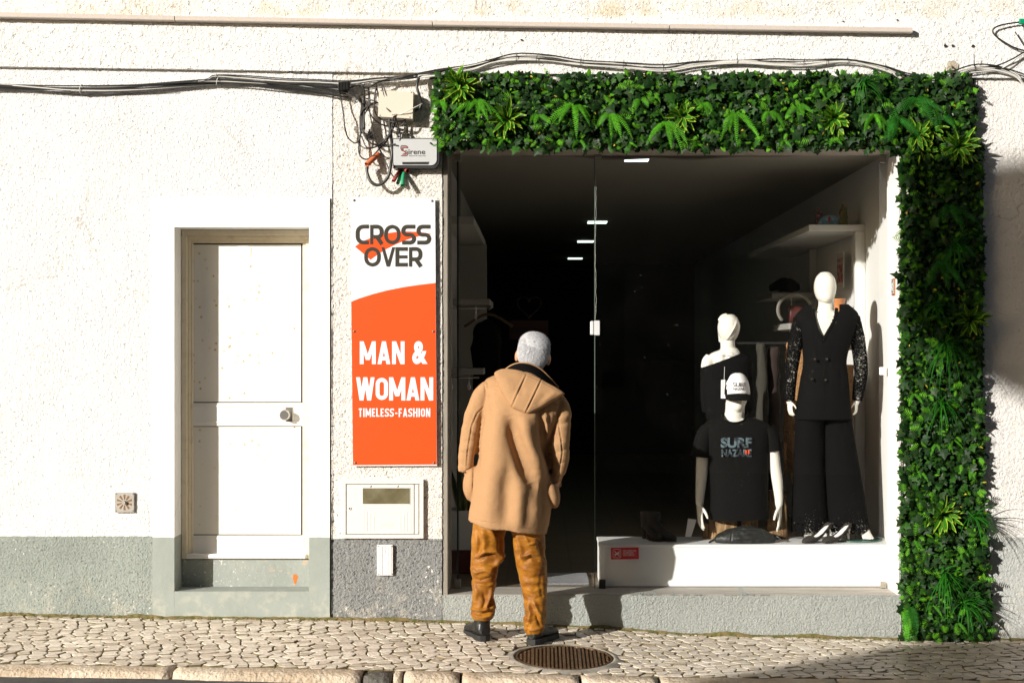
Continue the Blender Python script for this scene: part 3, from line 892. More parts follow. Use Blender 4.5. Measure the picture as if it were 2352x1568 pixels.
# ---- shop sign
M_signw = mat('sign_white', (.80, .81, .83), .35)
M_orange = mat('sign_orange', (.86, .084, .012), .35)
M_letter = mat('sign_charcoal', (.040, .036, .026), .4)
SY = -.022
def sgn(x, y, d=0.0): # survey of the sign in source pixels
    p = P(x / 1.63265, y / 1.63265, SY - d); p.y = SY - d; return p
sign = thing('shop_sign', 'tall white and orange shop sign screwed to the pier, reading MAN & WOMAN', 'sign', P(905, 1069, 0))
mb = MB()
mb.prism([sgn(1314.5, 738.5), sgn(1631.5, 744), sgn(1638.4, 1745.5), sgn(1322.7, 1746.5)], (0, .006, 0)); mb.build('board', M_signw, sign)
mb = MB()
cur = [(1317, 1131), (1346, 1119), (1400, 1102), (1450, 1089), (1510, 1077), (1570, 1068), (1633, 1060.5)]
mb.prism([sgn(x, y, .0008) for x, y in cur] + [sgn(1637.6, 1741, .0008), sgn(1323.4, 1743, .0008)], (0, .0006, 0))
mb.build('orange_field', M_orange, sign)
def z7(x, y, d): return sgn(1280 + .2551 * x, 720 + .2551 * y, d)
mb = MB()
sw_ = [(200, 803), (262, 755), (350, 708), (450, 668), (620, 615), (800, 588), (950, 579), (1120, 586), (1220, 598), (1330, 618), (1230, 634), (1130, 652), (1040, 676), (950, 705), (800, 768), (640, 848), (520, 928), (428, 995)]
mb.prism([z7(x, y, .0012) for x, y in sw_], (0, .0008, 0)); mb.build('swoosh', M_orange, sign)
mb = MB(); LK = [0]
def lw(pts, w, r, closed=False):
    LK[0] += 1
    q = rounded([Vector(p) for p in pts], r, closed)
    stroke(mb, q, w * 1.1, lambda x, y: z7(x, y, .0022 + .0002 * (LK[0] % 4)), closed)
def letters_R(dx, dy):
    lw([(445 + dx, 483 + dy), (445 + dx, 768 + dy)], 41, 0)
    lw([(466 + dx, 509 + dy), (590 + dx, 509 + dy), (590 + dx, 660 + dy), (474 + dx, 660 + dy)], 52, 75)
    lw([(532 + dx, 672 + dy), (598 + dx, 768 + dy)], 54, 0)
lw([(405, 508), (238, 508), (238, 742), (405, 742)], 52, 120)
letters_R(0, 0)
lw([(655, 508), (843, 508), (843, 743), (655, 743)], 48, 105, True)
for dx in (0, 223): lw([(1085 + dx, 509), (908 + dx, 509), (908 + dx, 628), (1068 + dx, 628), (1068 + dx, 743), (892 + dx, 743)], 52, 60)
lw([(362, 835), (551, 835), (551, 1070), (362, 1070)], 48, 105, True)
mb.add([z7(*p, .0022) for p in ((588, 811), (632, 811), (712, 1096), (664, 1096))], [(0, 1, 2, 3)]); mb.add([z7(*p, .0024) for p in ((746, 811), (788, 811), (712, 1096), (664, 1096))], [(0, 1, 2, 3)])
lw([(975, 837), (821, 837), (821, 1068), (975, 1068)], 50, 0); lw([(852, 953), (970, 953)], 42, 0)
letters_R(571, 328)
mb.build('lettering', M_letter, sign)
# condensed bold capitals: strokes in a box 1 wide, 1 high (y up)
T = .26
GLY = {'M': ([[(.10, 0), (.10, 1)], [(.90, 0), (.90, 1)], ('d', .10, 1, .5, .18), ('d', .90, 1, .5, .18)], 1.32), 'A': ([('d', .13, 0, .5, 1), ('d', .87, 0, .5, 1), [(.25, .25), (.75, .25)]], 1.05),
       'N': ([[(.13, 0), (.13, 1)], [(.87, 0), (.87, 1)], ('d', .15, 1, .85, 0)], 1.02), 'W': ([('d', .08, 1, .28, 0), ('d', .5, 1, .28, 0), ('d', .5, 1, .72, 0), ('d', .92, 1, .72, 0)], 1.5),
       'O': ([('c', [(.14, .11), (.86, .11), (.86, .89), (.14, .89)])], 1.0), 'T': ([[(0, .89), (1, .89)], [(.5, 0), (.5, 1)]], .85), 'I': ([[(.5, 0), (.5, 1)]], .32),
       'L': ([[(.15, 1), (.15, .11), (.98, .11)]], .78), 'E': ([[(.98, .89), (.16, .89), (.16, .11), (.98, .11)], [(.2, .5), (.88, .5)]], .8),
       'S': ([('r', [(.94, .74), (.90, .89), (.13, .89), (.13, .53), (.87, .47), (.87, .11), (.10, .11), (.06, .27)])], .95),
       'F': ([[(.98, .89), (.16, .89), (.16, 0)], [(.2, .47), (.86, .47)]], .78), 'H': ([[(.14, 0), (.14, 1)], [(.86, 0), (.86, 1)], [(.14, .5), (.86, .5)]], 1.02),
       '-': ([[(.08, .42), (.92, .42)]], .7), ' ': ([], .55),
       '&': ([('r', [(.97, .05), (.20, .70), (.20, .90), (.70, .90), (.70, .66), (.12, .42), (.12, .10), (.66, .10), (.88, .30), (.92, .50)])], 1.05)}
def word(s, x0, x1, y0, y1, place, mb, gap=.14, wt=.19, depth0=.0022):
    adv = [GLY[c][1] for c in s]; tot = sum(adv) + gap * (len(s) - 1)
    k = (x1 - x0) / tot; H = (y0 - y1)
    x = x0; q = 0
    for c, a in zip(s, adv):
        for st in GLY[c][0]:
            if isinstance(st, tuple) and st[0] == 'd':
                q += 1; hw = wt * H * .5; d = depth0 + .0002 * (q % 5)
                xa, ya, xb, yb = x + st[1] * a * k, y0 - st[2] * H, x + st[3] * a * k, y0 - st[4] * H
                mb.add([place(xa - hw, ya, d), place(xa + hw, ya, d), place(xb + hw, yb, d), place(xb - hw, yb, d)], [(0, 1, 2, 3)]); continue
            closed = isinstance(st, tuple) and st[0] == 'c'; rnd = isinstance(st, tuple)
            pts = st[1] if rnd else st
            w = wt * H
            pp = [Vector((x + (u if 0 < u < 1 else u) * a * k, y0 - v * H)) for u, v in pts]
            if rnd: pp = rounded(pp, a * k * .42, closed)
            q += 1
            stroke(mb, pp, w, lambda X, Y_, d=depth0 + .0002 * (q % 5): place(X, Y_, d), closed)
        x += (a + gap) * k
def z5(x, y, d): return sgn(500 + .7014 * x, 700 + .7014 * y, d)
mb = MB(); vs, fs = text_geom('&', 1491, 1573, 948, 825, lambda x, y: z5(x, y, .0022), .045); mb.add(vs, fs); mb.build('lettering', M_signw, sign)
for s, x0, x1, y0, y1, g in (('MAN', 1213, 1448, 948, 826, .22), ('WOMAN', 1194, 1601, 1142, 1018, .17), ('TIMELESS-FASHION', 1205, 1587, 1230, 1183, .30)):
    mb = MB(); word(s, x0, x1, y0, y1, z5, mb, g, .172 if s[0] != 'T' else .155); mb.build('lettering', M_signw, sign)
for x, y in ((1180, 73), (1597, 76), (1181, 773), (1604, 774), (1187, 1475), (1607, 1475)):
    c = z5(x, y, .001); mb = MB(); mb.ellipsoid(c, (.0075, .006, .0075), n=12, k=8); mb.build('screw', M_screw, sign, True)

# ---- meter box
M_mbox = mat('ivory_plastic', (.74, .715, .66), .45)
meter = thing('meter_box', 'ivory wall meter box with a cloudy viewing window below the shop sign', 'meter box', P(879, 1236, 0))
mb = MB()
for a in ((785, 973, 1101, 1111), (785, 973, 1227, 1236), (785, 794.5, 1111.2, 1226.8), (963.5, 973, 1111.2, 1226.8)): slab(mb, *a, -.022, .03, 0, .002)
slab(mb, 794, 964, 1111, 1227, -.004, .01, 0, 0)
mb.build('box_frame', M_mbox, meter)
mb = MB(); slab(mb, 796.5, 951, 1112.5, 1225.5, -.020, .012, 0, .002); slab(mb, 952.5, 961.5, 1112.5, 1225.5, -.018, .012, 0, .002)
dr = mb.build('door', M_mbox, meter)
mb = MB(); slab(mb, 831, 943, 1118, 1159, -.022, .005, 0, .001); wf = mb.build('window_frame', M_mbox, dr)
M_cloud = mat('cloudy_window', (.12, .105, .055), .3, var=(9, (.20, .18, .11), .4, .65))
mb = MB(); slab(mb, 833, 941, 1120.5, 1156.5, -.0235, .003, 0, 0); mb.build('window', M_cloud, dr)
mb = MB()
for k in range(4):
    e = k * 13.0
    slab(mb, 834 + e * .6, 836 + e * .6, 1168 + e * .42, 1220, -.0216, .003, 0, .0006); slab(mb, 942 - e * .6, 944 - e * .6, 1168 + e * .42, 1220, -.0216, .003, 0, .0006)
    slab(mb, 836.5 + e * .6, 941.5 - e * .6, 1165 + e * .42, 1166.6 + e * .42, -.0216, .003, 0, .0006)
mb.build('embossed_rib', M_mbox, dr)
mb = MB(); vs, fs = text_geom('AGUA', *(lambda r: (r[0], r[1], r[2], r[3]))(rect(874, 905, 1199, 1209, -.021)), lambda x, z: (x, -.0208, z)); mb.add(vs, fs); mb.build('embossed_lettering', mat('ivory_shadow', (.66, .64, .59), .5), dr)
mb = MB(); c = P(803, 1167, -.02); mb.tube([c, c + Vector((0, -.005, 0))], .010, 16); mb.tube([c + Vector((0, -.005, 0)), c + Vector((0, -.006, 0))], .005, 10, m=1); mb.build('lock', [M_mbox, M_gasket], dr)
for px in (850, 912):
    mb = MB(); c = P(px, 1116, -.02); mb.box(c.x - .006, c.x + .006, -.027, -.019, c.z - .006, c.z + .006, 0, .002); mb.build('hinge_tab', M_mbox, dr)

# ---- small white ribbed plate under the meter
pl = thing('cover_plate', 'small white ribbed plastic plate on the grey base under the meter box', 'cover plate', P(885, 1321, 0))
mb = MB(); slab(mb, 866, 902.5, 1251, 1321, -.016, .03, 0, .002); mb.build('plate', M_white, pl)
mb = MB()
for px in (871.5, 876.5, 892, 897): slab(mb, px - .9, px + .9, 1253, 1319, -.0195, .004, 0, .001)
slab(mb, 884, 885.5, 1253, 1272, -.0185, .003, 0, .0006); slab(mb, 885, 886.5, 1300, 1319, -.0185, .003, 0, .0006)
mb.build('rib', M_white, pl)
for px, py in ((868.5, 1254), (900, 1254), (869.5, 1317.5), (901, 1317.5)):
    mb = MB(); c = P(px, py, -.017); mb.ellipsoid(c, (.0035, .003, .0035), n=8, k=6); mb.build('screw', mat('rusty_screw', (.20, .11, .04), .7), pl)

# ---- round-slotted vent on the left wall
M_vent = mat('dull_zinc', (.46, .44, .40), .45, .35, var=(25, (.38, .35, .30), .4, .7))
vent = thing('wall_vent', 'square metal wall vent with a ring of rust brown slots on the left wall', 'vent', P(285, 1177, 0))
mb = MB(); slab(mb, 263, 308, 1131, 1176.5, -.017, .03, 0, .002); mb.build('plate', M_vent, vent)
c = P(285.5, 1153, -.018)
for k in range(10):
    a = math.pi * (k + .5) / 5; r0, r1 = .017, .046
    def pp(r, t): return c + Vector((math.cos(a + t) * r, -.001, math.sin(a + t) * r))
    mb = MB(); mb.prism([pp(r0, -.12), pp(r1, -.135), pp(r1, .135), pp(r0, .12)], (0, .002, 0)); mb.build('slot', mat('rust_slot', (.23, .12, .045), .8) if k == 0 else bpy.data.materials['rust_slot'], vent)
mb = MB(); mb.tube([c, c + Vector((0, -.018, 0))], .010, 14); mb.build('knob', M_vent, vent, False)
for sx_ in (-1, 1):
    for sz in (-1, 1):
        mb = MB(); mb.ellipsoid(c + Vector((sx_ * .050, 0, sz * .050)), (.004, .003, .004), n=8, k=6); mb.build('screw', M_screw, vent)

# ---- cable tangle corner: junction box, alarm box, conduits
def z2(x, y, Y=-.05): return P(722.7 + .2187 * x, 122.5 + .2187 * y, Y)
M_beige = mat('beige_plastic', (.66, .59, .48), .5)
jb = thing('junction_box', 'square beige electrical junction box on the wall beside the hedge', 'junction box', z2(850, 700, 0))
mb = MB(); mb.prism([z2(680, 388, -.075), z2(1042, 402, -.075), z2(1034, 694, -.075), z2(664, 668, -.075)], (0, .075, 0)); mb.build('box', M_beige, jb)
mb = MB(); mb.prism([z2(676, 392, -.088), z2(1036, 406, -.088), z2(1028, 688, -.088), z2(664, 664, -.088)], (0, .012, 0)); ld = mb.build('lid', M_beige, jb)
for x, y in ((698, 392), (1015, 410), (1000, 672), (686, 652)):
    mb = MB(); mb.ellipsoid(z2(x, y, -.0885), (.004, .003, .004), n=8, k=6); mb.build('screw', M_screw, ld)
sb = thing('alarm_siren', 'silver and black alarm siren box at the upper corner of the shop window', 'alarm box', z2(1060, 1205, 0))
M_silver = mat('silver_face', (.62, .63, .63), .35, .25)
def rrect(x0, x1, y0, y1, rbr, Y):
    pts = [(x0, y0), (x1, y0)] + [(x1 - rbr + math.cos(a) * rbr, y1 - rbr + math.sin(a) * rbr) for a in np.linspace(0, math.pi / 2, 8)] + [(x0, y1)]
    return [z2(x, y, Y) for x, y in pts]
mb = MB(); mb.prism(rrect(824, 1308, 890, 1206, 75, -.062), (0, .062, 0)); mb.build('housing', mat('black_plastic', (.03, .03, .03), .4), sb)
mb = MB(); mb.prism(rrect(826, 1282, 900, 1176, 60, -.068), (0, .006, 0)); mb.build('face', M_silver, sb)
mb = MB(); mb.prism([z2(920, 1142, -.0705), z2(1203, 1140, -.0705), z2(1190, 1166, -.0705), z2(922, 1166, -.0705)], (0, .003, 0)); mb.build('light_bar', mat('smoked_bar', (.04, .04, .035), .15), sb)
def on_siren(x, z): return (x, -.0692, z)
mb = MB(); a, c = z2(985, 1062, -.069), z2(1162, 1010, -.069); vs, fs = text_geom('irene', a.x, c.x, a.z, c.z, on_siren, .012); mb.add(vs, fs); mb.build('lettering', M_letter, sb)
mb = MB(); a, c = z2(988, 1085, -.069), z2(1167, 1070, -.069); vs, fs = text_geom('sistemas de segurança', a.x, c.x, a.z, c.z, on_siren); mb.add(vs, fs); mb.build('lettering', M_letter, sb)
mb = MB()
for k, (w, m) in enumerate(((0, 0), (11, 1), (22, 0))):
    q = rounded([Vector(p) for p in ((980, 985 + w * .5), (960, 970 + w), (905 + w, 970 + w), (905 + w, 1015), (930, 1030 - w * .3), (975 - w, 1022 + w), (975 - w, 1078 - w), (905 + w, 1078 - w))], 16)
    stroke(mb, q, 7, lambda x, y, d=.0693 + .0002 * k: z2(x, y, -d), m=m)
mb.build('emblem', [M_letter, mat('emblem_red', (.5, .05, .03), .4)], sb)

def corrugated(name, path, r, m, label, cat='conduit', taper=1.0, n=16):
    pts = catmull(path, 14); rs = []
    for i in range(len(pts)):
        t = i / (len(pts) - 1); rs.append(r * lerp(1, taper, t) * (1 + .10 * math.sin(i * 2.1)))
    mb = MB(); mb.tube(pts, rs, n, cap=False)
    rs2 = [a * .8 for a in rs]; mb.tube([p + Vector((0, 0, 0)) for p in pts], rs2, n, cap=False)
    o = mb.build(name, m, None, True, False); return tag(o, label, cat)
M_or = mat('orange_conduit', (.62, .17, .06), .55); M_rd = mat('red_conduit', (.40, .07, .06), .55); M_gn = mat('green_conduit', (.03, .33, .15), .5)
corrugated('conduit', [z2(548, 1168, -.085), z2(600, 1122, -.055), z2(668, 1062, .0)], .0155, M_or, 'short orange corrugated conduit sticking out of the wall round the black hose')
corrugated('conduit', [z2(828, 1342, -.075), z2(855, 1295, -.05), z2(895, 1235, .0)], .011, M_rd, 'dull red corrugated conduit stub under the alarm box')
corrugated('conduit', [z2(922, 1388, -.085), z2(925, 1330, -.06), z2(938, 1240, .0)], .0115, M_gn, 'green corrugated conduit stub hanging lowest under the alarm box')
corrugated('conduit', [z2(872, 1368, -.055), z2(885, 1330, -.035), z2(905, 1270, .0)], .010, M_gn, 'shorter green conduit stub between the red and the longer green one')
corrugated('conduit', [z2(975, 1235, -.05), z2(955, 1218, -.03), z2(930, 1190, .0)], .012, M_rd, 'open mouthed red conduit end tucked against the bottom of the alarm box')

def cable(path, r, m, parent=None, name='cable', seg=6, n=7, label=None, cat=None, group=None):
    mb = MB(); mb.tube(catmull(path, seg), r, n)
    o = mb.build(name, m, parent, True, False)
    if label: tag(o, label, cat or 'cable', group)
    return o
def strap(mb, c, r, tilt=0.0, w=.006):
    pts = [Vector((math.sin(a) * .0 + tilt * math.cos(a) * r, math.sin(a) * r, math.cos(a) * r)) + c for a in np.linspace(0, 2 * math.pi, 17)]
    mb.tube(pts, w * .4, 5, cap=False)

# left bundle along the wall
lb = thing('cable_bundle', 'thick bundle of black cables sagging along the wall left of the junction box', 'cables', P(0, 205, 0))
LBP = [(-130, 196), (0, 199), (100, 203), (170, 204), (290, 201), (430, 191), (500, 187), (560, 188), (640, 195), (720, 204), (800, 216)]
for k in range(11):
    ph = random.uniform(0, 6.28); a = random.uniform(0, 6.28); rr = random.uniform(.003, .017)
    pts = []
    for i, (x, y) in enumerate(LBP):
        fan = max(0, (x - 560) / 240)
        off = Vector((0, math.cos(a + i * .6) * rr * .8, math.sin(a + i * .6) * rr * 1.1))
        pts.append(P(x, y + fan * (-16 + 26 * (k / 10)), -.038) + off)
    cable(pts, random.uniform(.0032, .0052), M_wcable if k in (3, 7) else (M_sat if k % 2 else M_black), lb)
mb = MB(); strap(mb, P(186, 204, -.038), .024, .25); mb.build('cable_tie', M_wcable, lb, True)
mb = MB(); strap(mb, P(500, 187, -.038), .022, .2); mb.build('cable_tie', M_wcable, lb, True)
cable([P(120, 212, -.01), P(200, 219, -.012), P(300, 216, -.012), P(400, 206, -.03)], .002, M_sat, lb)
# upper strands leaving the bundle and running to the hedge
ub = thing('cable_bundle', 'thin black and white cables running above the junction box towards the hedge', 'cables', P(640, 180, 0))
for k, (dy, m) in enumerate(((0, M_black), (3.5, M_sat), (7, M_wcable), (11, M_black), (16, M_sat))):
    cable([P(455, 188, -.045), P(478, 181 + dy * .2, -.04), P(496, 173 + dy * .4, -.035), P(560, 174 + dy * .9, -.035), P(640, 180 + dy, -.035), P(720, 183 + dy * .9, -.035), P(800, 186 + dy * .8, -.04), P(862, 180 + dy * .6, -.04), P(920, 176 + dy * .5, -.04), P(985, 170 + dy * .3, -.045)], random.uniform(.0028, .004), m, ub)
mb = MB(); strap(mb, P(496, 174, -.036), .012, .3, .004); mb.build('cable_tie', M_wcable, ub, True)
# right bundle over the hedge
rb = thing('cable_bundle', 'long bundle of black and painted white cables looping over the top of the hedge', 'cables', P(1600, 150, 0))
RBP = [(960, 172), (1010, 166), (1083, 153), (1130, 138), (1186, 130), (1261, 133), (1336, 144), (1433, 148), (1524, 155), (1605, 145), (1695, 139), (1780, 141), (1846, 143), (1947, 138), (2034, 154), (2085, 176), (2152, 181), (2185, 169), (2239, 155), (2293, 156), (2336, 173), (2356, 197), (2400, 240)]
mats_r = [M_black, M_wcable, M_sat, M_wcable, M_black, M_wcable, M_wcable]
for k in range(7):
    pts = []
    for i, (x, y) in enumerate(RBP):
        sp = 3.0 + 4.5 * abs(math.sin(i * .9 + .6))
        dy = (k / 6 - .5) * 2 * sp + random.gauss(0, 1.2) * (1 if 2 < i < 20 else .4)
        if k == 6 and 13 < i < 18: dy += 2
        pts.append(P(x, y + dy + 2, -.05 - random.uniform(0, .014)))
    cable(pts, random.uniform(.0028, .0046) + (.0025 if k == 5 else 0), mats_r[k], rb)
cable([P(x, y, -.06) for x, y in ((2270, 153), (2293, 150), (2325, 136), (2356, 118), (2400, 95))], .0045, M_black, rb)
cable([P(x, y, -.06) for x, y in ((2285, 157), (2310, 158), (2335, 165), (2370, 178))], .0045, M_sat, rb)
cable([P(x, y, -.06) for x, y in ((2300, 158), (2322, 145), (2340, 131), (2380, 110))], .004, M_wcable, rb)
for px, py in ((1186, 131), (1232, 136), (1333, 144), (1432, 148), (1524, 155), (1693, 139), (1846, 143), (1898, 142), (1947, 139), (2034, 154)):
    mb = MB(); strap(mb, P(px, py + 2, -.055), .018, .1, .004); mb.tube([P(px, py - 2, -.075), P(px + random.uniform(-3, 3), py - 9, -.085)], .0015, 5)
    mb.build('cable_tie', M_black, rb, True)
for px, py, h in ((2238, 157, 32), (2172, 178, 24), (2310, 160, 0)):
    if h:
        mb = MB(); strap(mb, P(px, py, -.055), .018, .1, .005); mb.tube([P(px, py - 4, -.07), P(px - 1, py - h, -.09)], .0025, 6); mb.build('cable_tie', M_black, rb, True)
# loose loop with a green tag, upper right corner
lp = thing('loose_cable', 'single black cable looping out at the upper right corner with a green tag', 'cable', P(2300, 90, 0))
cable([P(x, y, -.055) for x, y in ((2420, 40), (2352, 50), (2310, 56), (2287, 63), (2280, 72), (2288, 84), (2306, 97), (2330, 110), (2356, 117), (2400, 120))], .005, M_black, lp)
cable([P(x, y, -.055) for x, y in ((2331, 73), (2342, 90), (2356, 112))], .003, M_black, lp)
mb = MB(); slab(mb, 2342, 2362, 43, 55, -.066, .02, 0, .003); mb.build('tag', mat('green_tag', (.0, .26, .12), .4), lp)

# tangle of wires at the junction box
tg = thing('wire_tangle', 'tangle of loose black wires hanging in loops from the beige junction box', 'wires', z2(500, 850, 0))
W = lambda pts, Y0=-.06: [z2(x, y, Y0 - .012 * math.sin(i * 1.3 + x * .01)) for i, (x, y) in enumerate(pts)]
R1 = .0045
WIRES = [
    ([(240, 330), (268, 440), (290, 560), (305, 660), (318, 780), (350, 885), (420, 942), (465, 915), (482, 850), (490, 740)], R1, M_black),
    ([(480, 870), (462, 1000), (480, 1080), (540, 1115), (600, 1085), (670, 1015), (750, 930), (825, 790), (850, 690), (820, 630), (740, 560), (640, 520), (560, 548), (505, 640)], R1, M_black),
    ([(600, 345), (680, 300), (800, 270), (950, 245), (1100, 220), (1250, 200), (1420, 160)], .006, M_black),
    ([(560, 360), (640, 315), (760, 285), (880, 262), (1040, 240)], .005, M_sat),
    ([(640, 320), (665, 420), (700, 520), (760, 600), (825, 665)], .005, M_black),
    ([(700, 320), (735, 460), (800, 580), (830, 660)], .005, M_black),
    ([(720, 330), (760, 450), (840, 580), (885, 645)], .004, M_sat),
    ([(650, 330), (625, 520), (645, 640), (720, 700), (850, 722), (955, 700)], R1, M_black),
    ([(490, 870), (545, 985), (625, 990), (720, 930), (810, 830)], R1, M_black),
    ([(530, 860), (580, 940), (700, 975), (835, 970), (900, 900), (890, 800)], R1, M_black),
    ([(570, 360), (575, 600), (640, 900), (720, 1080), (800, 1255), (855, 1325)], .004, M_black),
    ([(520, 470), (620, 500), (700, 540), (780, 600), (825, 650)], R1, M_sat),
    ([(610, 740), (700, 750), (800, 770), (900, 765), (955, 715)], R1, M_black),
    ([(515, 480), (560, 580), (620, 690), (730, 760), (830, 775)], R1, M_black),
    ([(495, 800), (540, 900), (610, 950), (760, 960), (850, 955)], R1, M_sat),
    ([(840, 650), (870, 740), (880, 820), (870, 880)], R1, M_black),
    ([(830, 660), (810, 780), (760, 880), (680, 960)], R1, M_black),
    ([(480, 650), (520, 580), (600, 540), (690, 525), (790, 610)], .004, M_black),
    ([(470, 860), (478, 960), (476, 1055)], .004, M_black),
    ([(560, 370), (580, 480), (570, 560), (525, 640)], .004, M_black)]
for k in range(5):
    WIRES.append(([(330 + 20 * k, 425 + 6 * k), (430, 436 + 8 * k), (478 - 4 * k, 475 + 6 * k), (492 + 6 * k, 560), (478 + 10 * k, 700), (482 + 9 * k, 845)], .0052, M_black if k % 2 else M_sat))
for k in range(3):
    WIRES.append(([(370, 340 + 12 * k), (440, 325 + 8 * k), (500, 335 + 6 * k), (522, 400), (515 + 5 * k, 520), (520, 640), (510 + 8 * k, 800)], .0048, M_black))
for i, (pts, r, m) in enumerate(WIRES): cable(W(pts, -.055 - .004 * (i % 9)), r, m, tg, 'wire', 6, 6)
cable(W([(805, 650), (850, 640), (900, 642), (1000, 595), (1135, 528)], -.10), .003, M_wcable, tg, 'white_tie')
mb = MB()
for k in range(7): mb.box(z2(258 + k * 16, 0).x, z2(268 + k * 16, 0).x, -.09, -.035, z2(0, 405 - k * 2).z, z2(0, 318 - k * 3).z, 0, .002)
mb.box(z2(255, 0).x, z2(375, 0).x, -.084, -.038, z2(0, 380).z, z2(0, 306).z, 0, .004); mb.build('splice_box', M_black, tg)
for x, y in ((418, 492), (438, 800)):
    mb = MB(); c = z2(x, y, -.06); mb.tube([c + Vector((-.012, 0, .006)), c + Vector((.01, 0, 0))], .013, 12); mb.box(c.x - .006, c.x + .006, -.075, -.05, c.z - .022, c.z - .008, 0, .002); mb.build('cable_clamp', mat('grey_clamp', (.30, .27, .23), .5, .4) if x == 418 else bpy.data.materials['grey_clamp'], tg)
for x, y in ((575, 850), (880, 825), (600, 870)):
    mb = MB()
    for k in range(14):
        c = z2(x + random.gauss(0, 18), y + random.gauss(0, 18), -.06 + random.gauss(0, .008)); mb.ellipsoid(c, (.007, .007, .006), n=6, k=5)
    mb.build('tape_lump', M_black, tg)
cable(W([(785, 690), (800, 850), (815, 1000), (805, 1120), (798, 1190), (765, 1310), (680, 1382), (600, 1358), (556, 1270), (552, 1180), (575, 1150)], -.07), .0095, M_sat, None, 'hose', 8, 12, 'thick dark grey hose looping from the junction box into the orange conduit', 'hose')
cable(W([(1150, 230), (1095, 262), (1075, 340), (1095, 430), (1120, 520), (1100, 580), (1050, 605)], -.06), .0085, M_sat, None, 'hose', 8, 12, 'thick grey hose bending down the right side of the junction box', 'hose')

# house number tile on the right jamb
hn = thing('house_number', 'narrow white tile with a terracotta edge and the number 3 on the right jamb', 'house number', P(2050, 678, .1))
def jp(Y, z, d=0.0): return (JR - .004 - d, Y, z)
yA, yB = .052, .125; zA, zB = P(0, 678, .09).z, P(0, 640, .09).z
mb = MB(); mb.box(JR - .012, JR - .003, yA, yB, zA, zB, 0, .001); mb.build('tile', mat('terracotta', (.32, .13, .05), .6), hn)
mb = MB(); mb.box(JR - .0132, JR - .0118, yA + .008, yB - .002, zA + .012, zB - .012); mb.build('tile_face', mat('tile_white', (.66, .68, .66), .25), hn)
mb = MB(); q = rounded([Vector(p) for p in ((.115, zA + .068), (.115, zA + .082), (.068, zA + .082), (.068, zA + .055), (.09, zA + .052), (.068, zA + .048), (.068, zA + .02), (.118, zA + .02), (.118, zA + .036))], .012)
stroke(mb, q, .007, lambda y, z: (JR - .0136, y, z)); mb.build('numeral', M_letter, hn)

# ================================================================== green wall of artificial plants
def leaf_mat(name, col, rough=.35, trans=.12, var=None):
    m, nt, b, out = new_mat(name)
    b.inputs['Roughness'].default_value = rough + .16; b.inputs['Specular IOR Level'].default_value = .16
    v = obj_vec(nt)
    c = mix_col(nt, ramp(nt, noise_node(nt, v, 9, 3), .35, .7), col, var or tuple(x * 1.5 for x in col))
    nt.links.new(c, b.inputs['Base Color'])
    t = _n(nt, 'ShaderNodeBsdfTranslucent'); nt.links.new(c, t.inputs[0])
    mx = _n(nt, 'ShaderNodeMixShader'); mx.inputs[0].default_value = trans
    nt.links.new(b.outputs[0], mx.inputs[1]); nt.links.new(t.outputs[0], mx.inputs[2]); nt.links.new(mx.outputs[0], out.inputs[0])
    return m
L_dark = leaf_mat('ivy_dark', (.010, .030, .007), .33)
L_mid = leaf_mat('ivy_green', (.020, .068, .008), .36)
L_grey = leaf_mat('ivy_greygreen', (.020, .042, .013), .28)
L_bright = leaf_mat('sprig_green', (.085, .26, .012), .45, .2)
L_yel = leaf_mat('yellow_leaf', (.40, .34, .03), .45, .2)
L_fern = leaf_mat('fern_green', (.075, .28, .014), .42, .2)
L_fern2 = leaf_mat('fern_deep_green', (.018, .11, .010), .4, .15)
L_lance = leaf_mat('lance_green', (.03, .125, .010), .3, .15)
L_lime = leaf_mat('lance_margin', (.24, .36, .028), .35, .2)
L_grass = leaf_mat('grass_blade', (.02, .125, .009), .35, .15)

IVY = [(0, 0), (.20, -.13), (.46, -.02), (.36, .24), (.64, .40), (.28, .54), (0, 1.0), (-.28, .54), (-.64, .40), (-.36, .24), (-.46, -.02), (-.20, -.13)]
OVAL = [(0, 0), (.22, .22), (.27, .5), (.16, .8), (0, 1), (-.16, .8), (-.27, .5), (-.22, .22)]
def frame(n, v):
    n = n.normalized(); v = (v - n * v.dot(n)).normalized(); return v.cross(n), v, n
def add_leaf(mb, base, outline, n, v, size, m, cup=.08, mid=.38):
    u, v, n = frame(n, v)
    vs = [base + (u * x + v * y + n * (-cup * (x * x * 1.6) - .16 * max(0, y - .35) ** 2)) * size for x, y in outline]
    vs.append(base + (v * mid + n * .05) * size)
    k = len(outline)
    mb.add(vs, [(i, (i + 1) % k, k) for i in range(k)], m)
def rnd_n(s=.55): return Vector((random.gauss(0, s), -1, random.gauss(.12, s)))
def rnd_v(s=.7): return Vector((random.gauss(0, s), random.gauss(0, .2), -1))
RECTS = [((1002, 2238), (170, 338), .30), ((2068, 2262), (330, 1466), .70)]
COLX = [(330, 2069, 2252), (600, 2068, 2255), (850, 2070, 2252), (1200, 2072, 2262), (1466, 2075, 2275)]
def spot():
    if random.random() < .47:
        return random.uniform(1003, 2236), random.uniform(170, 336) + random.gauss(0, 2)
    y = random.uniform(326, 1468)
    a = interp(y, [(c[0], c[1]) for c in COLX]); b = interp(y, [(c[0], c[2]) for c in COLX])
    return random.uniform(a, b), y
gw = thing('green_wall', 'L shaped wall panel of artificial ivy and ferns over and beside the shop window', 'green wall', P(2165, 1470, 0))
mb = MB()
for i in range(0, 31):
    x = lerp(1006, 2236, i / 30); a, c = P(x, 338, -.012), P(x, 172, -.012); mb.box(a.x - .002, a.x + .002, -.016, -.01, a.z, c.z)
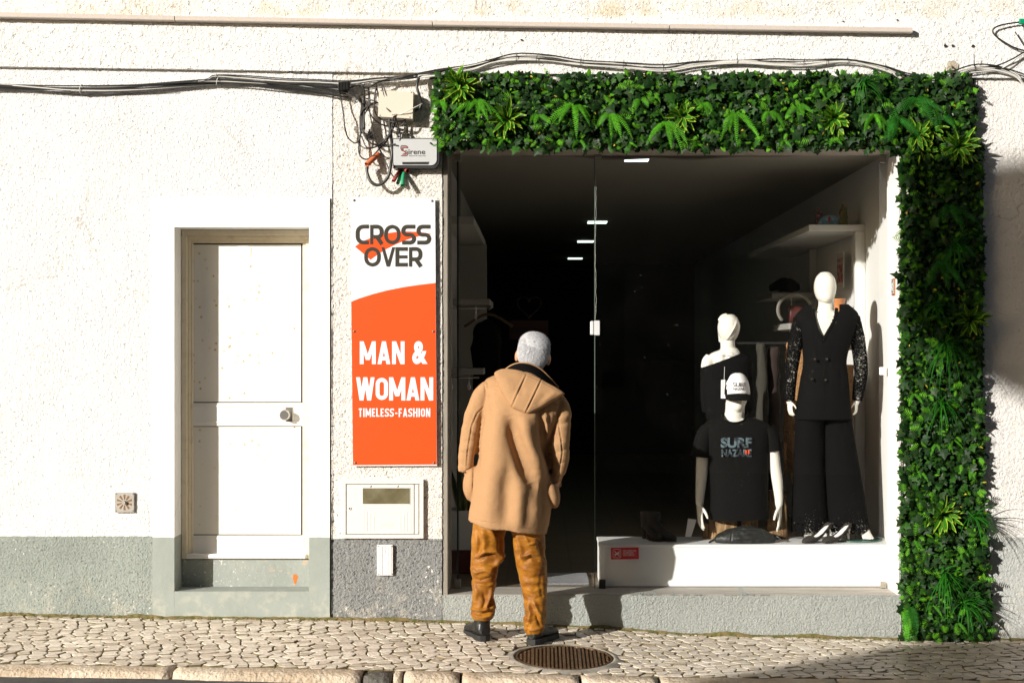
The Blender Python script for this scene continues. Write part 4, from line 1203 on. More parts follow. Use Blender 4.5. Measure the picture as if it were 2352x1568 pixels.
for i in range(0, 7):
    y = lerp(172, 338, i / 6); a, c = P(1006, y, -.02), P(2240, y, -.02); mb.box(a.x, c.x, -.020, -.016, a.z - .002, a.z + .002)
for i in range(0, 7):
    x = lerp(2070, 2256, i / 6); a, c = P(x, 1462, -.012), P(x, 338, -.012); mb.box(a.x - .002, a.x + .002, -.0165, -.0105, a.z, c.z)
for i in range(0, 42):
    y = lerp(345, 1460, i / 41); a, c = P(2068, y, -.02), P(2258, y, -.02); mb.box(a.x, c.x, -.0205, -.0165, a.z - .002, a.z + .002)
mb.build('mesh_panel', mat('dark_green_mesh', (.006, .012, .006), .8), gw)
mb = MB()
# under layer, hiding most of the grid, then the leaf mass
for k in range(4600):
    x, y = spot(); add_leaf(mb, P(x, y, -.015 - random.random() * .03), OVAL if k % 3 else IVY, rnd_n(.5), rnd_v(1.2), random.uniform(.03, .055), random.choice((0, 0, 1)))
for k in range(5600):
    x, y = spot()
    hang = random.random() < .035 and y < 345 and x < 2060
    if hang: y = random.uniform(338, 348)
    s = random.uniform(.026, .05) if random.random() < .8 else random.uniform(.05, .075)
    add_leaf(mb, P(x, y - 3, -.035 - random.random() ** 1.2 * .075), IVY, rnd_n(.62), rnd_v(.8), s, random.choices((0, 1, 2), (.5, .25, .25))[0])
for k in range(3600):
    x, y = spot()
    add_leaf(mb, P(x, y, -.03 - random.random() * .08), OVAL, rnd_n(.9), Vector((random.gauss(0, 1), random.gauss(0, .6), random.gauss(0, 1))), random.uniform(.022, .042), random.choices((0, 1, 3), (.45, .45, .1))[0])
for k in range(230):
    x, y = spot(); add_leaf(mb, P(x, y, -.045 - random.random() * .06), OVAL, rnd_n(.8), rnd_v(2), random.uniform(.016, .028), 4)
# small bright sprigs
for k in range(1600):
    x, y = spot(); b0 = P(x, y, -.05 - random.random() * .06); n = rnd_n(.6); v = Vector((random.gauss(0, 1), random.gauss(0, .3), random.gauss(-.5, .8)))
    u, v, n = frame(n, v); L = random.uniform(.035, .075)
    for q in range(7):
        t = (q + .6) / 7; w = L * .34 * math.sin(math.pi * min(1, t * .85 + .2))
        for sg in (-1, 1):
            p = b0 + v * (L * t); e = p + u * (sg * w) + v * (w * .35) - n * (w * .2)
            mb.add([p - v * .0028, e, p + v * .0036], [(0, 1, 2)], 3)
# ragged edges: pointed ovals that stick out past the panel
for k in range(230):
    r = random.random()
    if r < .25: b0 = P(random.uniform(1005, 2230), 176, -.05); v = Vector((random.gauss(0, .5), -.2, 1))
    elif r < .40: b0 = P(1008, random.uniform(190, 335), -.05); v = Vector((-1, -.3, random.gauss(0, .4)))
    elif r < .62: b0 = P(interp(0, [(0, 2080)]), random.uniform(360, 1460), -.04); v = Vector((-1, -.3, random.gauss(0, .5)))
    elif r < .85: y = random.uniform(200, 1460); b0 = P(2232 if y < 340 else interp(y, [(c[0], c[2]) for c in COLX]) - 8, y, -.06); v = Vector((1, -.4, random.gauss(0, .5)))
    else: b0 = P(random.uniform(1010, 2060), 334, -.07); v = Vector((random.gauss(0, .5), -.2, -1))
    add_leaf(mb, b0, OVAL if random.random() < .7 else IVY, rnd_n(.5), v, random.uniform(.035, .06), random.choice((1, 1, 0, 3)))
fo = mb.build('ivy_foliage', [L_dark, L_mid, L_grey, L_bright, L_yel], gw, False, False)

def frond(mb, b0, d, L, W_, droop, m=0, n=20, face=Vector((0, -1, .25))):
    p = Vector(b0); d = d.normalized(); step = L / n
    for i in range(n):
        t = i / n
        d = (d + Vector((0, 0, -droop / n))).normalized()
        q = p + d * step
        u, v, nn = frame(face + d * .01, d)
        w = W_ * (math.sin(math.pi * min(1, t * .80 + .22)) ** .8) * (1 - .25 * t)
        for sg in (-1, 1):
            e = p + u * (sg * w) + d * (w * .38) - nn * (w * .22)
            mb.add([p - d * step * .22, p.lerp(e, .55) - d * step * .18, e, p.lerp(e, .5) + d * step * .30, p + d * step * .26], [(0, 1, 2, 3, 4)], m)
        p = q
def fern(px, py, n, L, spread, m=L_fern, Y=-.10, down=.55, W_=.024):
    mb = MB(); b0 = P(px, py, Y)
    for k in range(n):
        a = lerp(-spread, spread, (k + .5) / n) + random.gauss(0, .24)
        d = Vector((math.sin(a), -.55 + random.gauss(0, .12), math.cos(a) * .25 - down))
        frond(mb, b0 + Vector((math.sin(a) * .01, 0, 0)), d, L * random.uniform(.55, 1.15), W_ * random.uniform(.75, 1.0), random.uniform(.5, 1.6), face=Vector((random.gauss(0, .25), -1, random.gauss(.35, .2))))
    return mb.build('fern', m, gw, False, False)
for a in ((1095, 228, 8, .25, 1.1), (1318, 236, 8, .26, 1.2), (1402, 258, 6, .23, .9), (1530, 280, 7, .24, .9), (1690, 258, 8, .25, 1.0), (1835, 240, 4, .13, 1.2), (1770, 255, 4, .14, 1.3), (1235, 262, 3, .12, 1.0), (1470, 225, 3, .13, 1.0), (1620, 235, 3, .13, .8), (2010, 262, 5, .2, .9), (1010, 230, 3, .13, .6)): fern(*a)
for a in ((2060, 268, 7, .22, 1.2), (2105, 222, 6, .24, 1.3), (2160, 262, 4, .16, 1.0), (2090, 1395, 3, .2, .6)): fern(*a, m=L_fern2, W_=.034)
for a in ((2180, 470, 5, .24, 1.0), (2160, 600, 5, .26, .9), (2200, 560, 4, .2, .9)): fern(*a, m=L_fern2, W_=.03)
for px, py in ((1160, 318), (1450, 330), (1700, 320), (1915, 318), (1800, 322), (2110, 1080), (2210, 1260), (2100, 1240), (2150, 1020), (2190, 1010), (2230, 1080), (2100, 905), (2140, 1390), (2200, 1430), (1500, 215), (1880, 205), (1820, 190), (1600, 330), (1330, 322)): fern(px, py, 2, .085, .7, W_=.014)
# one broad frond hanging at the foot of the column
mb = MB(); frond(mb, P(2080, 1385, -.06), Vector((-.10, -.5, -.6)), .26, .045, .5, n=26, face=Vector((-.75, -1, .2))); frond(mb, P(2078, 1392, -.06), Vector((.05, -.4, -.8)), .22, .04, .3, n=24, face=Vector((-.8, -1, .1))); mb.build('fern', L_fern, gw, False, False)

def lance(mb, b0, d, L, w, bend, roll):
    p = Vector(b0); d = d.normalized(); n = 7; rows = []
    side = d.cross(Vector((0, -1, .2)))
    if side.length < .1: side = Vector((1, 0, 0))
    side.normalize(); side = Matrix.Rotation(roll, 3, d) @ side
    for i in range(n + 1):
        t = i / n
        ww = w * (math.sin(math.pi * (t * .86 + .12)) ** .9) if i < n else .0008
        nn = side.cross(d)
        rows.append([p - side * ww + nn * ww * .25, p - side * ww * .66, p, p + side * ww * .66, p + side * ww + nn * ww * .25])
        d = (d + Vector((0, 0, -bend / n))).normalized(); p = p + d * (L / n)
    b = len(mb.v)
    for r in rows: mb.v.extend(tuple(q) for q in r)
    for i in range(n):
        for j in range(4):
            mb.f.append((b + i * 5 + j, b + i * 5 + j + 1, b + (i + 1) * 5 + j + 1, b + (i + 1) * 5 + j)); mb.m.append(1 if j in (0, 3) or i >= 6 else 0)
def rosette(px, py, n, L, mats, Y=-.09):
    mb = MB(); b0 = P(px, py, Y)
    for k in range(n):
        a = k * 2.4 + random.gauss(0, .2); out = .45 + .9 * (k / n)
        d = Vector((math.cos(a) * out, -1.0 + .55 * k / n, math.sin(a) * out))
        lance(mb, b0 + Vector((math.cos(a), 0, math.sin(a))) * .006, d, L * random.uniform(.75, 1.1), random.uniform(.0125, .017), random.uniform(.1, .6), random.gauss(0, .5))
    return mb.build('variegated_rosette', mats, gw, False, False)
VM = [L_lance, L_lime]
rosette(1056, 200, 26, .13, VM); rosette(1048, 180, 8, .11, VM); rosette(1165, 275, 22, .13, VM); rosette(1567, 268, 22, .12, VM); rosette(1915, 272, 24, .12, VM)
rosette(2105, 310, 16, .11, VM); rosette(2200, 338, 28, .14, VM); rosette(2165, 1182, 26, .13, VM); rosette(2118, 345, 10, .09, VM); rosette(2228, 735, 22, .13, VM); rosette(2140, 300, 10, .10, VM)

def tuft(px, py, n, L, lean, Y=-.12, w=.0065):
    mb = MB(); b0 = P(px, py, Y)
    for k in range(n):
        d = Vector((lean + random.gauss(0, .45), -.45 + random.gauss(0, .18), .15 + random.gauss(0, .35))).normalized(); p = b0 + Vector((random.gauss(0, .012), 0, random.gauss(0, .012)))
        LL = L * random.uniform(.6, 1.1); m = 9; sd = Vector((random.gauss(0, .6), random.gauss(0, .3), 1)).cross(d).normalized(); b = len(mb.v)
        for i in range(m + 1):
            ww = w * (1 - .92 * (i / m) ** 1.5) * .5
            mb.v.extend([tuple(p - sd * ww), tuple(p + sd * ww)])
            d = (d + Vector((0, .02, -1.5 / m))).normalized(); p = p + d * LL / m
        for i in range(m): mb.f.append((b + 2 * i, b + 2 * i + 1, b + 2 * i + 3, b + 2 * i + 2)); mb.m.append(0)
    return mb.build('grass_tuft', L_grass, gw, False, False)
tuft(1985, 190, 46, .22, .25); tuft(2172, 790, 50, .34, .25); tuft(2150, 700, 26, .22, .1); tuft(2162, 925, 46, .25, .05); tuft(2195, 560, 30, .22, .2)
tuft(2232, 1185, 46, .27, .55, w=.008); tuft(2168, 1325, 46, .26, .25, w=.008); tuft(2215, 1385, 46, .26, .35, w=.008)

# ================================================================== the person looking into the shop
def Q(x, y, Y=-.40): return P(992.2 + .508 * x, 735 + .508 * y, Y)
def Q2(co):
    k = F / (D0 + co[:, 1])
    return np.stack([(co[:, 0] * k + VX - 992.2) / .508, (VY - (co[:, 2] - EYE) * k - 735) / .508], 1)
def pxm(Y): return .508 * (D0 + Y) / F
def ring_lr(L, R, hd, Y, n=40, pw=2.4, q=Q):
    """cross-section seen edge-on between two survey points, hd metres deep"""
    a, b = q(*L, Y), q(*R, Y); c = (a + b) / 2; h = (b - a) / 2
    out = []
    for k in range(n):
        t = 2 * math.pi * k / n; cx, sy = math.cos(t), math.sin(t)
        e = 2.0 / pw
        out.append(c + h * (abs(cx) ** e * (1 if cx > 0 else -1)) + Vector((0, hd * (abs(sy) ** e) * (1 if sy > 0 else -1), 0)))
    return out
def ring_interp(rows, sub=4):
    """rows: (L, R, hd, Y) smoothly interpolated"""
    A = np.array([[*r[0], *r[1], r[2], r[3]] for r in rows], float)
    t = np.arange(len(A)); T = np.linspace(0, len(A) - 1, (len(A) - 1) * sub + 1)
    out = []
    for tt in T:
        i = min(int(tt), len(A) - 2); f = tt - i
        p0, p1, p2, p3 = A[max(0, i - 1)], A[i], A[i + 1], A[min(len(A) - 1, i + 2)]
        v = .5 * (2 * p1 + (p2 - p0) * f + (2 * p0 - 5 * p1 + 4 * p2 - p3) * f * f + (3 * p1 - p0 - 3 * p2 + p3) * f ** 3)
        out.append(((v[0], v[1]), (v[2], v[3]), v[4], v[5]))
    return out
def limb(mb, pts, q=Q, Y=-.40, pm=None, n=18, flat=None, sub=5, cap=True):
    """pts: (x, y, radius) in survey pixels, optional 4th = depth"""
    pm = pm or pxm(Y)
    c = catmull([q(p[0], p[1], p[3] if len(p) > 3 else Y) for p in pts], sub)
    r = catmull([(p[2], 0, 0) for p in pts], sub)
    mb.tube(c, [max(.004, a.x * pm) for a in r], n, cap=cap, flat=flat)

def add_hand(mb, wrist, d, palm_n, thumb, s=1.0, curl=.5):
    """palm plus four bent fingers and a thumb; d = pointing direction, palm_n = palm facing, thumb = +1 / -1 side"""
    d = d.normalized(); palm_n = (palm_n - d * palm_n.dot(d)).normalized(); side = d.cross(palm_n) * thumb
    R = []
    for t, w, h in ((-.01, .026, .020), (.02, .032, .019), (.05, .039, .016), (.085, .040, .013), (.098, .036, .010)):
        c = wrist + d * t * s
        R.append([c + side * math.cos(a) * w * s + palm_n * math.sin(a) * h * s for a in np.linspace(0, 2 * math.pi, 16, endpoint=False)])
    mb.loft(R)
    for k, (o, L) in enumerate(((.029, .070), (.010, .080), (-.010, .074), (-.028, .058))):
        p = wrist + d * .088 * s + side * o * s; dd = d.copy(); pts = [p - d * .012 * s, p]
        for j, f in enumerate((.45, .32, .25)):
            dd = (dd + palm_n * curl * (.35 + .25 * j) + side * (-.02 * k)).normalized(); p = p + dd * L * f * s; pts.append(p)
        mb.tube(pts, [.0092 * s, .009 * s, .0084 * s, .0076 * s, .006 * s], 10)
    p = wrist + d * .018 * s + side * .026 * s; dd = (d * .75 + side * .7 + palm_n * .35).normalized(); pts = [p - side * .01 * s, p]
    for f in (.038, .030, .024):
        p = p + dd * f * s; pts.append(p); dd = (dd + d * .35 - side * .18).normalized()
    mb.tube(pts, [.013 * s, .0125 * s, .0108 * s, .0098 * s, .0072 * s], 10)

M_skin = mat('skin', (.55, .25, .13), .5, var=(30, (.62, .31, .18), .4, .7))
M_wool = mat('camel_wool', (.385, .215, .10), .85, sheen=.05, var=(260, (.43, .255, .13), .4, .65), bump=(170, .35, .004), spec=.2)
M_wool2 = mat('camel_wool_seam', (.40, .22, .09), .9, spec=.2)
M_lining = mat('black_lining', (.004, .004, .004), .9, spec=.1)
def velvet():
    m, nt, b, out = new_mat('ochre_velvet')
    v = obj_vec(nt)
    mp = _n(nt, 'ShaderNodeMapping'); mp.inputs['Scale'].default_value = (.9, .9, 1.9); mp.inputs['Rotation'].default_value = (0, .5, 0); nt.links.new(v, mp.inputs[0])
    c = mix_col(nt, ramp(nt, noise_node(nt, mp.outputs[0], 9, 3, .55, .9), .36, .66), (.20, .066, .004), (.37, .150, .012))  # paler and darker patches stand in for the velvet's highlights and shade
    nt.links.new(c, b.inputs['Base Color']); b.inputs['Roughness'].default_value = .55
    b.inputs['Sheen Weight'].default_value = .55; b.inputs['Sheen Tint'].default_value = (1, .75, .3, 1); b.inputs['Sheen Roughness'].default_value = .35; b.inputs['Specular IOR Level'].default_value = .3
    bp = _n(nt, 'ShaderNodeBump'); bp.inputs['Strength'].default_value = .15; bp.inputs['Distance'].default_value = .01
    nt.links.new(noise_node(nt, mp.outputs[0], 22, 3, .5, 1.0), bp.inputs['Height']); nt.links.new(bp.outputs[0], b.inputs['Normal'])
    return m
M_velvet = velvet()
M_boot = mat('black_leather', (.012, .012, .011), .38, bump=(80, .25, .004))
M_sole = mat('black_sole', (.018, .018, .017), .7)
M_hair2 = mat('hair_mid', (.44, .44, .45), .55); M_hair3 = mat('hair_dark', (.30, .30, .31), .55)
M_hair = mat('silver_hair', (.52, .52, .535), .6, var=(160, (.58, .58, .60), .4, .6), stretch=(3, 3, .6))

HX, HY = 459, 148                       # head centre in the survey
hc = Q(HX, HY, -.30)
man = thing('person', 'person seen from behind in a camel hooded coat and ochre trousers, hands in pockets', 'person', (hc.x, -.42, ground(hc.x, -.42)))
tilt = Matrix.Rotation(math.radians(7), 3, 'Y')
pm = pxm(-.35)
# one continuous body: head with features, neck, trunk, arms, hands, legs, feet
mb = MB()
mb.ellipsoid(hc + Vector((0, .01, .01)), (.079, .098, .108), tilt)
mb.ellipsoid(hc + tilt @ Vector((0, .045, -.055)), (.060, .065, .075), tilt)
mb.ellipsoid(hc + tilt @ Vector((0, .112, -.02)), (.013, .022, .026), tilt)
mb.ellipsoid(hc + tilt @ Vector((0, .105, -.068)), (.026, .014, .008), tilt)
for sg in (-1, 1):
    mb.ellipsoid(hc + tilt @ Vector((sg * .091, .008, -.028)), (.014, .020, .035), tilt @ Matrix.Rotation(sg * -.35, 3, 'Z'))
    mb.ellipsoid(hc + tilt @ Vector((sg * .034, .088, .012)), (.026, .012, .007), tilt)
limb(mb, [(462, 190, 44, -.31), (450, 250, 46, -.33), (440, 300, 60, -.35)], Y=-.33)
mb.loft([ring_lr(*r, n=24) for r in ring_interp([((370, 270), (490, 300), .05, -.35), ((290, 300), (560, 350), .075, -.36), ((265, 380), (540, 410), .09, -.37), ((262, 520), (500, 530), .10, -.38), ((255, 650), (495, 660), .10, -.39), ((240, 780), (500, 790), .115, -.40), ((235, 900), (500, 910), .115, -.40)], 2)])
limb(mb, [(275, 320, 28, -.37), (195, 430, 26, -.38), (160, 560, 24, -.38), (158, 650, 19, -.37), (160, 690, 16, -.36)], Y=-.38)
limb(mb, [(560, 375, 28, -.38), (578, 470, 26, -.39), (578, 580, 24, -.40), (578, 670, 19, -.39), (574, 715, 16, -.38)], Y=-.38)
add_hand(mb, Q(160, 692, -.36), Q(176, 780, -.33) - Q(160, 692, -.36), Vector((.8, .2, 0)), 1, .95, .35)
add_hand(mb, Q(574, 712, -.38), Q(556, 790, -.35) - Q(574, 712, -.38), Vector((-.8, .2, 0)), -1, .95, .35)
limb(mb, [(265, 880, 58, -.40), (255, 1000, 52, -.40), (238, 1120, 44, -.39), (232, 1240, 36, -.40), (229, 1330, 24, -.40), (226, 1400, 15, -.40)], Y=-.40)
limb(mb, [(440, 900, 58, -.42), (445, 1030, 52, -.42), (455, 1150, 44, -.42), (465, 1280, 36, -.43), (468, 1390, 22, -.44), (466, 1435, 15, -.44)], Y=-.42)
body = link_mesh('body', remesh(mb, .006, 3), M_skin, man, True)
for sg in (-1, 1):
    mb = MB(); mb.ellipsoid(hc + tilt @ Vector((sg * .033, .092, -.002)), (.012, .010, .010), n=12, k=8); mb.build('eye', mat('eye_white', (.75, .73, .70), .2) if sg < 0 else bpy.data.materials['eye_white'], body, True)

# hair: a cropped cap with short strands lying down from the crown
mb = MB(); rings = []
crown = Vector((-.020, -.086, .056))
def hair_r(p):  # point on the hair shell for a unit direction
    k = (abs(p.x) ** 2.6 + abs(p.y) ** 2.6 + abs(p.z) ** 2.6) ** (-1 / 2.6)
    return Vector((p.x * .0865, p.y * .104, p.z * .112)) * k
N1, N2 = 40, 22
def hairline(a):   # lowest polar angle of the hair for azimuth a (0 = right, -90 = back)
    back = max(0, -math.sin(a))
    return lerp(1.35, 2.62, back ** .8) if math.sin(a) < 0 else 1.12
top = []
for i in range(N2):
    ring = []
    for k in range(N1):
        a = 2 * math.pi * k / N1; th = hairline(a) * (i + .15) / (N2 - 1)
        p = Vector((math.sin(th) * math.cos(a), math.sin(th) * math.sin(a), math.cos(th)))
        nn = mnoise.noise(p * 5.0) * .05 + mnoise.noise(Vector((p.x * 14, p.y * 14, p.z * 4))) * .03
        taper = 1 - .30 * max(0, (th - 1.7)) ** 1.3 * (1 if p.y < 0 else 0)
        q = hair_r(p) * (1 + nn); q.x *= taper
        ring.append(hc + tilt @ q)
    rings.append(ring)
mb.loft(rings, 1, cap=True)
for k in range(11000):
    a = random.uniform(0, 2 * math.pi); th = hairline(a) * random.random() ** .7
    p = Vector((math.sin(th) * math.cos(a), math.sin(th) * math.sin(a), math.cos(th)))
    q = hair_r(p); q.x *= 1 - .30 * max(0, (th - 1.7)) ** 1.3 * (1 if p.y < 0 else 0)
    if (q - crown).length < .026 and random.random() < .85: continue
    dn = (q - crown); dn = (dn - p * dn.dot(p))
    dn = (dn.normalized() * .8 + Vector((random.gauss(0, .28), random.gauss(0, .28), random.gauss(-.15, .25)))); dn = (dn - p * dn.dot(p)).normalized()
    L = random.uniform(.012, .026) * (1.35 if th < 1.0 else .8); w = random.uniform(.0006, .0013)
    s_ = p.cross(dn).normalized() * w
    b0 = q * 1.0; m1 = q + dn * L * .6 + p * .005; e = q + dn * L + p * (.004 + random.random() * .004)
    mb.add([hc + tilt @ (b0 - s_), hc + tilt @ (b0 + s_), hc + tilt @ (m1 + s_ * .8), hc + tilt @ (m1 - s_ * .8), hc + tilt @ e], [(0, 1, 2, 3), (3, 2, 4)], random.choices((0, 1, 2), (.60, .28, .12))[0])
hair = mb.build('hair', [M_hair, M_hair2, M_hair3], man, True, False)
mb = MB(); rr = []
cd = hair_r(crown.normalized()) if False else crown
pn = Vector((crown.x / .0075, crown.y / .0108, crown.z / .0134)).normalized()
for r, h in ((.017, -.0008), (.010, .0004), (.005, .0008)):
    u = pn.cross(Vector((1, 0, 0))).normalized(); w = pn.cross(u)
    base = Vector((crown.x, crown.y, crown.z)); base = base * (1.0 / math.sqrt((base.x / .0865) ** 2 + (base.y / .104) ** 2 + (base.z / .116) ** 2))
    rr.append([hc + tilt @ (base + (u * math.cos(a) * r * 1.2 + w * math.sin(a) * r * .8) * (1 + random.uniform(-.2, .2)) + pn * (h + .0015)) for a in np.linspace(0, 2 * math.pi, 18, endpoint=False)])
mb.loft(rr); mb.build('bald_spot', mat('pink_scalp', (.50, .28, .19), .55, var=(120, (.52, .42, .38), .45, .6)), man, True)

# trousers
mb = MB()
TL = [((190, 800), (350, 810), .10, -.40), ((186, 900), (345, 915), .105, -.40), ((181, 960), (333, 965), .10, -.40), ((178, 1030), (330, 1030), .095, -.395), ((176, 1085), (324, 1085), .09, -.39), ((175, 1130), (305, 1130), .085, -.385), ((179, 1175), (290, 1175), .078, -.385), ((184, 1220), (286, 1220), .074, -.39), ((181, 1270), (286, 1270), .072, -.395), ((176, 1310), (287, 1310), .07, -.40), ((177, 1335), (285, 1330), .066, -.40), ((188, 1352), (268, 1354), .052, -.40)]
TR = [((345, 800), (512, 820), .10, -.42), ((352, 900), (512, 920), .105, -.42), ((358, 960), (512, 975), .10, -.42), ((368, 1030), (513, 1030), .095, -.415), ((380, 1100), (519, 1100), .09, -.41), ((391, 1155), (521, 1150), .085, -.41), ((403, 1210), (521, 1205), .08, -.41), ((416, 1270), (519, 1265), .075, -.42), ((418, 1320), (518, 1315), .07, -.43), ((413, 1360), (515, 1350), .068, -.435), ((418, 1395), (510, 1385), .06, -.44), ((426, 1418), (504, 1412), .052, -.44)]
mb.loft([ring_lr(*r, n=36, pw=2.2) for r in ring_interp(TL, 5)]); mb.loft([ring_lr(*r, n=36, pw=2.2) for r in ring_interp(TR, 5)])
mb.loft([ring_lr(*r, n=30) for r in (((195, 780), (505, 790), .10, -.41), ((190, 880), (510, 890), .10, -.41), ((230, 925), (470, 935), .07, -.41))])
tm = remesh(mb, .0055, 2)
def jit(a, s): return [(x + random.gauss(0, s), y + random.gauss(0, s)) for x, y in a]
ST = [  # left leg: the big fold behind the knee, hanging folds, stacked folds at the ankle
    ([(205, 1068), (240, 1046), (285, 1044), (325, 1062)], 9, .012), ([(208, 1082), (245, 1062), (290, 1060)], 9, -.010), ([(320, 1065), (300, 1085), (285, 1110)], 10, .012), ([(325, 1100), (290, 1130), (280, 1150)], 10, -.014),
    ([(195, 930), (215, 1010), (200, 1075)], 10, -.012), ([(222, 940), (240, 1000), (230, 1040)], 14, .010), ([(290, 930), (320, 985), (310, 1050)], 12, -.010), ([(262, 935), (285, 990)], 10, .008),
    ([(182, 1120), (200, 1140), (240, 1128), (290, 1138)], 8, .009), ([(180, 1165), (215, 1180), (270, 1160)], 8, -.008), ([(190, 1180), (205, 1230), (195, 1280)], 8, .008), ([(215, 1190), (250, 1200), (284, 1188)], 8, .008),
    ([(270, 1210), (258, 1260), (240, 1300)], 8, .009), ([(283, 1230), (275, 1270), (255, 1310)], 8, -.012), ([(178, 1300), (220, 1312), (284, 1296)], 6, .010), ([(180, 1318), (225, 1330), (280, 1312)], 5, -.010), ([(186, 1335), (230, 1342), (278, 1328)], 5, .007),
    ([(230, 1230), (245, 1275), (225, 1310)], 9, -.008),
    # right leg
    ([(365, 960), (385, 1040), (392, 1085)], 9, -.012), ([(378, 965), (402, 1030), (410, 1080)], 10, .008), ([(420, 980), (440, 1010), (470, 1000), (505, 1025)], 9, .009), ([(470, 985), (498, 1040), (508, 1090)], 10, -.011), ([(410, 1070), (445, 1052), (480, 1060), (510, 1090)], 9, .010), ([(420, 1090), (450, 1075), (490, 1090)], 8, -.008),
    ([(400, 1120), (440, 1130), (500, 1120)], 8, .007), ([(398, 1150), (445, 1165), (515, 1150)], 8, -.007), ([(405, 1175), (450, 1190), (518, 1180)], 8, .008), ([(500, 1140), (490, 1200), (505, 1260)], 9, -.010), ([(415, 1215), (460, 1225), (512, 1205)], 8, .007), ([(425, 1245), (465, 1262), (515, 1235)], 8, -.007),
    ([(435, 1270), (445, 1330), (430, 1390)], 8, .009), ([(460, 1270), (480, 1320), (500, 1350)], 8, .008), ([(420, 1330), (435, 1370), (430, 1410)], 6, -.010), ([(470, 1330), (485, 1370), (500, 1385)], 7, -.007), ([(418, 1395), (460, 1400), (508, 1385)], 6, .006)]
sculpt(tm, [(a, w, h * (1.7 if not (a[0][0] > 390 and 1110 < a[0][1] < 1260) else .55)) for a, w, h in ST], Q2, lambda n: n[:, 1] < .45); wobble(tm, 22, .004, 3); wobble(tm, 60, .0012, 9)
link_mesh('trousers', tm, M_velvet, man, True)

# boots
def boot(hx, hy, yaw, Y, leg):
    a, ca, sa = Q(hx, hy, Y), math.cos(yaw), math.sin(yaw)
    gz_ = ground(a.x, Y + .08) + .006
    def L(x, f, z): return Vector((a.x + x * ca + f * sa, Y + f * ca - x * sa, gz_ + z))
    mb = MB()
    def sec(f, w, h0, h1, n=18): return [L(math.cos(t) * w, f, (h0 + h1) / 2 + math.sin(t) * (h1 - h0) / 2) for t in np.linspace(0, 2 * math.pi, n, endpoint=False)]
    mb.loft([sec(-.008, .022, .018, .07), sec(.004, .036, .012, .10), sec(.03, .042, .010, .12), (sec(.09, .041, .010, .115)), sec(.13, .043, .010, .085), sec(.18, .049, .010, .07), sec(.225, .046, .010, .06), sec(.255, .034, .010, .048), sec(.268, .015, .014, .034)])
    T = Q(leg[0], leg[1], leg[2])
    mb.tube([L(0, .045, .04), L(0, .045, .09), L(0, .043, .14), Vector((T.x, T.y, T.z + .02))], [.046, .047, .046, .046], 20)
    me = remesh(mb, .005, 2); wobble(me, 25, .004, hx)
    b = link_mesh('boot', me, M_boot, man, True)
    mb = MB(); out = []
    prof = [(-.016, 0), (-.008, .028), (.02, .041), (.06, .043), (.11, .040), (.17, .050), (.22, .049), (.258, .034), (.276, .0)]
    out = [(w, f) for f, w in prof] + [(-w, f) for f, w in prof[-2:0:-1]]
    mb.loft([[L(w * k, f, z) for w, f in out] for z, k in ((-.008, .98), (.010, 1.04), (.020, 1.04), (.024, .96))])
    mb.build('sole', M_sole, b, False)
    mb = MB(); mb.box(-.009, .009, -.004, .002, -.012, .014); q = []
    mb.v = [tuple(L(v[0] + (.0 if hx < 300 else .0), -.004 + v[1] - .006, .155 + v[2])) for v in mb.v]; mb.build('pull_tab', M_boot, b)
    return b
boot(238, 1440, math.radians(-22), -.435, (229, 1350, -.40))
boot(450, 1462, math.radians(30), -.475, (465, 1412, -.44))

# coat: trunk, sleeves and pocket bulges fused into one cloth
mb = MB()
CT = [((335, 232), (500, 268), .060, -.345), ((292, 248), (548, 300), .085, -.35), ((243, 272), (592, 338), .112, -.36), ((228, 320), (604, 380), .135, -.37), ((226, 400), (578, 440), .148, -.38), ((216, 500), (540, 520), .156, -.385), ((206, 600), (530, 620), .162, -.39), ((194, 690), (536, 715), .168, -.395), ((182, 780), (541, 810), .172, -.40), ((170, 860), (532, 905), .174, -.405), ((164, 903), (519, 966), .174, -.405)]
mb.loft([ring_lr(r[0], r[1], r[2] * 1.14, r[3], n=56, pw=2.0) for r in ring_interp(CT, 6)])
def sleeve(pts, folds, Y):
    c = catmull([Q(p[0], p[1], Y if len(p) < 4 else p[3]) for p in pts], 16); r = [a.x * pxm(Y) for a in catmull([(p[2], 0, 0) for p in pts], 16)]
    n = 28; rings = []
    for i, p in enumerate(c):
        a, b = c[max(0, i - 1)], c[min(len(c) - 1, i + 1)]; t = (b - a).normalized(); u = (Vector((0, 1, 0)) - t * t.y).normalized(); w = t.cross(u)
        py = Q2(np.array([tuple(p)]))[0][1]; ring = []
        for k in range(n):
            th = 2 * math.pi * k / n; lx = math.sin(th); rr = r[i]
            for (fy, fw, amp, slope, ph) in folds:
                rr += .46 * amp * math.exp(-((py - fy - slope * lx) / fw) ** 2) * (.55 + .45 * math.cos(th - ph))
            ring.append(p + u * math.cos(th) * rr * 1.05 + w * math.sin(th) * rr)
        rings.append(ring)
    mb.loft(rings)
sleeve([(262, 300, 36), (225, 345, 42), (194, 430, 43), (176, 500, 42), (165, 560, 41), (157, 620, 37), (153, 660, 34), (154, 682, 33)],
       [(455, 13, .010, 22, math.pi), (492, 9, -.010, 22, math.pi), (515, 12, .009, 18, math.pi), (545, 8, -.009, -14, math.pi), (575, 12, .008, -16, 3.6), (606, 8, -.008, 12, math.pi), (635, 12, .008, 14, math.pi), (668, 5, .006, 4, 3.1), (655, 5, -.006, 4, 3.1)], -.385)
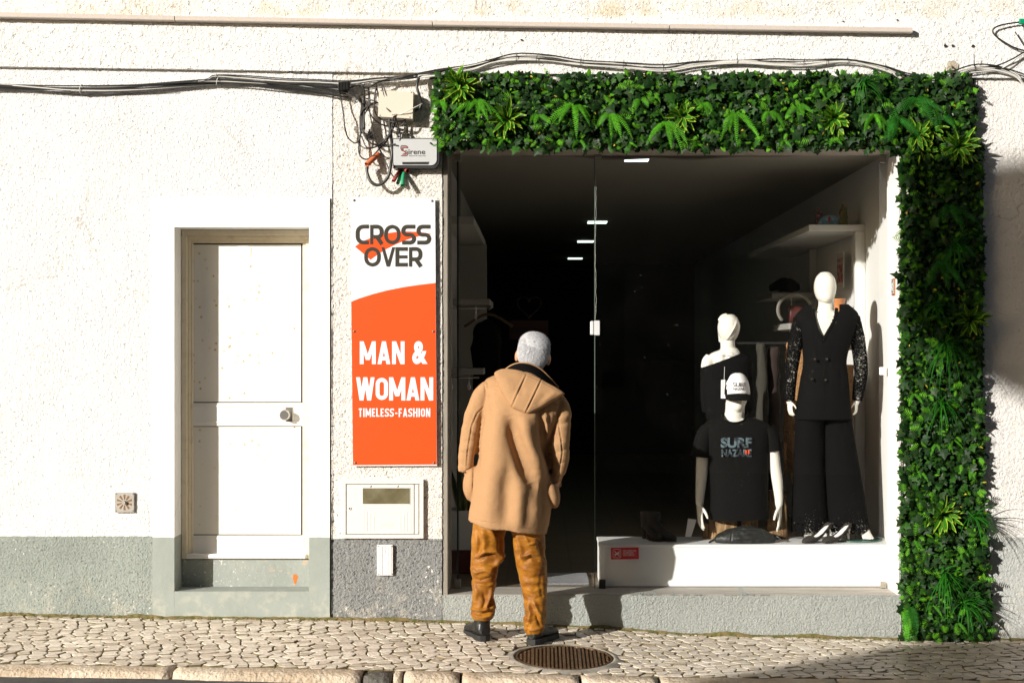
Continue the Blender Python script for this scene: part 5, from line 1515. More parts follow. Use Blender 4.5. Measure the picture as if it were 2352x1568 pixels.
sleeve([(560, 352, 38), (585, 400, 42), (586, 460, 41), (580, 520, 44), (577, 580, 46), (577, 635, 40), (572, 680, 33), (566, 712, 24), (566, 730, 20)],
       [(440, 10, .008, -14, math.pi), (468, 8, -.010, -16, math.pi), (495, 12, .010, 16, math.pi), (530, 8, -.011, 18, math.pi), (556, 13, .011, -14, math.pi), (590, 7, -.012, -14, 2.6), (615, 12, .009, 14, math.pi), (645, 7, -.009, -12, math.pi), (672, 11, .008, 10, math.pi), (697, 6, -.008, 8, math.pi), (715, 7, .007, 0, math.pi)], -.39)
mb.ellipsoid(Q(184, 738, -.38), (42 * pm, .085, 82 * pm), Matrix.Rotation(.10, 3, 'Y'))
mb.ellipsoid(Q(538, 776, -.385), (38 * pm, .085, 76 * pm), Matrix.Rotation(-.28, 3, 'Y'))
limb(mb, [(548, 738, 18, -.38), (574, 742, 15, -.37), (583, 745, 10, -.365)], Y=-.38)
mb.loft([ring_lr(*r, n=20) for r in (((500, 800), (545, 800), .05, -.36), ((500, 870), (540, 870), .06, -.355), ((500, 932), (531, 930), .06, -.35))])
cm = remesh(mb, .0052, 4)
CS = [  # broad hanging folds of the back, light from the left
    ([(350, 440), (372, 540), (410, 640), (455, 740)], 26, -.014), ([(300, 470), (285, 640), (262, 800), (250, 900)], 36, .012), ([(430, 430), (440, 560), (480, 680)], 30, .010), ([(490, 400), (500, 500), (528, 640)], 16, -.012), ([(345, 640), (330, 760), (322, 900)], 26, -.009),
    ([(395, 700), (392, 800), (378, 920)], 28, .009), ([(450, 760), (440, 850), (430, 940)], 24, -.008), ([(490, 720), (480, 810), (470, 900)], 20, .008), ([(520, 690), (505, 780), (498, 900)], 14, -.009), ([(232, 420), (216, 560), (205, 700)], 14, -.008), ([(500, 430), (518, 470), (522, 540)], 9, .004),
    ([(240, 470), (228, 620)], 14, .006), ([(255, 330), (280, 420)], 16, -.005), ([(520, 400), (535, 430), (530, 470)], 10, -.004),
    # seams: armholes, yoke, sleeve seams, pocket, hem
    ([(236, 275), (243, 330), (237, 400), (222, 470)], 3.2, -.006), ([(243, 275), (250, 330), (244, 400), (230, 460)], 3, .003), ([(245, 305), (270, 303), (305, 312)], 2.6, -.0045), ([(248, 300), (272, 297), (306, 306)], 2.6, .0025),
    ([(236, 390), (205, 420), (180, 480), (170, 540), (160, 600), (157, 670)], 2.8, -.005), ([(229, 386), (198, 416), (174, 476), (164, 538), (154, 600), (151, 668)], 2.8, .004),
    ([(580, 365), (565, 420), (575, 480), (585, 540), (590, 600), (580, 660), (570, 710)], 2.8, -.005), ([(573, 365), (558, 420), (568, 480), (578, 540), (583, 600), (573, 660), (563, 706)], 2.8, .004),
    ([(600, 345), (575, 375), (560, 380)], 3, -.005), ([(560, 372), (575, 378), (580, 370)], 4, .005), ([(540, 372), (575, 384)], 3, -.004),
    ([(187, 655), (186, 720), (184, 780)], 3, -.007), ([(124, 660), (150, 683), (186, 662)], 3.5, -.007), ([(124, 668), (150, 692), (186, 668)], 3, .005), ([(540, 722), (556, 735), (585, 738)], 4, -.010),
    ([(166, 896), (340, 926), (518, 958)], 2.2, -.0022)]
sculpt(cm, [(a, w, h * ((2.1 if max(p[1] for p in a) < 760 else .75) if w > 6 else 1)) for a, w, h in CS], Q2, lambda n: n[:, 1] < .35); 
sculpt(cm, [([(305, 400), (300, 470), (288, 640), (262, 800), (240, 960)], 52, .026), ([(340, 420), (372, 530), (420, 650), (475, 760), (500, 860)], 40, -.020), ([(400, 430), (430, 540), (480, 640), (510, 700)], 26, .012),
            ([(345, 700), (338, 800), (330, 940)], 30, -.014), ([(400, 760), (395, 850), (390, 950)], 24, .010), ([(500, 410), (508, 500), (524, 620), (535, 690)], 13, -.012)], Q2, lambda n: n[:, 1] < .35)
wobble(cm, 9, .005, 21); wobble(cm, 30, .0015, 5)
coat = link_mesh('coat', cm, M_wool, man, True)

# hood lying on the back
HO = [(281, 243), (288, 232), (318, 220), (360, 222), (420, 234), (470, 254), (510, 275), (560, 303), (599, 329), (590, 341), (560, 360), (520, 384), (488, 403), (455, 418), (430, 424), (405, 418), (380, 406), (358, 392), (335, 362), (314, 325), (296, 282)]
cx_, cy_ = 425, 318
def hood_depth(x, y): return -.475 - .018 * (y - 240) / 180
rings = []
for s, o in ((.9, .055), (.97, .03), (1.0, .008), (1.003, -.008), (.985, -.024), (.95, -.034), (.88, -.044), (.76, -.052), (.6, -.058), (.42, -.062), (.22, -.064), (.06, -.065)):
    rings.append([])
    for x, y in [(v.x, v.y) for v in catmull([Vector((a, b, 0)) for a, b in HO + HO[:1]], 4)[:-1]]:
        X, Yp = cx_ + (x - cx_) * s, cy_ + (y - cy_) * s
        lo = (Yp - 230) / 190
        p = Q(X, Yp, hood_depth(X, Yp)); p.y = hood_depth(X, Yp) + o * (0.55 + .75 * max(0, lo)) - (.02 if o < 0 else 0) * max(0, lo); rings[-1].append(p)
mb = MB(); mb.loft(rings)
hm = remesh(mb, .0045, 1)
sculpt(hm, [([(428, 245), (395, 315), (362, 392)], 3, -.0065), ([(421, 245), (388, 313), (355, 388)], 3, .0035), ([(496, 268), (462, 340), (424, 420)], 3, -.0075), ([(489, 266), (455, 338), (417, 416)], 3, .004), ([(410, 300), (400, 340)], 14, -.005), ([(520, 330), (470, 390)], 20, -.006), ([(330, 260), (360, 330)], 22, .005), ([(560, 325), (500, 370)], 12, .004), ([(289, 236), (320, 226), (420, 240), (508, 281), (590, 331)], 2.5, -.003)], Q2, lambda n: n[:, 1] < .5)
wobble(hm, 12, .004, 2)
link_mesh('hood', hm, M_wool, coat, True)
# collar: black lined band with a camel edge standing round the neck
TE = [(300, 250, -.33), (345, 214, -.38), (372, 200, -.405), (400, 194, -.415), (430, 196, -.42), (458, 204, -.415), (485, 218, -.405), (510, 238, -.39), (540, 270, -.37), (572, 306, -.35)]
BE = [(300, 262, -.36), (345, 226, -.43), (375, 228, -.45), (405, 234, -.455), (435, 240, -.458), (462, 250, -.455), (490, 266, -.445), (515, 284, -.43), (545, 306, -.40), (575, 324, -.37)]
te = catmull([Q(*p) for p in TE], 5); be = catmull([Q(*p) for p in BE], 5)
mb = MB()
fr = [[t, t + Vector((0, .006, .002)), b + Vector((0, .03, -.03)), b + Vector((0, -.004, -.03)), b, (t + b) / 2 + Vector((0, -.010, 0))] for t, b in zip(te, be)]
mb.loft(fr); mb.build('collar', M_lining, coat, True)
mb = MB(); mb.tube([t + Vector((0, -.001, .002)) for t in te], .0042, 8); mb.build('collar_edge', M_wool, coat, True, False)
mb = MB(); q = [Q(x, y, Y) for x, y, Y in ((410, 236, -.468), (440, 240, -.470), (468, 252, -.466), (500, 272, -.455), (470, 268, -.476), (430, 246, -.480))]
te2 = catmull([Q(x, y, Y) for x, y, Y in ((400, 232, -.462), (435, 236, -.466), (465, 248, -.462), (500, 272, -.448), (530, 292, -.43))], 4); be2 = catmull([Q(x, y, Y) for x, y, Y in ((400, 250, -.48), (435, 256, -.486), (465, 268, -.48), (500, 290, -.466), (530, 308, -.45))], 4)
mb.loft([[a, a + Vector((0, .006, 0)), b + Vector((0, .006, 0)), b] for a, b in zip(te2, be2)]); mb.build('collar_stand', M_wool, coat, True)

# ================================================================== the window display
M_plinth = mat('white_laminate', (.80, .81, .79), .45, bump=(30, .05, .002))
PFY = .295
ptop = P(0, 1250, PFY).z
pln = thing('display_plinth', 'long low white display plinth behind the shop window', 'plinth', (1.25, .5, FZ))
mb = MB(); mb.box(P(1378, 0, PFY).x, JR + .055, PFY + .004, .70, FZ + .004, ptop - .0202, 0, .002); mb.build('base', M_plinth, pln)
mb = MB(); mb.box(P(1376, 0, PFY).x, JR + .056, PFY, .705, ptop - .02, ptop, 0, .003); mb.build('top', M_plinth, pln)
def Z(x, y, Y=.46): return P(1531.2 + .5118 * x, 581.9 + .5118 * y, Y)
def Z2_(co):
    k = F / (D0 + co[:, 1]); return np.stack([(co[:, 0] * k + VX - 1531.2) / .5118, (VY - (co[:, 2] - EYE) * k - 581.9) / .5118], 1)
def zm(Y): return .5118 * (D0 + Y) / F
M_mann = mat('mannequin_white', (.78, .75, .66), .28, coat=.2)
M_cloth = mat('black_cloth', (.0035, .0035, .0035), .9, spec=.12, bump=(400, .3, .002), var=(300, (.012, .012, .011), .72, .8))
M_tee = mat('black_cotton', (.005, .0048, .0045), .9, spec=.12, bump=(60, .3, .006))
def lace_mat(name, zlo, zhi, full=False):
    m, nt, b, out = new_mat(name)
    b.inputs['Base Color'].default_value = (.004, .004, .004, 1); b.inputs['Roughness'].default_value = .9; b.inputs['Specular IOR Level'].default_value = .08
    v = obj_vec(nt)
    w = noise_node(nt, v, 45, 2, .5, 3.0)
    vo = _n(nt, 'ShaderNodeTexVoronoi'); vo.feature = 'DISTANCE_TO_EDGE'; vo.inputs['Scale'].default_value = 62; nt.links.new(v, vo.inputs['Vector'])
    thr = .0
    z = sep(nt, v)[2]
    if full: dens = math_node(nt, 'ADD', math_node(nt, 'MULTIPLY', ramp(nt, noise_node(nt, v, 11, 2), .3, .7), .06), .045)
    else: dens = math_node(nt, 'SUBTRACT', .75, math_node(nt, 'MULTIPLY', ramp(nt, z, zhi, zlo), .70))
    hole = math_node(nt, 'GREATER_THAN', math_node(nt, 'MULTIPLY', vo.outputs['Distance'], ramp(nt, w, .40, .56)), math_node(nt, 'MULTIPLY', dens, 2.05 if full else .75))
    t = _n(nt, 'ShaderNodeBsdfTransparent'); mx = _n(nt, 'ShaderNodeMixShader')
    nt.links.new(hole, mx.inputs[0]); nt.links.new(b.outputs[0], mx.inputs[1]); nt.links.new(t.outputs[0], mx.inputs[2]); nt.links.new(mx.outputs[0], out.inputs[0])
    return m
def zring(L, R, hd, Y, n=40, pw=2.2): return ring_lr(L, R, hd, Y, n, pw, Z)
def zloft(mb, rows, sub=5, n=40, pw=2.2, cap=True): mb.loft([zring(*r, n=n, pw=pw) for r in ring_interp(rows, sub)], cap=cap)
def zlimb(mb, pts, Y, **kw): limb(mb, pts, Z, Y, zm(Y), **kw)

# ---- standing mannequin in the lace suit
Y1 = .56
ms = thing('mannequin', 'tall standing mannequin in a black blazer with lace sleeves and flared lace trousers', 'mannequin', Z(740, 1290, Y1))
mb = MB()
zloft(mb, [((692, 84), (730, 84), .035, Y1), ((672, 105), (750, 105), .075, Y1), ((662, 140), (760, 140), .092, Y1), ((664, 175), (758, 175), .092, Y1), ((676, 205), (748, 205), .078, Y1 - .01), ((692, 220), (733, 219), .05, Y1 - .02)], 4, 28, 2.0)
zlimb(mb, [(714, 190, 36), (716, 225, 35), (714, 255, 39), (712, 285, 60)], Y1)
zloft(mb, [((660, 262), (770, 258), .05, Y1), ((592, 285), (842, 280), .075, Y1), ((600, 340), (835, 335), .098, Y1), ((622, 420), (805, 420), .10, Y1), ((630, 490), (795, 490), .09, Y1), ((612, 600), (812, 600), .105, Y1), ((600, 720), (815, 720), .11, Y1)], 4, 28)
zlimb(mb, [(602, 300, 26), (580, 400, 25), (560, 540, 21), (552, 640, 16), (551, 672, 14)], Y1)
zlimb(mb, [(838, 300, 26), (858, 400, 25), (870, 520, 21), (856, 640, 16), (850, 672, 14)], Y1)
add_hand(mb, Z(551, 664, Y1), Vector((.05, -.25, -1)), Vector((.8, .5, 0)), 1, .62, .75)
add_hand(mb, Z(850, 660, Y1), Vector((-.05, -.25, -1)), Vector((-.8, .5, 0)), -1, .62, .75)
zlimb(mb, [(660, 720, 55), (655, 900, 42), (645, 1080, 33), (640, 1230, 24), (638, 1285, 22)], Y1 + .04)
zlimb(mb, [(765, 720, 55), (785, 900, 40), (822, 1080, 31), (862, 1210, 22), (886, 1262, 20)], Y1)
fz = Z(890, 1295, Y1).z
fp = Z(888, 1262, Y1)
mb.loft([[Vector((fp.x + math.cos(a) * w, Y1 + f, ptop + .012 + h + math.sin(a) * h)) for a in np.linspace(0, 2 * math.pi, 16, endpoint=False)] for f, w, h in ((.04, .024, .030), (.0, .028, .045), (-.05, .032, .026), (-.09, .036, .015), (-.11, .034, .010))])
for k in range(5): mb.ellipsoid((fp.x - .028 + k * .0135, Y1 - .115 + .004 * abs(k - 3), ptop + .020), (.0078 if k < 4 else .010, .018, .009), n=10, k=8)
mann1 = link_mesh('body', remesh(mb, .0052, 2), M_mann, ms, True)
mb = MB(); zloft(mb, [((625, 232), (815, 228), .05, Y1), ((576, 282), (860, 272), .085, Y1), ((590, 330), (850, 325), .118, Y1), ((606, 400), (826, 400), .128, Y1), ((614, 480), (806, 480), .118, Y1), ((602, 560), (814, 560), .128, Y1), ((588, 650), (820, 650), .138, Y1), ((574, 744), (828, 742), .142, Y1)], 8, 72, 2.3)
me = mb.mesh('blazer')
def in_poly(x, y, poly):
    r = False
    for (x1, y1), (x2, y2) in zip(poly, poly[1:] + poly[:1]):
        if (y1 > y) != (y2 > y) and x < (x2 - x1) * (y - y1) / (y2 - y1) + x1: r = not r
    return r
VN = [(664, 220), (665, 275), (672, 320), (686, 362), (702, 386), (722, 345), (742, 305), (754, 275), (756, 220)]
import bmesh
bm = bmesh.new(); bm.from_mesh(me)
bmesh.ops.subdivide_edges(bm, edges=[e for e in bm.edges if all(215 < Z2_(np.array([tuple(v.co)]))[0][1] < 400 for v in e.verts)], cuts=1, use_grid_fill=True)
dele = []
for f in bm.faces:
    c = f.calc_center_median(); u = Z2_(np.array([tuple(c)]))[0]
    if (c.y < Y1 + .02 and in_poly(u[0], u[1], VN)) or (u[1] < 262 and 655 < u[0] < 775): dele.append(f)
bmesh.ops.delete(bm, geom=dele, context='FACES')
bmesh.ops.recalc_face_normals(bm, faces=bm.faces); bm.to_mesh(me); bm.free()
sculpt(me, [([(702, 388), (722, 460), (727, 600), (718, 740)], 4, -.006), ([(697, 386), (716, 460), (720, 600), (712, 740)], 4, .005), ([(640, 330), (668, 430), (660, 540)], 10, .006), ([(610, 520), (640, 640)], 9, -.006), ([(780, 500), (790, 640)], 9, -.006)], Z2_)
bl = link_mesh('blazer', me, M_cloth, ms, True)
BR = [(228, 625, 815, .05), (277, 576, 860, .085), (328, 590, 850, .118), (400, 606, 826, .128), (480, 614, 806, .118)]
TR_ = [(722, 246, 362, .07), (738, 215, 395, .085), (765, 168, 458, .10), (812, 160, 468, .118)]
def front(x, y, rows, Y, lift):
    l, r, h = (interp(y, [(q[0], q[k]) for q in rows]) for k in (1, 2, 3)); u = min(.98, abs(x - (l + r) / 2) / ((r - l) / 2))
    return Z(x, y, Y - h * (1 - u ** 2.3) ** (1 / 2.3) - lift)
for side in (((657, 250), (662, 290), (672, 332), (688, 368), (704, 392)), ((763, 246), (757, 290), (742, 322), (724, 352), (700, 394))):
    mb = MB(); mb.tube(catmull([front(x, y, BR, Y1, .002) for x, y in side], 6), .011, 8, flat=(.5, 1)); mb.build('lapel', M_cloth, bl, True, False)
for x, y in ((718, 473), (664, 475), (651, 563), (713, 567)):
    mb = MB(); c = Z(x, y, Y1 - .135); mb.tube([c, c + Vector((0, -.006, 0))], .009, 12); mb.ellipsoid(c + Vector((0, -.007, 0)), (.005, .003, .005), n=8, k=6); mb.build('button', mat('dark_metal_button', (.12, .11, .09), .25, .8) if x == 718 else bpy.data.materials['dark_metal_button'], bl, False)
M_laceS = lace_mat('sleeve_lace', 0, 1, True)
M_laceT = lace_mat('trouser_lace', ptop + .02, ptop + .33)
for pts in ([(600, 290, 30), (578, 400, 33), (560, 520, 30), (553, 600, 27), (552, 662, 23)], [(838, 285, 30), (858, 390, 33), (872, 520, 31), (864, 600, 28), (855, 660, 23)]):
    mb = MB(); zlimb(mb, pts, Y1, n=22, cap=False); mb.build('sleeve', M_laceS, ms, True, False)
mb = MB()
zloft(mb, [((578, 700), (712, 700), .10, Y1), ((576, 800), (705, 800), .10, Y1), ((570, 950), (708, 950), .095, Y1), ((564, 1100), (718, 1100), .10, Y1), ((560, 1200), (728, 1200), .105, Y1), ((560, 1252), (734, 1252), .108, Y1)], 6, 48, 2.2, cap=False)
zloft(mb, [((690, 700), (826, 700), .10, Y1 + .01), ((694, 800), (838, 800), .10, Y1 + .01), ((696, 950), (864, 950), .10, Y1 + .01), ((700, 1100), (890, 1100), .105, Y1 + .01), ((706, 1200), (904, 1200), .11, Y1 + .01), ((716, 1255), (910, 1250), .112, Y1 + .01)], 6, 48, 2.2, cap=False)
me = mb.mesh('trousers')
sculpt(me, [([(x, 760), (x + (x - 720) * .25, 1240)], 8, a) for x, a in ((600, .012), (630, -.012), (665, .01), (735, .012), (765, -.012), (800, .012), (815, -.01))], Z2_)
link_mesh('trousers', me, M_laceT, ms, True)
mb = MB(); c = Z(850, 1283, Y1); mb.tube([Vector((c.x, Y1 - .02, ptop + .001)), Vector((c.x, Y1 - .02, ptop + .009))], .16, 40); mb.build('stand', mat('green_glass_disc', (.05, .12, .10), .1), ms)

# ---- male torso mannequin with cap and printed shirt
Y2 = .50
mm = thing('mannequin', 'male half mannequin in a black printed t-shirt and a white fronted cap', 'mannequin', Z(320, 1290, Y2))
mb = MB()
zloft(mb, [((290, 560), (336, 560), .05, Y2), ((268, 590), (360, 590), .085, Y2), ((264, 630), (362, 630), .095, Y2), ((268, 665), (358, 665), .09, Y2), ((282, 695), (345, 693), .075, Y2 - .012), ((298, 708), (332, 706), .05, Y2 - .02)], 4, 28, 2.0)
zlimb(mb, [(308, 670, 44), (306, 710, 44), (302, 740, 48), (302, 770, 70)], Y2)
zloft(mb, [((240, 740), (365, 740), .06, Y2), ((170, 775), (450, 775), .085, Y2), ((170, 840), (455, 840), .105, Y2), ((200, 940), (440, 940), .105, Y2), ((215, 1080), (435, 1080), .095, Y2), ((215, 1172), (435, 1172), .10, Y2)], 4, 28)
zlimb(mb, [(178, 800, 30), (160, 870, 29), (160, 920, 28), (156, 1000, 26), (150, 1080, 21), (148, 1125, 18)], Y2 - .02)
zlimb(mb, [(455, 800, 30), (474, 870, 27), (486, 960, 27), (496, 1020, 25), (503, 1090, 20), (504, 1130, 17)], Y2 - .02)
add_hand(mb, Z(148, 1125, Y2 - .02), Vector((.03, -.10, -1)), Vector((.85, .25, 0)), 1, .98, .28)
add_hand(mb, Z(504, 1130, Y2 - .02), Vector((.02, -.10, -1)), Vector((-.85, .25, 0)), -1, .98, .28)
link_mesh('body', remesh(mb, .0052, 2), M_mann, mm, True)
mb = MB()
zloft(mb, [((246, 722), (362, 722), .070, Y2), ((215, 738), (395, 738), .085, Y2), ((168, 765), (458, 765), .10, Y2), ((160, 810), (468, 815), .118, Y2), ((178, 900), (462, 900), .125, Y2), ((190, 1000), (456, 1000), .12, Y2), ((195, 1100), (455, 1100), .122, Y2), ((192, 1192), (460, 1188), .125, Y2)], 7, 64, 2.3, cap=False)
zlimb(mb, [(190, 782, 36), (168, 830, 41), (153, 890, 41), (150, 912, 42)], Y2 - .018, n=26, cap=False)
zlimb(mb, [(448, 782, 36), (466, 820, 38), (475, 860, 38), (478, 886, 38)], Y2 - .018, n=26, cap=False)
me = mb.mesh('t_shirt')
bm = bmesh.new(); bm.from_mesh(me); dele = []
for f in bm.faces:
    c = f.calc_center_median(); u = Z2_(np.array([tuple(c)]))[0]
    if in_poly(u[0], u[1], [(245, 700), (246, 722), (262, 745), (290, 757), (320, 758), (345, 748), (360, 725), (362, 700)]) and c.y < Y2 + .05: dele.append(f)
bmesh.ops.delete(bm, geom=dele, context='FACES'); bm.to_mesh(me); bm.free()
sculpt(me, [([(200, 800), (215, 900), (210, 1000)], 9, -.007), ([(440, 800), (425, 900)], 9, -.007), ([(230, 940), (220, 1100)], 14, .008), ([(400, 930), (415, 1120)], 14, -.007), ([(300, 960), (330, 1150)], 16, .007), ([(360, 980), (350, 1160)], 12, -.006)], Z2_)
tee = link_mesh('t_shirt', me, M_tee, mm, True)
mb = MB(); mb.tube(catmull([front(x, y, TR_, Y2, .0) for x, y in ((243, 720), (249, 733), (262, 748), (288, 759), (318, 760), (345, 750), (359, 733), (364, 720))], 6), .010, 8, flat=(.5, 1)); mb.build('neck_rib', M_tee, tee, True, False)
mb = MB(); c = Z(325, 1180, Y2); mb.tube([(c.x, Y2, c.z), (c.x, Y2, ptop + .01)], .015, 12); mb.tube([(c.x, Y2, ptop + .012), (c.x, Y2, ptop + .001)], .11, 28); mb.build('stand', M_cloth, mm)
def print_mat():
    m, nt, b, out = new_mat('sea_photo_print')
    v = obj_vec(nt); xyz = sep(nt, v)
    n = noise_node(nt, v, 26, 5, .65, .6)
    c = mix_col(nt, ramp(nt, n, .42, .58), (.010, .015, .019), (.11, .16, .18))
    rx = P(1531.2 + .5118 * 362, 0, .37).x; rz = Z(0, 890, .37).z
    d = math_node(nt, 'ADD', math_node(nt, 'POWER', math_node(nt, 'SUBTRACT', xyz[0], rx), 2.0), math_node(nt, 'POWER', math_node(nt, 'SUBTRACT', xyz[2], rz), 2.0))
    c = mix_col(nt, math_node(nt, 'LESS_THAN', d, .00022), c, (.75, .07, .01))
    nt.links.new(c, b.inputs['Base Color']); b.inputs['Roughness'].default_value = .8
    return m
M_print = print_mat()
def chest(x, z): return (x, Y2 - .1285 - .0 * x, z)
mb = MB()
for w, a, e in (('SURF', (242, 872), (383, 825)), ('NAZARE', (246, 912), (381, 878))):
    p, q = Z(*a, Y2 - .125), Z(*e, Y2 - .125); vs, fs = text_geom(w, p.x, q.x, p.z, q.z, chest, .045); mb.add(vs, fs)
mb.build('print', M_print, tee)
# trucker cap
cap_c = Z(316, 632, Y2)
mb = MB(); rings = []
def dome(th, a, s=1.0):
    return cap_c + Vector((math.sin(th) ** .72 * math.cos(a) * 57 * zm(Y2) * s, math.sin(th) ** .72 * math.sin(a) * .102 * s - .008, (math.cos(th) * 98) * zm(Y2) * s))
n = 36
mb2 = MB()
for i in range(14):
    th = lerp(.06, math.pi / 2, i / 13); rings.append([dome(th, 2 * math.pi * k / n) for k in range(n)])
mb.loft(rings)
fl = []
for f in range(len(mb.f)):
    c = sum((Vector(mb.v[i]) for i in mb.f[f]), Vector()) / len(mb.f[f])
    mb.m[f] = 0 if (c.y < cap_c.y - .03 and c.x > cap_c.x - 50 * zm(Y2)) else 1
cap = mb.build('cap', [mat('cap_white', (.80, .79, .77), .8), M_tee], mm, True)
mb = MB(); rows = []
for i in range(7):
    t = i / 6; rows.append([cap_c + Vector((math.cos(a) * (57 - 3 * t) * zm(Y2) * (1.0), -.100 - .068 * t * (math.sin(-a) ** .8 if math.sin(-a) > 0 else 0) + .095 * (1 - math.sin(-a)) - .008, .010 - .040 * t * (.6 + .4 * math.sin(-a)) - .012 * math.cos(a) ** 2)) for a in np.linspace(-math.pi + .12, -.12, 22)])
mb.loft(rows, closed=False, cap=False); mb.loft([[p + Vector((0, 0, -.004)) for p in r] for r in rows], closed=False, cap=False)
mb.build('visor', M_tee, cap, True)
M_capprint = mat('cap_print_grey', (.10, .09, .10), .8, var=(60, (.35, .32, .33), .45, .6))
mb = MB()
def onfront(x, z):
    u = (x - cap_c.x) / (57 * zm(Y2)); w = (z - cap_c.z) / (98 * zm(Y2)); rr = max(.05, 1 - w * w) ** .36; return (x, cap_c.y - .008 - .102 * math.sqrt(max(.02, rr * rr - u * u)) - .003, z)
for w, a, e in (('SURF', (297, 598), (357, 579)), ('NAZARE', (297, 613), (357, 601))):
    p, q = Z(*a, Y2 - .1), Z(*e, Y2 - .1); vs, fs = text_geom(w, p.x, q.x, p.z, q.z, onfront, .03); mb.add(vs, fs)
mb.build('lettering', M_capprint, cap)

# ---- female mannequin seen from behind
Y3 = .64
mf = thing('mannequin', 'female mannequin turned away in an off shoulder black top behind the capped one', 'mannequin', Z(280, 1270, Y3))
mb = MB()
zloft(mb, [((262, 274), (300, 273), .035, Y3), ((240, 292), (318, 290), .075, Y3), ((229, 325), (329, 322), .092, Y3), ((231, 355), (326, 350), .088, Y3), ((240, 380), (316, 376), .07, Y3), ((250, 392), (308, 388), .05, Y3)], 4, 28, 2.0)
mb.ellipsoid(Z(236, 345, Y3 - .02), (.006, .014, .024)); zlimb(mb, [(232, 300, 5), (250, 282, 8), (270, 275, 8)], Y3)
zloft(mb, [((229, 345), (262, 345), .03, Y3 + .07), ((234, 400), (262, 395), .03, Y3 + .06)], 3, 14)
zlimb(mb, [(274, 370, 34), (274, 405, 33), (275, 432, 36), (272, 460, 60)], Y3)
zloft(mb, [((245, 430), (318, 425), .05, Y3), ((190, 455), (338, 462), .065, Y3), ((205, 500), (352, 500), .085, Y3), ((205, 600), (345, 600), .09, Y3), ((205, 720), (350, 720), .10, Y3)], 4, 26)
zlimb(mb, [(200, 466, 26), (184, 490, 28), (180, 540, 26), (178, 620, 22), (182, 700, 18)], Y3)
zlimb(mb, [(338, 490, 24), (356, 530, 25), (362, 600, 20), (360, 700, 17)], Y3)
zlimb(mb, [(245, 720, 50), (245, 900, 42), (248, 1100, 32), (248, 1262, 22)], Y3); zlimb(mb, [(305, 720, 50), (308, 900, 42), (306, 1100, 32), (306, 1262, 22)], Y3)
mfm = remesh(mb, .0052, 2)
sculpt(mfm, [([(316, 290), (308, 325), (285, 365), (268, 388)], 3, .006), ([(322, 300), (312, 335), (292, 372)], 4, -.004), ([(268, 440), (264, 470), (262, 505)], 12, -.012), ([(210, 455), (211, 505)], 2.5, -.005), ([(240, 392), (310, 390)], 2.5, -.005)], Z2_)
link_mesh('body', mfm, M_mann, mf, True)
mb = MB()
zloft(mb, [((154, 512), (333, 446), .100, Y3), ((152, 535), (378, 478), .108, Y3), ((156, 590), (388, 560), .112, Y3), ((165, 680), (388, 670), .115, Y3), ((190, 800), (375, 800), .12, Y3), ((185, 950), (378, 950), .125, Y3), ((190, 1100), (375, 1100), .125, Y3), ((195, 1255), (370, 1255), .125, Y3)], 6, 52, 2.3, cap=False)
zlimb(mb, [(184, 513, 32), (181, 560, 30), (178, 630, 27), (182, 710, 24)], Y3, n=22, cap=False)
mb.build('dress', M_cloth, mf, True, False)
mb = MB(); mb.prism([Z(244, 567, Y3 - .125), Z(263, 566, Y3 - .125), Z(264, 650, Y3 - .128), Z(243, 650, Y3 - .128)], (0, .001, 0)); mb.tube([Z(260, 508, Y3 - .11), Z(258, 567, Y3 - .122)], .0012, 5); mb.build('price_tag', M_white, mf)

# ---- log pieces, card, bag and shoes on the plinth
def bark():
    m, nt, b, out = new_mat('bark')
    v = obj_vec(nt); mp = _n(nt, 'ShaderNodeMapping'); mp.inputs['Scale'].default_value = (1, 1, .22); nt.links.new(v, mp.inputs[0])
    h = noise_node(nt, mp.outputs[0], 48, 5, .65, .8)
    nt.links.new(mix_col(nt, ramp(nt, h, .35, .65), (.16, .085, .035), (.42, .27, .13)), b.inputs['Base Color']); b.inputs['Roughness'].default_value = .9
    bp = _n(nt, 'ShaderNodeBump'); bp.inputs['Distance'].default_value = .03; nt.links.new(h, bp.inputs['Height']); nt.links.new(bp.outputs[0], b.inputs['Normal'])
    return m
M_bark = bark(); M_cut = mat('cut_wood', (.50, .33, .17), .8, var=(40, (.40, .24, .11), .4, .6))
def log(px, top, r, Y, label):
    c = Z(px, 1270, Y); zt = Z(px, top, Y).z; mb = MB(); rings = []
    for i in range(9):
        z = lerp(ptop + .001, zt, i / 8)
        rings.append([Vector((c.x + math.cos(a) * r * (1 + .07 * mnoise.noise(Vector((math.cos(a) * 2, math.sin(a) * 2, z * 4 + px)))), Y + math.sin(a) * r * .6 * (1 + .08 * mnoise.noise(Vector((math.cos(a) * 3, math.sin(a) * 3, px)))), z)) for a in np.linspace(0, 2 * math.pi, 32, endpoint=False)])
    mb.loft(rings); k = len(mb.f); mb.m[k - 32:] = [1] * 32
    return tag(mb.build('log', [M_bark, M_cut], None, True), label, 'log')
log(300, 1145, .155, .585, 'wide barked log standing behind the black waist bag'); log(495, 1062, .068, .60, 'taller slim barked log beside the capped mannequin'); log(176, 1210, .022, .60, 'thin pale stub of log by the left hand of the capped mannequin')
mb = MB(); mb.prism([Z(96, 1188, .56), Z(134, 1194, .56), Z(110, 1272, .53), Z(83, 1270, .53)], (0, .004, 0)); tag(mb.build('card', M_white), 'slanted blank white card leaning on the plinth beside the boots', 'card')
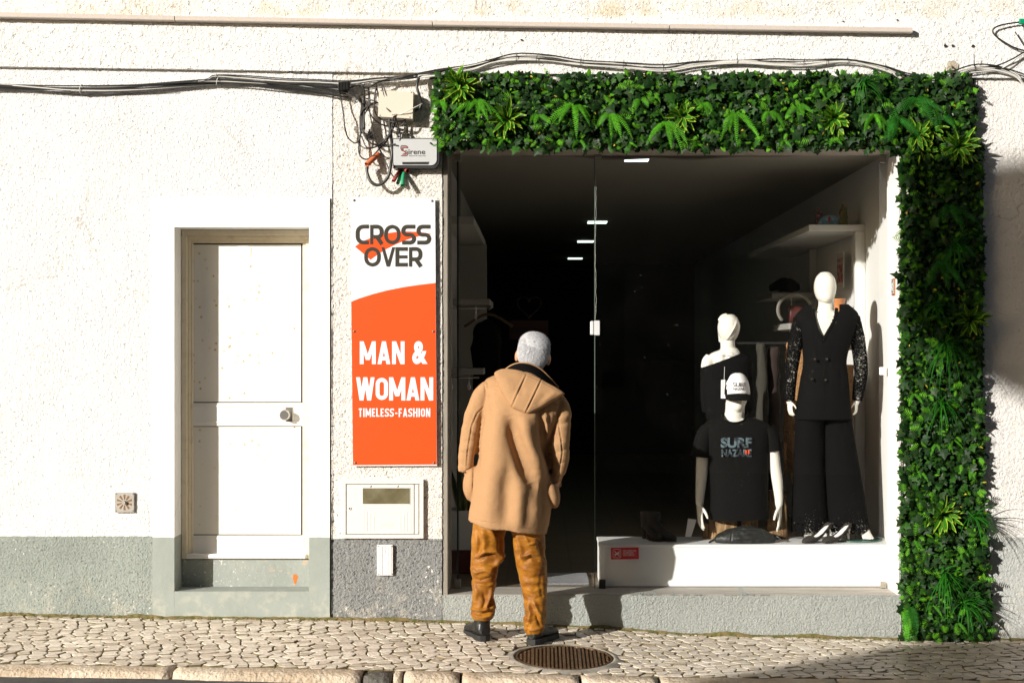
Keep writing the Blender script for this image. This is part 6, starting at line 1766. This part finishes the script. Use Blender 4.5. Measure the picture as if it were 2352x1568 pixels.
# waist bag
M_bag = mat('black_nylon', (.016, .017, .015), .5, bump=(45, .4, .006))
bag = thing('waist_bag', 'black padded nylon waist bag lying at the front of the plinth', 'bag', Z(350, 1305, .38))
mb = MB(); zloft(mb, [((335, 1222), (385, 1222), .02, .40), ((290, 1232), (425, 1232), .05, .40), ((245, 1250), (460, 1250), .065, .395), ((215, 1272), (488, 1268), .07, .39), ((215, 1292), (490, 1285), .07, .39), ((240, 1304), (480, 1303), .055, .39)], 4, 36)
me = remesh(mb, .005, 2)
sculpt(me, [([(285, 1240), (300, 1236), (420, 1238), (445, 1275)], 3, -.006), ([(292, 1250), (290, 1290)], 3, -.005), ([(300, 1262), (435, 1258)], 3, -.006), ([(300, 1278), (430, 1274)], 6, .005), ([(300, 1290), (440, 1290)], 3, -.004)], Z2_); wobble(me, 30, .004)
link_mesh('pouch', me, M_bag, bag, True)
mb = MB(); mb.tube(catmull([Z(480, 1268, .39), Z(500, 1272, .38), Z(512, 1284, .36)], 4), .006, 8, flat=(.4, 1)); mb.tube(catmull([Z(222, 1282, .39), Z(200, 1290, .38), Z(192, 1300, .37), Z(215, 1306, .36)], 4), .007, 8, flat=(.4, 1)); mb.build('strap', M_bag, bag, True)
# pumps
M_suede = mat('black_suede', (.022, .018, .014), .85, sheen=.2); M_insole = mat('white_insole', (.80, .79, .76), .5); M_heel = mat('steel_heel', (.25, .24, .22), .2, .9)
def pump(px, py, yaw, label):
    o = Z(px, py, .315); c, s = math.cos(yaw), math.sin(yaw)
    sh = thing('high_heel_shoe', label, 'shoe', (o.x, .315, ptop), 'pair of pumps')
    def L(f, x, z): return Vector((o.x + f * c - x * s, .325 + f * s + x * c, ptop + .001 + z))   # f runs toe (0) to heel
    T = [(0, .010, .004, .020, 0), (.02, .026, .003, .034, 0), (.05, .036, .003, .046, .0), (.075, .038, .003, .050, .1), (.10, .036, .006, .048, .75), (.14, .029, .026, .062, .8), (.175, .026, .052, .088, .8), (.205, .026, .070, .118, .78), (.225, .020, .076, .128, .7), (.232, .008, .080, .128, .5)]
    rings = []
    for f, w, z0, z1, op in T:
        r = []
        for a in np.linspace(0, 2 * math.pi, 24, endpoint=False):
            x = math.cos(a) * w; up = math.sin(a); z = lerp(z0, z1, (up + 1) / 2)
            if op and up > .0:   # opening: the top is pressed down inside the side walls
                x = math.cos(a) * w; edge = abs(math.cos(a)); z = lerp(z0 + .006, z1, min(1, max(0, (edge - .62) / .3))) if edge < .9 else lerp(z0, z1, .5 + up)
                z = z if op > .5 else lerp(lerp(z0, z1, (up + 1) / 2), z, op)
            r.append(L(f, x, z))
        rings.append(r)
    mb = MB(); mb.loft(rings); mb.build('upper', M_suede, sh, True)
    mb = MB(); R_ = []
    for f, w, z in ((.083, .012, .034), (.10, .024, .030), (.14, .024, .050), (.175, .022, .076), (.205, .020, .094), (.222, .012, .100)): R_.append([L(f, -w, z), L(f, w, z), L(f, w, z - .003), L(f, -w, z - .003)])
    mb.loft(R_); mb.build('insole', M_insole, sh)
    mb = MB(); mb.tube([L(.212, 0, .082), L(.214, 0, .045), L(.218, 0, .018), L(.220, 0, 0)], [.019, .0095, .0085, .013], 12); mb.build('heel', M_heel, sh, True)
pump(612, 1296, math.radians(33), 'black suede pump with a steel heel, the left one of the pair'); pump(702, 1296, math.radians(33), 'black suede pump with a steel heel, nearest the bare mannequin foot')
# ankle boots in the shade
M_bsole = mat('brown_sole', (.10, .05, .03), .7)
def ankle(px, py, yaw, label):
    o = P(px, py, .42); c, s = math.cos(yaw), math.sin(yaw); sh = thing('ankle_boot', label, 'boot', (o.x, .42, ptop), 'pair of ankle boots')
    def L(f, x, z): return Vector((o.x + f * c - x * s, .42 + f * s + x * c, ptop + .001 + z))
    mb = MB()
    mb.loft([[L(f, math.cos(a) * w, z0 + (math.sin(a) + 1) / 2 * (z1 - z0)) for a in np.linspace(0, 2 * math.pi, 16, endpoint=False)] for f, w, z0, z1 in ((0, .014, .006, .03), (.03, .034, .004, .05), (.08, .038, .006, .07), (.13, .033, .03, .12), (.18, .034, .055, .15), (.215, .028, .06, .15))])
    mb.tube([L(.165, 0, .09), L(.17, 0, .13), L(.17, 0, .175)], [.04, .043, .047], 18); me = remesh(mb, .005, 2); link_mesh('upper', me, M_suede, sh, True)
    mb = MB(); mb.tube([L(.205, 0, .075), L(.208, 0, .03), L(.21, 0, 0)], [.022, .012, .013], 12); mb.build('heel', M_suede, sh, True)
    mb = MB(); mb.loft([[L(f, -w, z), L(f, w, z), L(f, w, z + .005), L(f, -w, z + .005)] for f, w, z in ((-.002, .012, 0), (.03, .036, 0), (.08, .040, .001), (.12, .03, .02))]); mb.build('sole', M_bsole, sh)
ankle(1517, 1248, math.radians(115), 'black suede ankle boot in the shade, nearest the no smoking sticker'); ankle(1552, 1246, math.radians(140), 'black suede ankle boot in the shade, turned towards the log')

# ---- no smoking sticker on the glass
st = thing('sticker', 'small red no smoking sticker on the lower left of the shop window', 'sticker', P(1435, 1283, G_Y))
SYY = G_Y - .003
M_red = mat('sticker_red', (.50, .015, .025), .45); M_pink = mat('sticker_print', (.72, .62, .60), .5)
mb = MB(); mb.prism([P(1403, 1257.5, SYY), P(1467, 1256, SYY), P(1467.5, 1283, SYY), P(1403.5, 1284, SYY)], (0, .001, 0)); mb.build('panel', M_red, st)
mb = MB(); pl_ = lambda x, y: P(x, y, SYY - .0012)
stroke(mb, rounded([Vector(p) for p in ((1408, 1261), (1426, 1261), (1426, 1280), (1408, 1280))], 3, True), .9, pl_, True)
stroke(mb, [Vector((1411.5, 1265)), Vector((1423, 1276.5))], 2.0, pl_); stroke(mb, [Vector((1423, 1265)), Vector((1411.5, 1276.5))], 2.0, lambda x, y: P(x, y, SYY - .0016)); stroke(mb, [Vector((1410.5, 1272)), Vector((1424, 1270))], 1.6, lambda x, y: P(x, y, SYY - .002))
mb.build('pictogram', M_pink, st)
mb = MB(); pl2 = lambda x, z: (x, SYY - .0012, z)
for w, x0, x1, y0, y1 in (('NÃO FUMADORES', 1431, 1461, 1265.6, 1261), ('NO SMOKERS', 1431, 1455, 1270.3, 1267.2), ('NON FUMEURS', 1431, 1457, 1275, 1271.9)):
    a, c = P(x0, y0, SYY), P(x1, y1, SYY); vs, fs = text_geom(w, a.x, c.x, a.z, c.z, pl2, .01); mb.add(vs, fs)
for y in (1266.4, 1271.1, 1275.8): a, c = P(1430, y + .35, SYY), P(1463, y, SYY); mb.poly([(a.x, SYY - .001, a.z), (c.x, SYY - .001, a.z), (c.x, SYY - .001, c.z), (a.x, SYY - .001, c.z)])
mb.build('lettering', M_pink, st)

# ================================================================== shelving and goods deeper in the shop
su = thing('shelf_unit', 'white wall shelf unit with a thick top board along the right wall of the shop', 'shelf', (2.0, 2, FZ))
SYF = 1.2
def srect(a, b, c, d, Y): return P(a, d, Y), P(b, c, Y)
M_shelf = mat('white_shelf', (.70, .69, .64), .5); M_shelf2 = mat('white_shelf_shaded', (.30, .29, .26), .6)  # second one is the white shelf darkened in colour to look shaded
p, q = srect(1858, 1984, 516, 530, SYF)
mb = MB(); mb.box(p.x, IXR - .002, SYF, 4.2, p.z, q.z, 0, .002); mb.build('top_board', M_shelf, su)
p2 = P(1965, 0, SYF).x
mb = MB(); mb.box(p2, IXR - .002, SYF + .003, SYF + .06, FZ, p.z - .002, 0, .002); mb.build('upright', M_shelf, su)
mb = MB(); mb.box(IXR - .06, IXR - .002, 3.0, 3.05, FZ, p.z - .002, 0, .002); mb.build('upright', M_shelf, su)
for (a, b, c, d, Y, e) in ((1773, 1850, 672, 684, 2.6, .9), (1812, 1868, 742, 756, 1.7, .75)):
    p3, q3 = srect(a, b, c, d, Y); mb = MB(); mb.box(p3.x, IXR - .003, Y, Y + e, p3.z, q3.z, 0, .002); sh = mb.build('shelf_board', M_shelf2, su)
    for t in (.25, .6):
        x_ = lerp(p3.x, q3.x, t); mb = MB(); mb.tube([(x_, Y + .02, p3.z), (x_, Y + .02, p3.z - .14)], .004, 6); mb.build('hanger_hook', M_steel, sh)
TZ = P(0, 516, SYF).z
# souvenirs on the top board
sv = thing('souvenir_sign', 'half round blue seaside souvenir plaque on the top shelf', 'souvenir', (P(1910, 514, 1.3).x, 1.3, TZ))
mb = MB(); c = P(1906, 515, 1.3); rr_ = .083
mb.prism([Vector((c.x + math.cos(a) * rr_, 1.3, TZ + .003 + math.sin(a) * rr_ * .85)) for a in np.linspace(0, math.pi, 18)], (0, .012, 0)); mb.build('plaque', mat('sea_blue', (.10, .24, .36), .4, var=(25, (.45, .50, .52), .5, .6)), sv)
mb = MB(); mb.ellipsoid((c.x - .005, 1.297, TZ + .045), (.010, .004, .022), n=10, k=8); mb.build('figure_relief', mat('relief_red', (.35, .06, .04), .5), sv)
def figurine(px, top, Y, m, label, w=.035):
    c = P(px, 515, Y); h = P(px, top, Y).z - TZ; o = thing('figurine', label, 'souvenir', (c.x, Y, TZ))
    mb = MB(); mb.tube([(c.x, Y, TZ + .001), (c.x, Y, TZ + h * .12)], [w, w * .95], 12); mb.build('base', m, o)
    mb = MB(); mb.tube([(c.x - .004, Y, TZ + h * .12), (c.x + .004, Y, TZ + h * .4), (c.x - .002, Y, TZ + h * .62), (c.x - .006, Y, TZ + h * .8), (c.x - .006, Y, TZ + h)], [w * .9, w * .75, w * .8, w * .35, w * .2], 12); mb.ellipsoid((c.x + .014, Y, TZ + h * .72), (.014, .012, .016), n=10, k=8)
    me = remesh(mb, .004, 1); wobble(me, 60, .006); link_mesh('figure', me, m, o, True)
figurine(1879, 478, 1.34, mat('dark_red_souvenir', (.13, .045, .035), .5), 'slim dark red souvenir figure left of the half round plaque', .024)
figurine(1937, 468, 1.30, mat('olive_souvenir', (.12, .13, .03), .5, var=(30, (.22, .10, .04), .5, .6)), 'olive and brown souvenir figure right of the half round plaque')
# sale poster on the interior wall
sp = thing('sale_poster', 'white sale poster with red -50% on the right shop wall', 'poster', (IXR - .05, 1.6, 1.9))
Yp0, Yp1 = 1.62, 1.86; zp0, zp1 = P(1935, 660, 1.7).z, P(1935, 580, 1.7).z
mb = MB(); mb.box(IXR - .066, IXR - .062, Yp0, Yp1, zp0, zp1); mb.build('sheet', mat('poster_paper', (.50, .47, .42), .6), sp)
M_pred = mat('poster_red', (.32, .03, .03), .6)
mb = MB(); pw_ = lambda y, z: (IXR - .0672, y, z)
vs, fs = text_geom('50%', Yp1 - .02, Yp0 + .02, zp0 + .03, zp0 + .17, pw_, .03); mb.add(vs, fs); vs, fs = text_geom('PROMOÇÕES', Yp1 - .02, Yp0 + .02, zp1 - .075, zp1 - .03, pw_, .02); mb.add(vs, fs); mb.build('lettering', M_pred, sp)
# terracotta vase, handbag, plant on the inner shelves
va = thing('vase', 'glossy terracotta vase behind the shoulder of the tall mannequin', 'vase', P(1926, 750, 1.45))
vb = P(1926, 756, 1.45)
mb = MB(); mb.loft([[Vector((vb.x + math.cos(a) * r, 1.45 + math.sin(a) * r, vb.z + z)) for a in np.linspace(0, 2 * math.pi, 24, endpoint=False)] for r, z in ((.03, 0), (.036, .04), (.030, .085), (.036, .15), (.046, .205), (.050, .21), (.040, .20))]); mb.build('body', mat('terracotta_glaze', (.55, .22, .08), .3), va, True)
mb = MB(); mb.box(vb.x - .10, IXR - .004, 1.36, 1.56, vb.z - .04, vb.z - .001, 0, .002); mb.build('shelf_board', M_shelf, su)
hb = thing('handbag', 'dark red handbag with a pale strap on the inner shelf', 'handbag', P(1838, 740, 1.85))
hp = P(1832, 741, 1.85); mb = MB(); mb.tube([hp + Vector((-.06, 0, .06)), hp + Vector((.10, 0, .06))], [.062, .06], 18, flat=(.6, 1)); me = remesh(mb, .006, 2); link_mesh('body', me, mat('dark_red_leather', (.06, .012, .010), .5), hb, True)
mb = MB(); mb.tube([hp + Vector((math.cos(a) * .12 - .03, -.05, .09 + math.sin(a) * .11)) for a in np.linspace(.4, 3.9, 24)], .012, 8, flat=(.4, 1)); mb.build('strap', mat('grey_strap', (.16, .15, .12), .6), hb, True)
hp2 = P(1805, 668, 2.7); mb = MB(); mb.tube([hp2 + Vector((-.12, .05, .03)), hp2 + Vector((0, .05, .05)), hp2 + Vector((.12, .05, .03))], [.03, .06, .03], 14); me = remesh(mb, .008, 2); wobble(me, 15, .02); tag(link_mesh('folded_garment', me, M_tee, None, True), 'dark folded garment on the upper inner shelf', 'garment')
# hanging clothes behind the mannequins
rk = thing('clothes_rail', 'steel clothes rail standing behind the window mannequins', 'clothes rail', (1.3, 1.25, FZ))
zr = P(0, 788, 1.25).z; M_drail = mat('dark_rail', (.02, .02, .02), .4)
mb = MB(); mb.tube([(1.27, 1.25, zr), (1.80, 1.25, zr)], .009, 10); mb.build('rail', M_drail, rk)
for x in (1.28, 1.79):
    mb = MB(); mb.tube([(x, 1.25, FZ), (x, 1.25, zr)], .012, 10); mb.build('post', M_drail, rk)
def garment(xl, xr, ytop, ybot, Y, m, label, name='hanging_coat', depth=.05, sl=12):
    mb = MB()
    rows = [((xl + (xr - xl) * .4, ytop), (xl + (xr - xl) * .6, ytop), .02, Y), ((xl + 2, ytop + sl), (xr - 2, ytop + sl), depth, Y), ((xl, ytop + (ybot - ytop) * .4), (xr, ytop + (ybot - ytop) * .4), depth, Y), ((xl, ybot), (xr, ybot), depth, Y)]
    D_ = lambda x, y, Y_: P(x, y, Y_)
    mb.loft([ring_lr(*r, n=32, q=D_) for r in ring_interp(rows, 6)]); me = mb.mesh(name); wobble(me, 14, .02, xl)
    return tag(link_mesh(name, me, m, None, True), label, 'clothing')
garment(1737, 1762, 790, 1150, 1.2, mat('olive_wool', (.03, .028, .02), .9), 'olive grey coat hanging behind the capped mannequin')
garment(1764, 1790, 800, 1140, 1.25, mat('brown_wool', (.02, .010, .007), .9), 'dark brown coat hanging between the olive coat and the crochet cardigan')
cro = mat('tan_crochet', (.50, .27, .11), .9, bump=(110, 1.0, .02), var=(90, (.30, .14, .05), .5, .62))
mb = MB(); zloft(mb, [((540, 400), (600, 400), .03, .95), ((530, 520), (640, 520), .05, .95), ((526, 690), (650, 690), .05, .95), ((524, 860), (655, 860), .05, .95), ((540, 940), (650, 940), .045, .95), ((560, 1000), (645, 1000), .03, .95)], 6, 36)
me = mb.mesh('crochet_cardigan'); wobble(me, 30, .010); cc = link_mesh('crochet_cardigan', me, cro, None, True); tag(cc, 'tan crochet cardigan with a fringe hanging behind the tall mannequin', 'clothing')
mb = MB()
for k in range(12): x = 527 + k * 1.6 if k < 7 else 560 + (k - 7) * 2; mb.tube([Z(x, 850 if k < 7 else 985, .91), Z(x + random.gauss(0, 1), 1000 if k < 7 else 1040, .91)], .0022, 5)
mb.build('fringe', cro, cc, True)
mb = MB(); zloft(mb, [((690, 500), (840, 500), .03, 1.0), ((690, 700), (838, 700), .04, 1.0), ((695, 900), (838, 900), .04, 1.0)], 4, 30); me = mb.mesh('crochet_shawl'); wobble(me, 25, .012, 4); tag(link_mesh('crochet_shawl', me, cro, None, True), 'tan crochet shawl showing between the legs of the tall mannequin', 'clothing')

# left side: shelf unit, hangers, plant, crate, mat
lu = thing('shelf_unit', 'white shelf unit with open boards along the left wall of the shop', 'shelf', (-1.4, 1.5, FZ))
zA_ = P(0, 497, .75).z
XLf = P(1088, 0, .75).x
mb = MB(); mb.box(IXL + .003, XLf, .75, 2.9, P(0, 515, .75).z, zA_, 0, .002); M_shelf3 = mat('white_shelf_dimmed', (.46, .45, .40), .5); mb.build('top_board', M_shelf3, lu)  # white board's colour lowered to put the interior shade into it
mb = MB(); mb.box(IXL + .003, XLf + .02, 2.6, 2.64, FZ, P(0, 516, .75).z, 0, .002); mb.build('back_panel', M_shelf2, lu)
for a, y0, y1, Y in ((1125, 686, 700, 1.6), (1110, 846, 860, 1.3)):
    xr = P(a, 0, Y).x; mb = MB(); mb.box(IXL + .004, xr, Y, Y + .8, P(0, y1, Y).z, P(0, y0, Y).z, 0, .002); sh = mb.build('shelf_board', M_shelf2, lu)
    mb = MB(); mb.tube([(IXL + .01, Y + .06, P(0, y1 + 7, Y).z), (xr - .03, Y + .06, P(0, y1 + 7, Y).z)], .007, 8); mb.build('hanging_rail', M_steel, sh)
    for t in (.10, .22):
        mb = MB(); x_ = xr - t; mb.tube([(x_, Y + .05, P(0, y1, Y).z), (x_, Y + .05, P(0, y1 + 22, Y).z)], .003, 6); mb.ellipsoid((x_, Y + .045, P(0, y1 + 28, Y).z), (.012, .006, .022), n=10, k=8); mb.build('hanger_hook', M_steel, sh)
hg = thing('clothes_hanger', 'wooden clothes hanger hanging from the middle left shelf', 'hanger', P(1125, 720, 1.65))
h0 = P(1122, 722, 1.65); mb = MB(); mb.tube(catmull([h0 + Vector((-.17, 0, -.085)), h0 + Vector((-.06, 0, -.015)), h0, h0 + Vector((.06, 0, -.015)), h0 + Vector((.17, 0, -.085))], 5), .010, 8); mb.build('bar', mat('dark_wood', (.10, .055, .025), .5), hg, True)
mb = MB(); mb.tube([h0 + Vector((math.cos(a) * .022 + .0, 0, .055 + math.sin(a) * .022)) for a in np.linspace(-1.5, 2.8, 14)] , .003, 6); mb.build('hook', M_steel, hg, True)
garment(1085, 1150, 735, 980, 1.7, M_tee, 'black garment on the wooden hanger at the left of the shop', 'hanging_garment', .05, 20)
pp_ = thing('potted_plant', 'snake plant with yellow edged leaves in a tall white planter inside the entrance', 'plant', (P(1075, 1270, .95).x, .95, FZ))
pc = P(1074, 0, .95).x
ztop_ = P(0, 1168, .95).z; zb_ = P(0, 1258, .95).z
mb = MB(); mb.loft([[Vector((pc + sx2 * w, .95 + sy2 * w, z)) for sx2, sy2 in ((-1, -1), (1, -1), (1, 1), (-1, 1))] for w, z in ((.10, zb_), (.125, ztop_), (.115, ztop_), (.11, ztop_ - .03))]); mb.build('planter', mat('planter_white', (.58, .58, .54), .4), pp_)
M_snake = mat('snake_leaf', (.03, .06, .015), .4); M_snakeY = mat('snake_edge', (.25, .22, .05), .4)
for k in range(9):
    mb = MB(); a = k * .7; b0 = Vector((pc + math.cos(a) * .05, .95 + math.sin(a) * .04, ztop_ - .03)); lance(mb, b0, Vector((math.cos(a) * .22, math.sin(a) * .12 - .03, 1)), random.uniform(.25, .42), .022, .0, random.gauss(0, .4)); mb.build('leaf', [M_snake, M_snakeY], pp_, True, False)
mb = MB(); mb.box(pc - .16, pc + .17, .85, 1.15, FZ + .001, zb_ - .002, 0, .006); tag(mb.build('plant_stand', mat('dark_red_box', (.09, .018, .012), .5)), 'low dark red box under the white planter', 'box')
mt = MB(); x0, x1 = P(1195, 0, .55).x, P(1352, 0, .55).x; mt.box(x0, x1, .36, .82, FZ + .001, FZ + .014, 0, .006)
tag(mt.build('door_mat', mat('grey_carpet', (.20, .205, .215), .95, var=(220, (.34, .34, .35), .45, .6), bump=(250, 1.0, .01))), 'speckled grey entrance mat just inside the door', 'mat')
# dim brand panel on the far wall of the entrance
br = thing('wall_panel', 'dim dark red logo panel on the far wall above the head of the person', 'sign', P(1215, 770, 3.6))
a, c = P(1170, 780, 3.6), P(1260, 735, 3.6); mb = MB(); mb.box(a.x, c.x, 3.6, 3.63, a.z, c.z, 0, .003); mb.build('panel', mat('maroon_panel', (.035, .006, .006), .6), br)
mb = MB(); vs, fs = text_geom('petite jolie', a.x + .02, c.x - .02, a.z + .03, c.z - .05, lambda x, z: (x, 3.597, z)); mb.add(vs, fs); mb.build('lettering', mat('dark_print', (.008, .004, .004), .6), br)
mb = MB(); hcx = (a.x + c.x) / 2; mb.tube([Vector((hcx + .10 * 16 * math.sin(t) ** 3 / 16, 3.61, c.z + .12 + .1 * (13 * math.cos(t) - 5 * math.cos(2 * t) - 2 * math.cos(3 * t) - math.cos(4 * t)) / 16)) for t in np.linspace(0, 2 * math.pi, 40)], .008, 6); mb.build('heart_outline', bpy.data.materials['maroon_panel'], br, True)
# lit tubes on the ceiling
M_lamp = mat('lit_tube', (.8, .8, .8), .5, emit=((.80, 1.0, .86), 1.6))
for px, py, w, lb_ in ((1372, 511, 44, 'nearest of three small lit ceiling panels deep in the shop, touching the pane edge'), (1345, 555, 37, 'middle one of three small lit ceiling panels deep in the dark shop'), (1321, 594, 33, 'farthest and lowest looking of three small lit ceiling panels in the shop')):
    D_ = (CZ - .012 - EYE) * F / (VY - py); Y = D_ - D0; c = P(px, py, Y); hw = w * D_ / F / 2
    o = thing('ceiling_lamp', lb_, 'lamp', (c.x, Y, CZ), 'lit panels on the shop ceiling')
    mb = MB(); mb.box(c.x - hw - .006, c.x + hw + .006, Y - .12, Y + .12, CZ - .008, CZ - .001, 0, .001); mb.build('frame', M_shelf, o)
    mb = MB(); mb.box(c.x - hw, c.x + hw, Y - .11, Y + .11, CZ - .016, CZ - .0082, 0, .001); mb.build('diffuser', M_lamp, o)
pl4 = thing('panel_lamp', 'bright lit ceiling panel right behind the top of the glass', 'lamp', (P(1465, 0, .6).x, .6, CZ))
a, c = P(1436, 364, .44), P(1494, 355, .44); mb = MB(); mb.box(a.x, c.x, .44, .62, a.z + .012, c.z + .02, 0, .004); mb.build('housing', M_shelf, pl4)
mb = MB(); mb.box(a.x + .004, c.x - .004, .436, .616, a.z, a.z + .022, 0, .002); mb.build('diffuser', mat('lit_panel', (.8, .8, .8), .5, emit=((.85, .97, 1.0), 2.2)), pl4)

# ================================================================== across the street: the houses whose shade falls on the right side
M_opp = mat('ochre_render', (.34, .29, .23), .9, var=(3, (.28, .24, .19), .4, .6), bump=(50, .6, .01))
M_tile = mat('roof_tile', (.28, .11, .05), .85)
OY = -13.0
KS = SUN_DIR / SUN_DIR.y
def sunward(X, Zr, Y=OY):   # the point at depth Y whose shadow falls at (X, eye + Zr) on the facade plane
    return Vector((X + KS.x * Y, Y, EYE + Zr + KS.z * Y))
ob = thing('street_house', 'ochre house across the street with an added shade-casting balcony and a shop sign', 'building', (-6, OY - 3, 0))
xb = sunward(3.45, 0).x
mb = MB(); mb.box(xb, 14, OY - 7, OY, -.3, 11); mb.build('wall', M_opp, ob)
mb = MB(); mb.box(xb - .3, 14.3, OY - 7.3, OY + .3, 11.0, 11.3); mb.build('roof', M_tile, ob)
def sp_(px, py): return sunward(wx(px), (VY - py) / 385.0)
bal = [(2098, 372), (2260, 372), (2700, 330), (2760, 1000), (2560, 985), (2352, 918), (2252, 868), (2180, 815), (2120, 775), (2092, 740)]
mb = MB(); mb.prism([sp_(*p) for p in bal], (0, -.25, 0)); mb.build('balcony', M_opp, ob)  # unseen balcony, outlined to cast the shade on the right wall
for k in range(6):
    mb = MB(); x = xb + 2.5 + k * 2.4; mb.box(x, x + 1.1, OY - .01, OY + .03, 1.1 if k % 2 else 1.2, 3.0); mb.box(x, x + 1.1, OY - .01, OY + .03, 4.6, 6.2); mb.build('window', mat('dark_window', (.03, .035, .04), .1) if k == 0 else bpy.data.materials['dark_window'], ob)
mb = MB(); vs, fs = text_geom('Euro Oficinas', 4.75, 2.75, 3.05, 3.40, lambda x, z: (x, OY + .04, z), .01); mb.add(vs, fs); mb.build('lettering', M_opp if False else mat('pale_lettering', (.7, .7, .66), .6), ob)
# unseen lean-to, added and shaped to shade the pavement at the lower right
lo = thing('lean_to_blocker', 'low unseen lean-to with a sloping tiled roof, added to shade the pavement', 'shade blocker', (-8, OY, 0))
pr = [sunward(1.55, -.86), sunward(1.96, -.66), sunward(2.42, -.165 - 1.6 + 1.6), sunward(3.6, .25)]
def rel(px, py, Y):  # ground shadow point seen in the photograph -> point on the blocker plane
    z = ground((px - VX) * (D0 + Y) / F, Y); k = (D0 + Y) / F; X = (px - VX) * k
    return Vector((X, Y, z)) + KS * (OY - Y)
ed = [rel(1500, 1580, -1.45), rel(1640, 1552, -1.16), rel(1800, 1527, -.88), rel(1960, 1500, -.52), rel(2130, 1478, -.16)]
ed.append(ed[-1] + Vector((1.3, 0, .12)))
mb = MB(); mb.prism(ed + [Vector((ed[-1].x, OY, -.3)), Vector((ed[0].x, OY, -.3))], (0, -3.0, 0)); mb.build('wall', M_opp, lo)
mb = MB()
for p, q in zip(ed[:-1], ed[1:]): mb.prism([p + Vector((0, .06, -.03)), q + Vector((0, .06, -.03)), q + Vector((0, .06, .002)), p + Vector((0, .06, .002))], (0, -3.12, 0))
mb.build('roof', M_tile, lo)
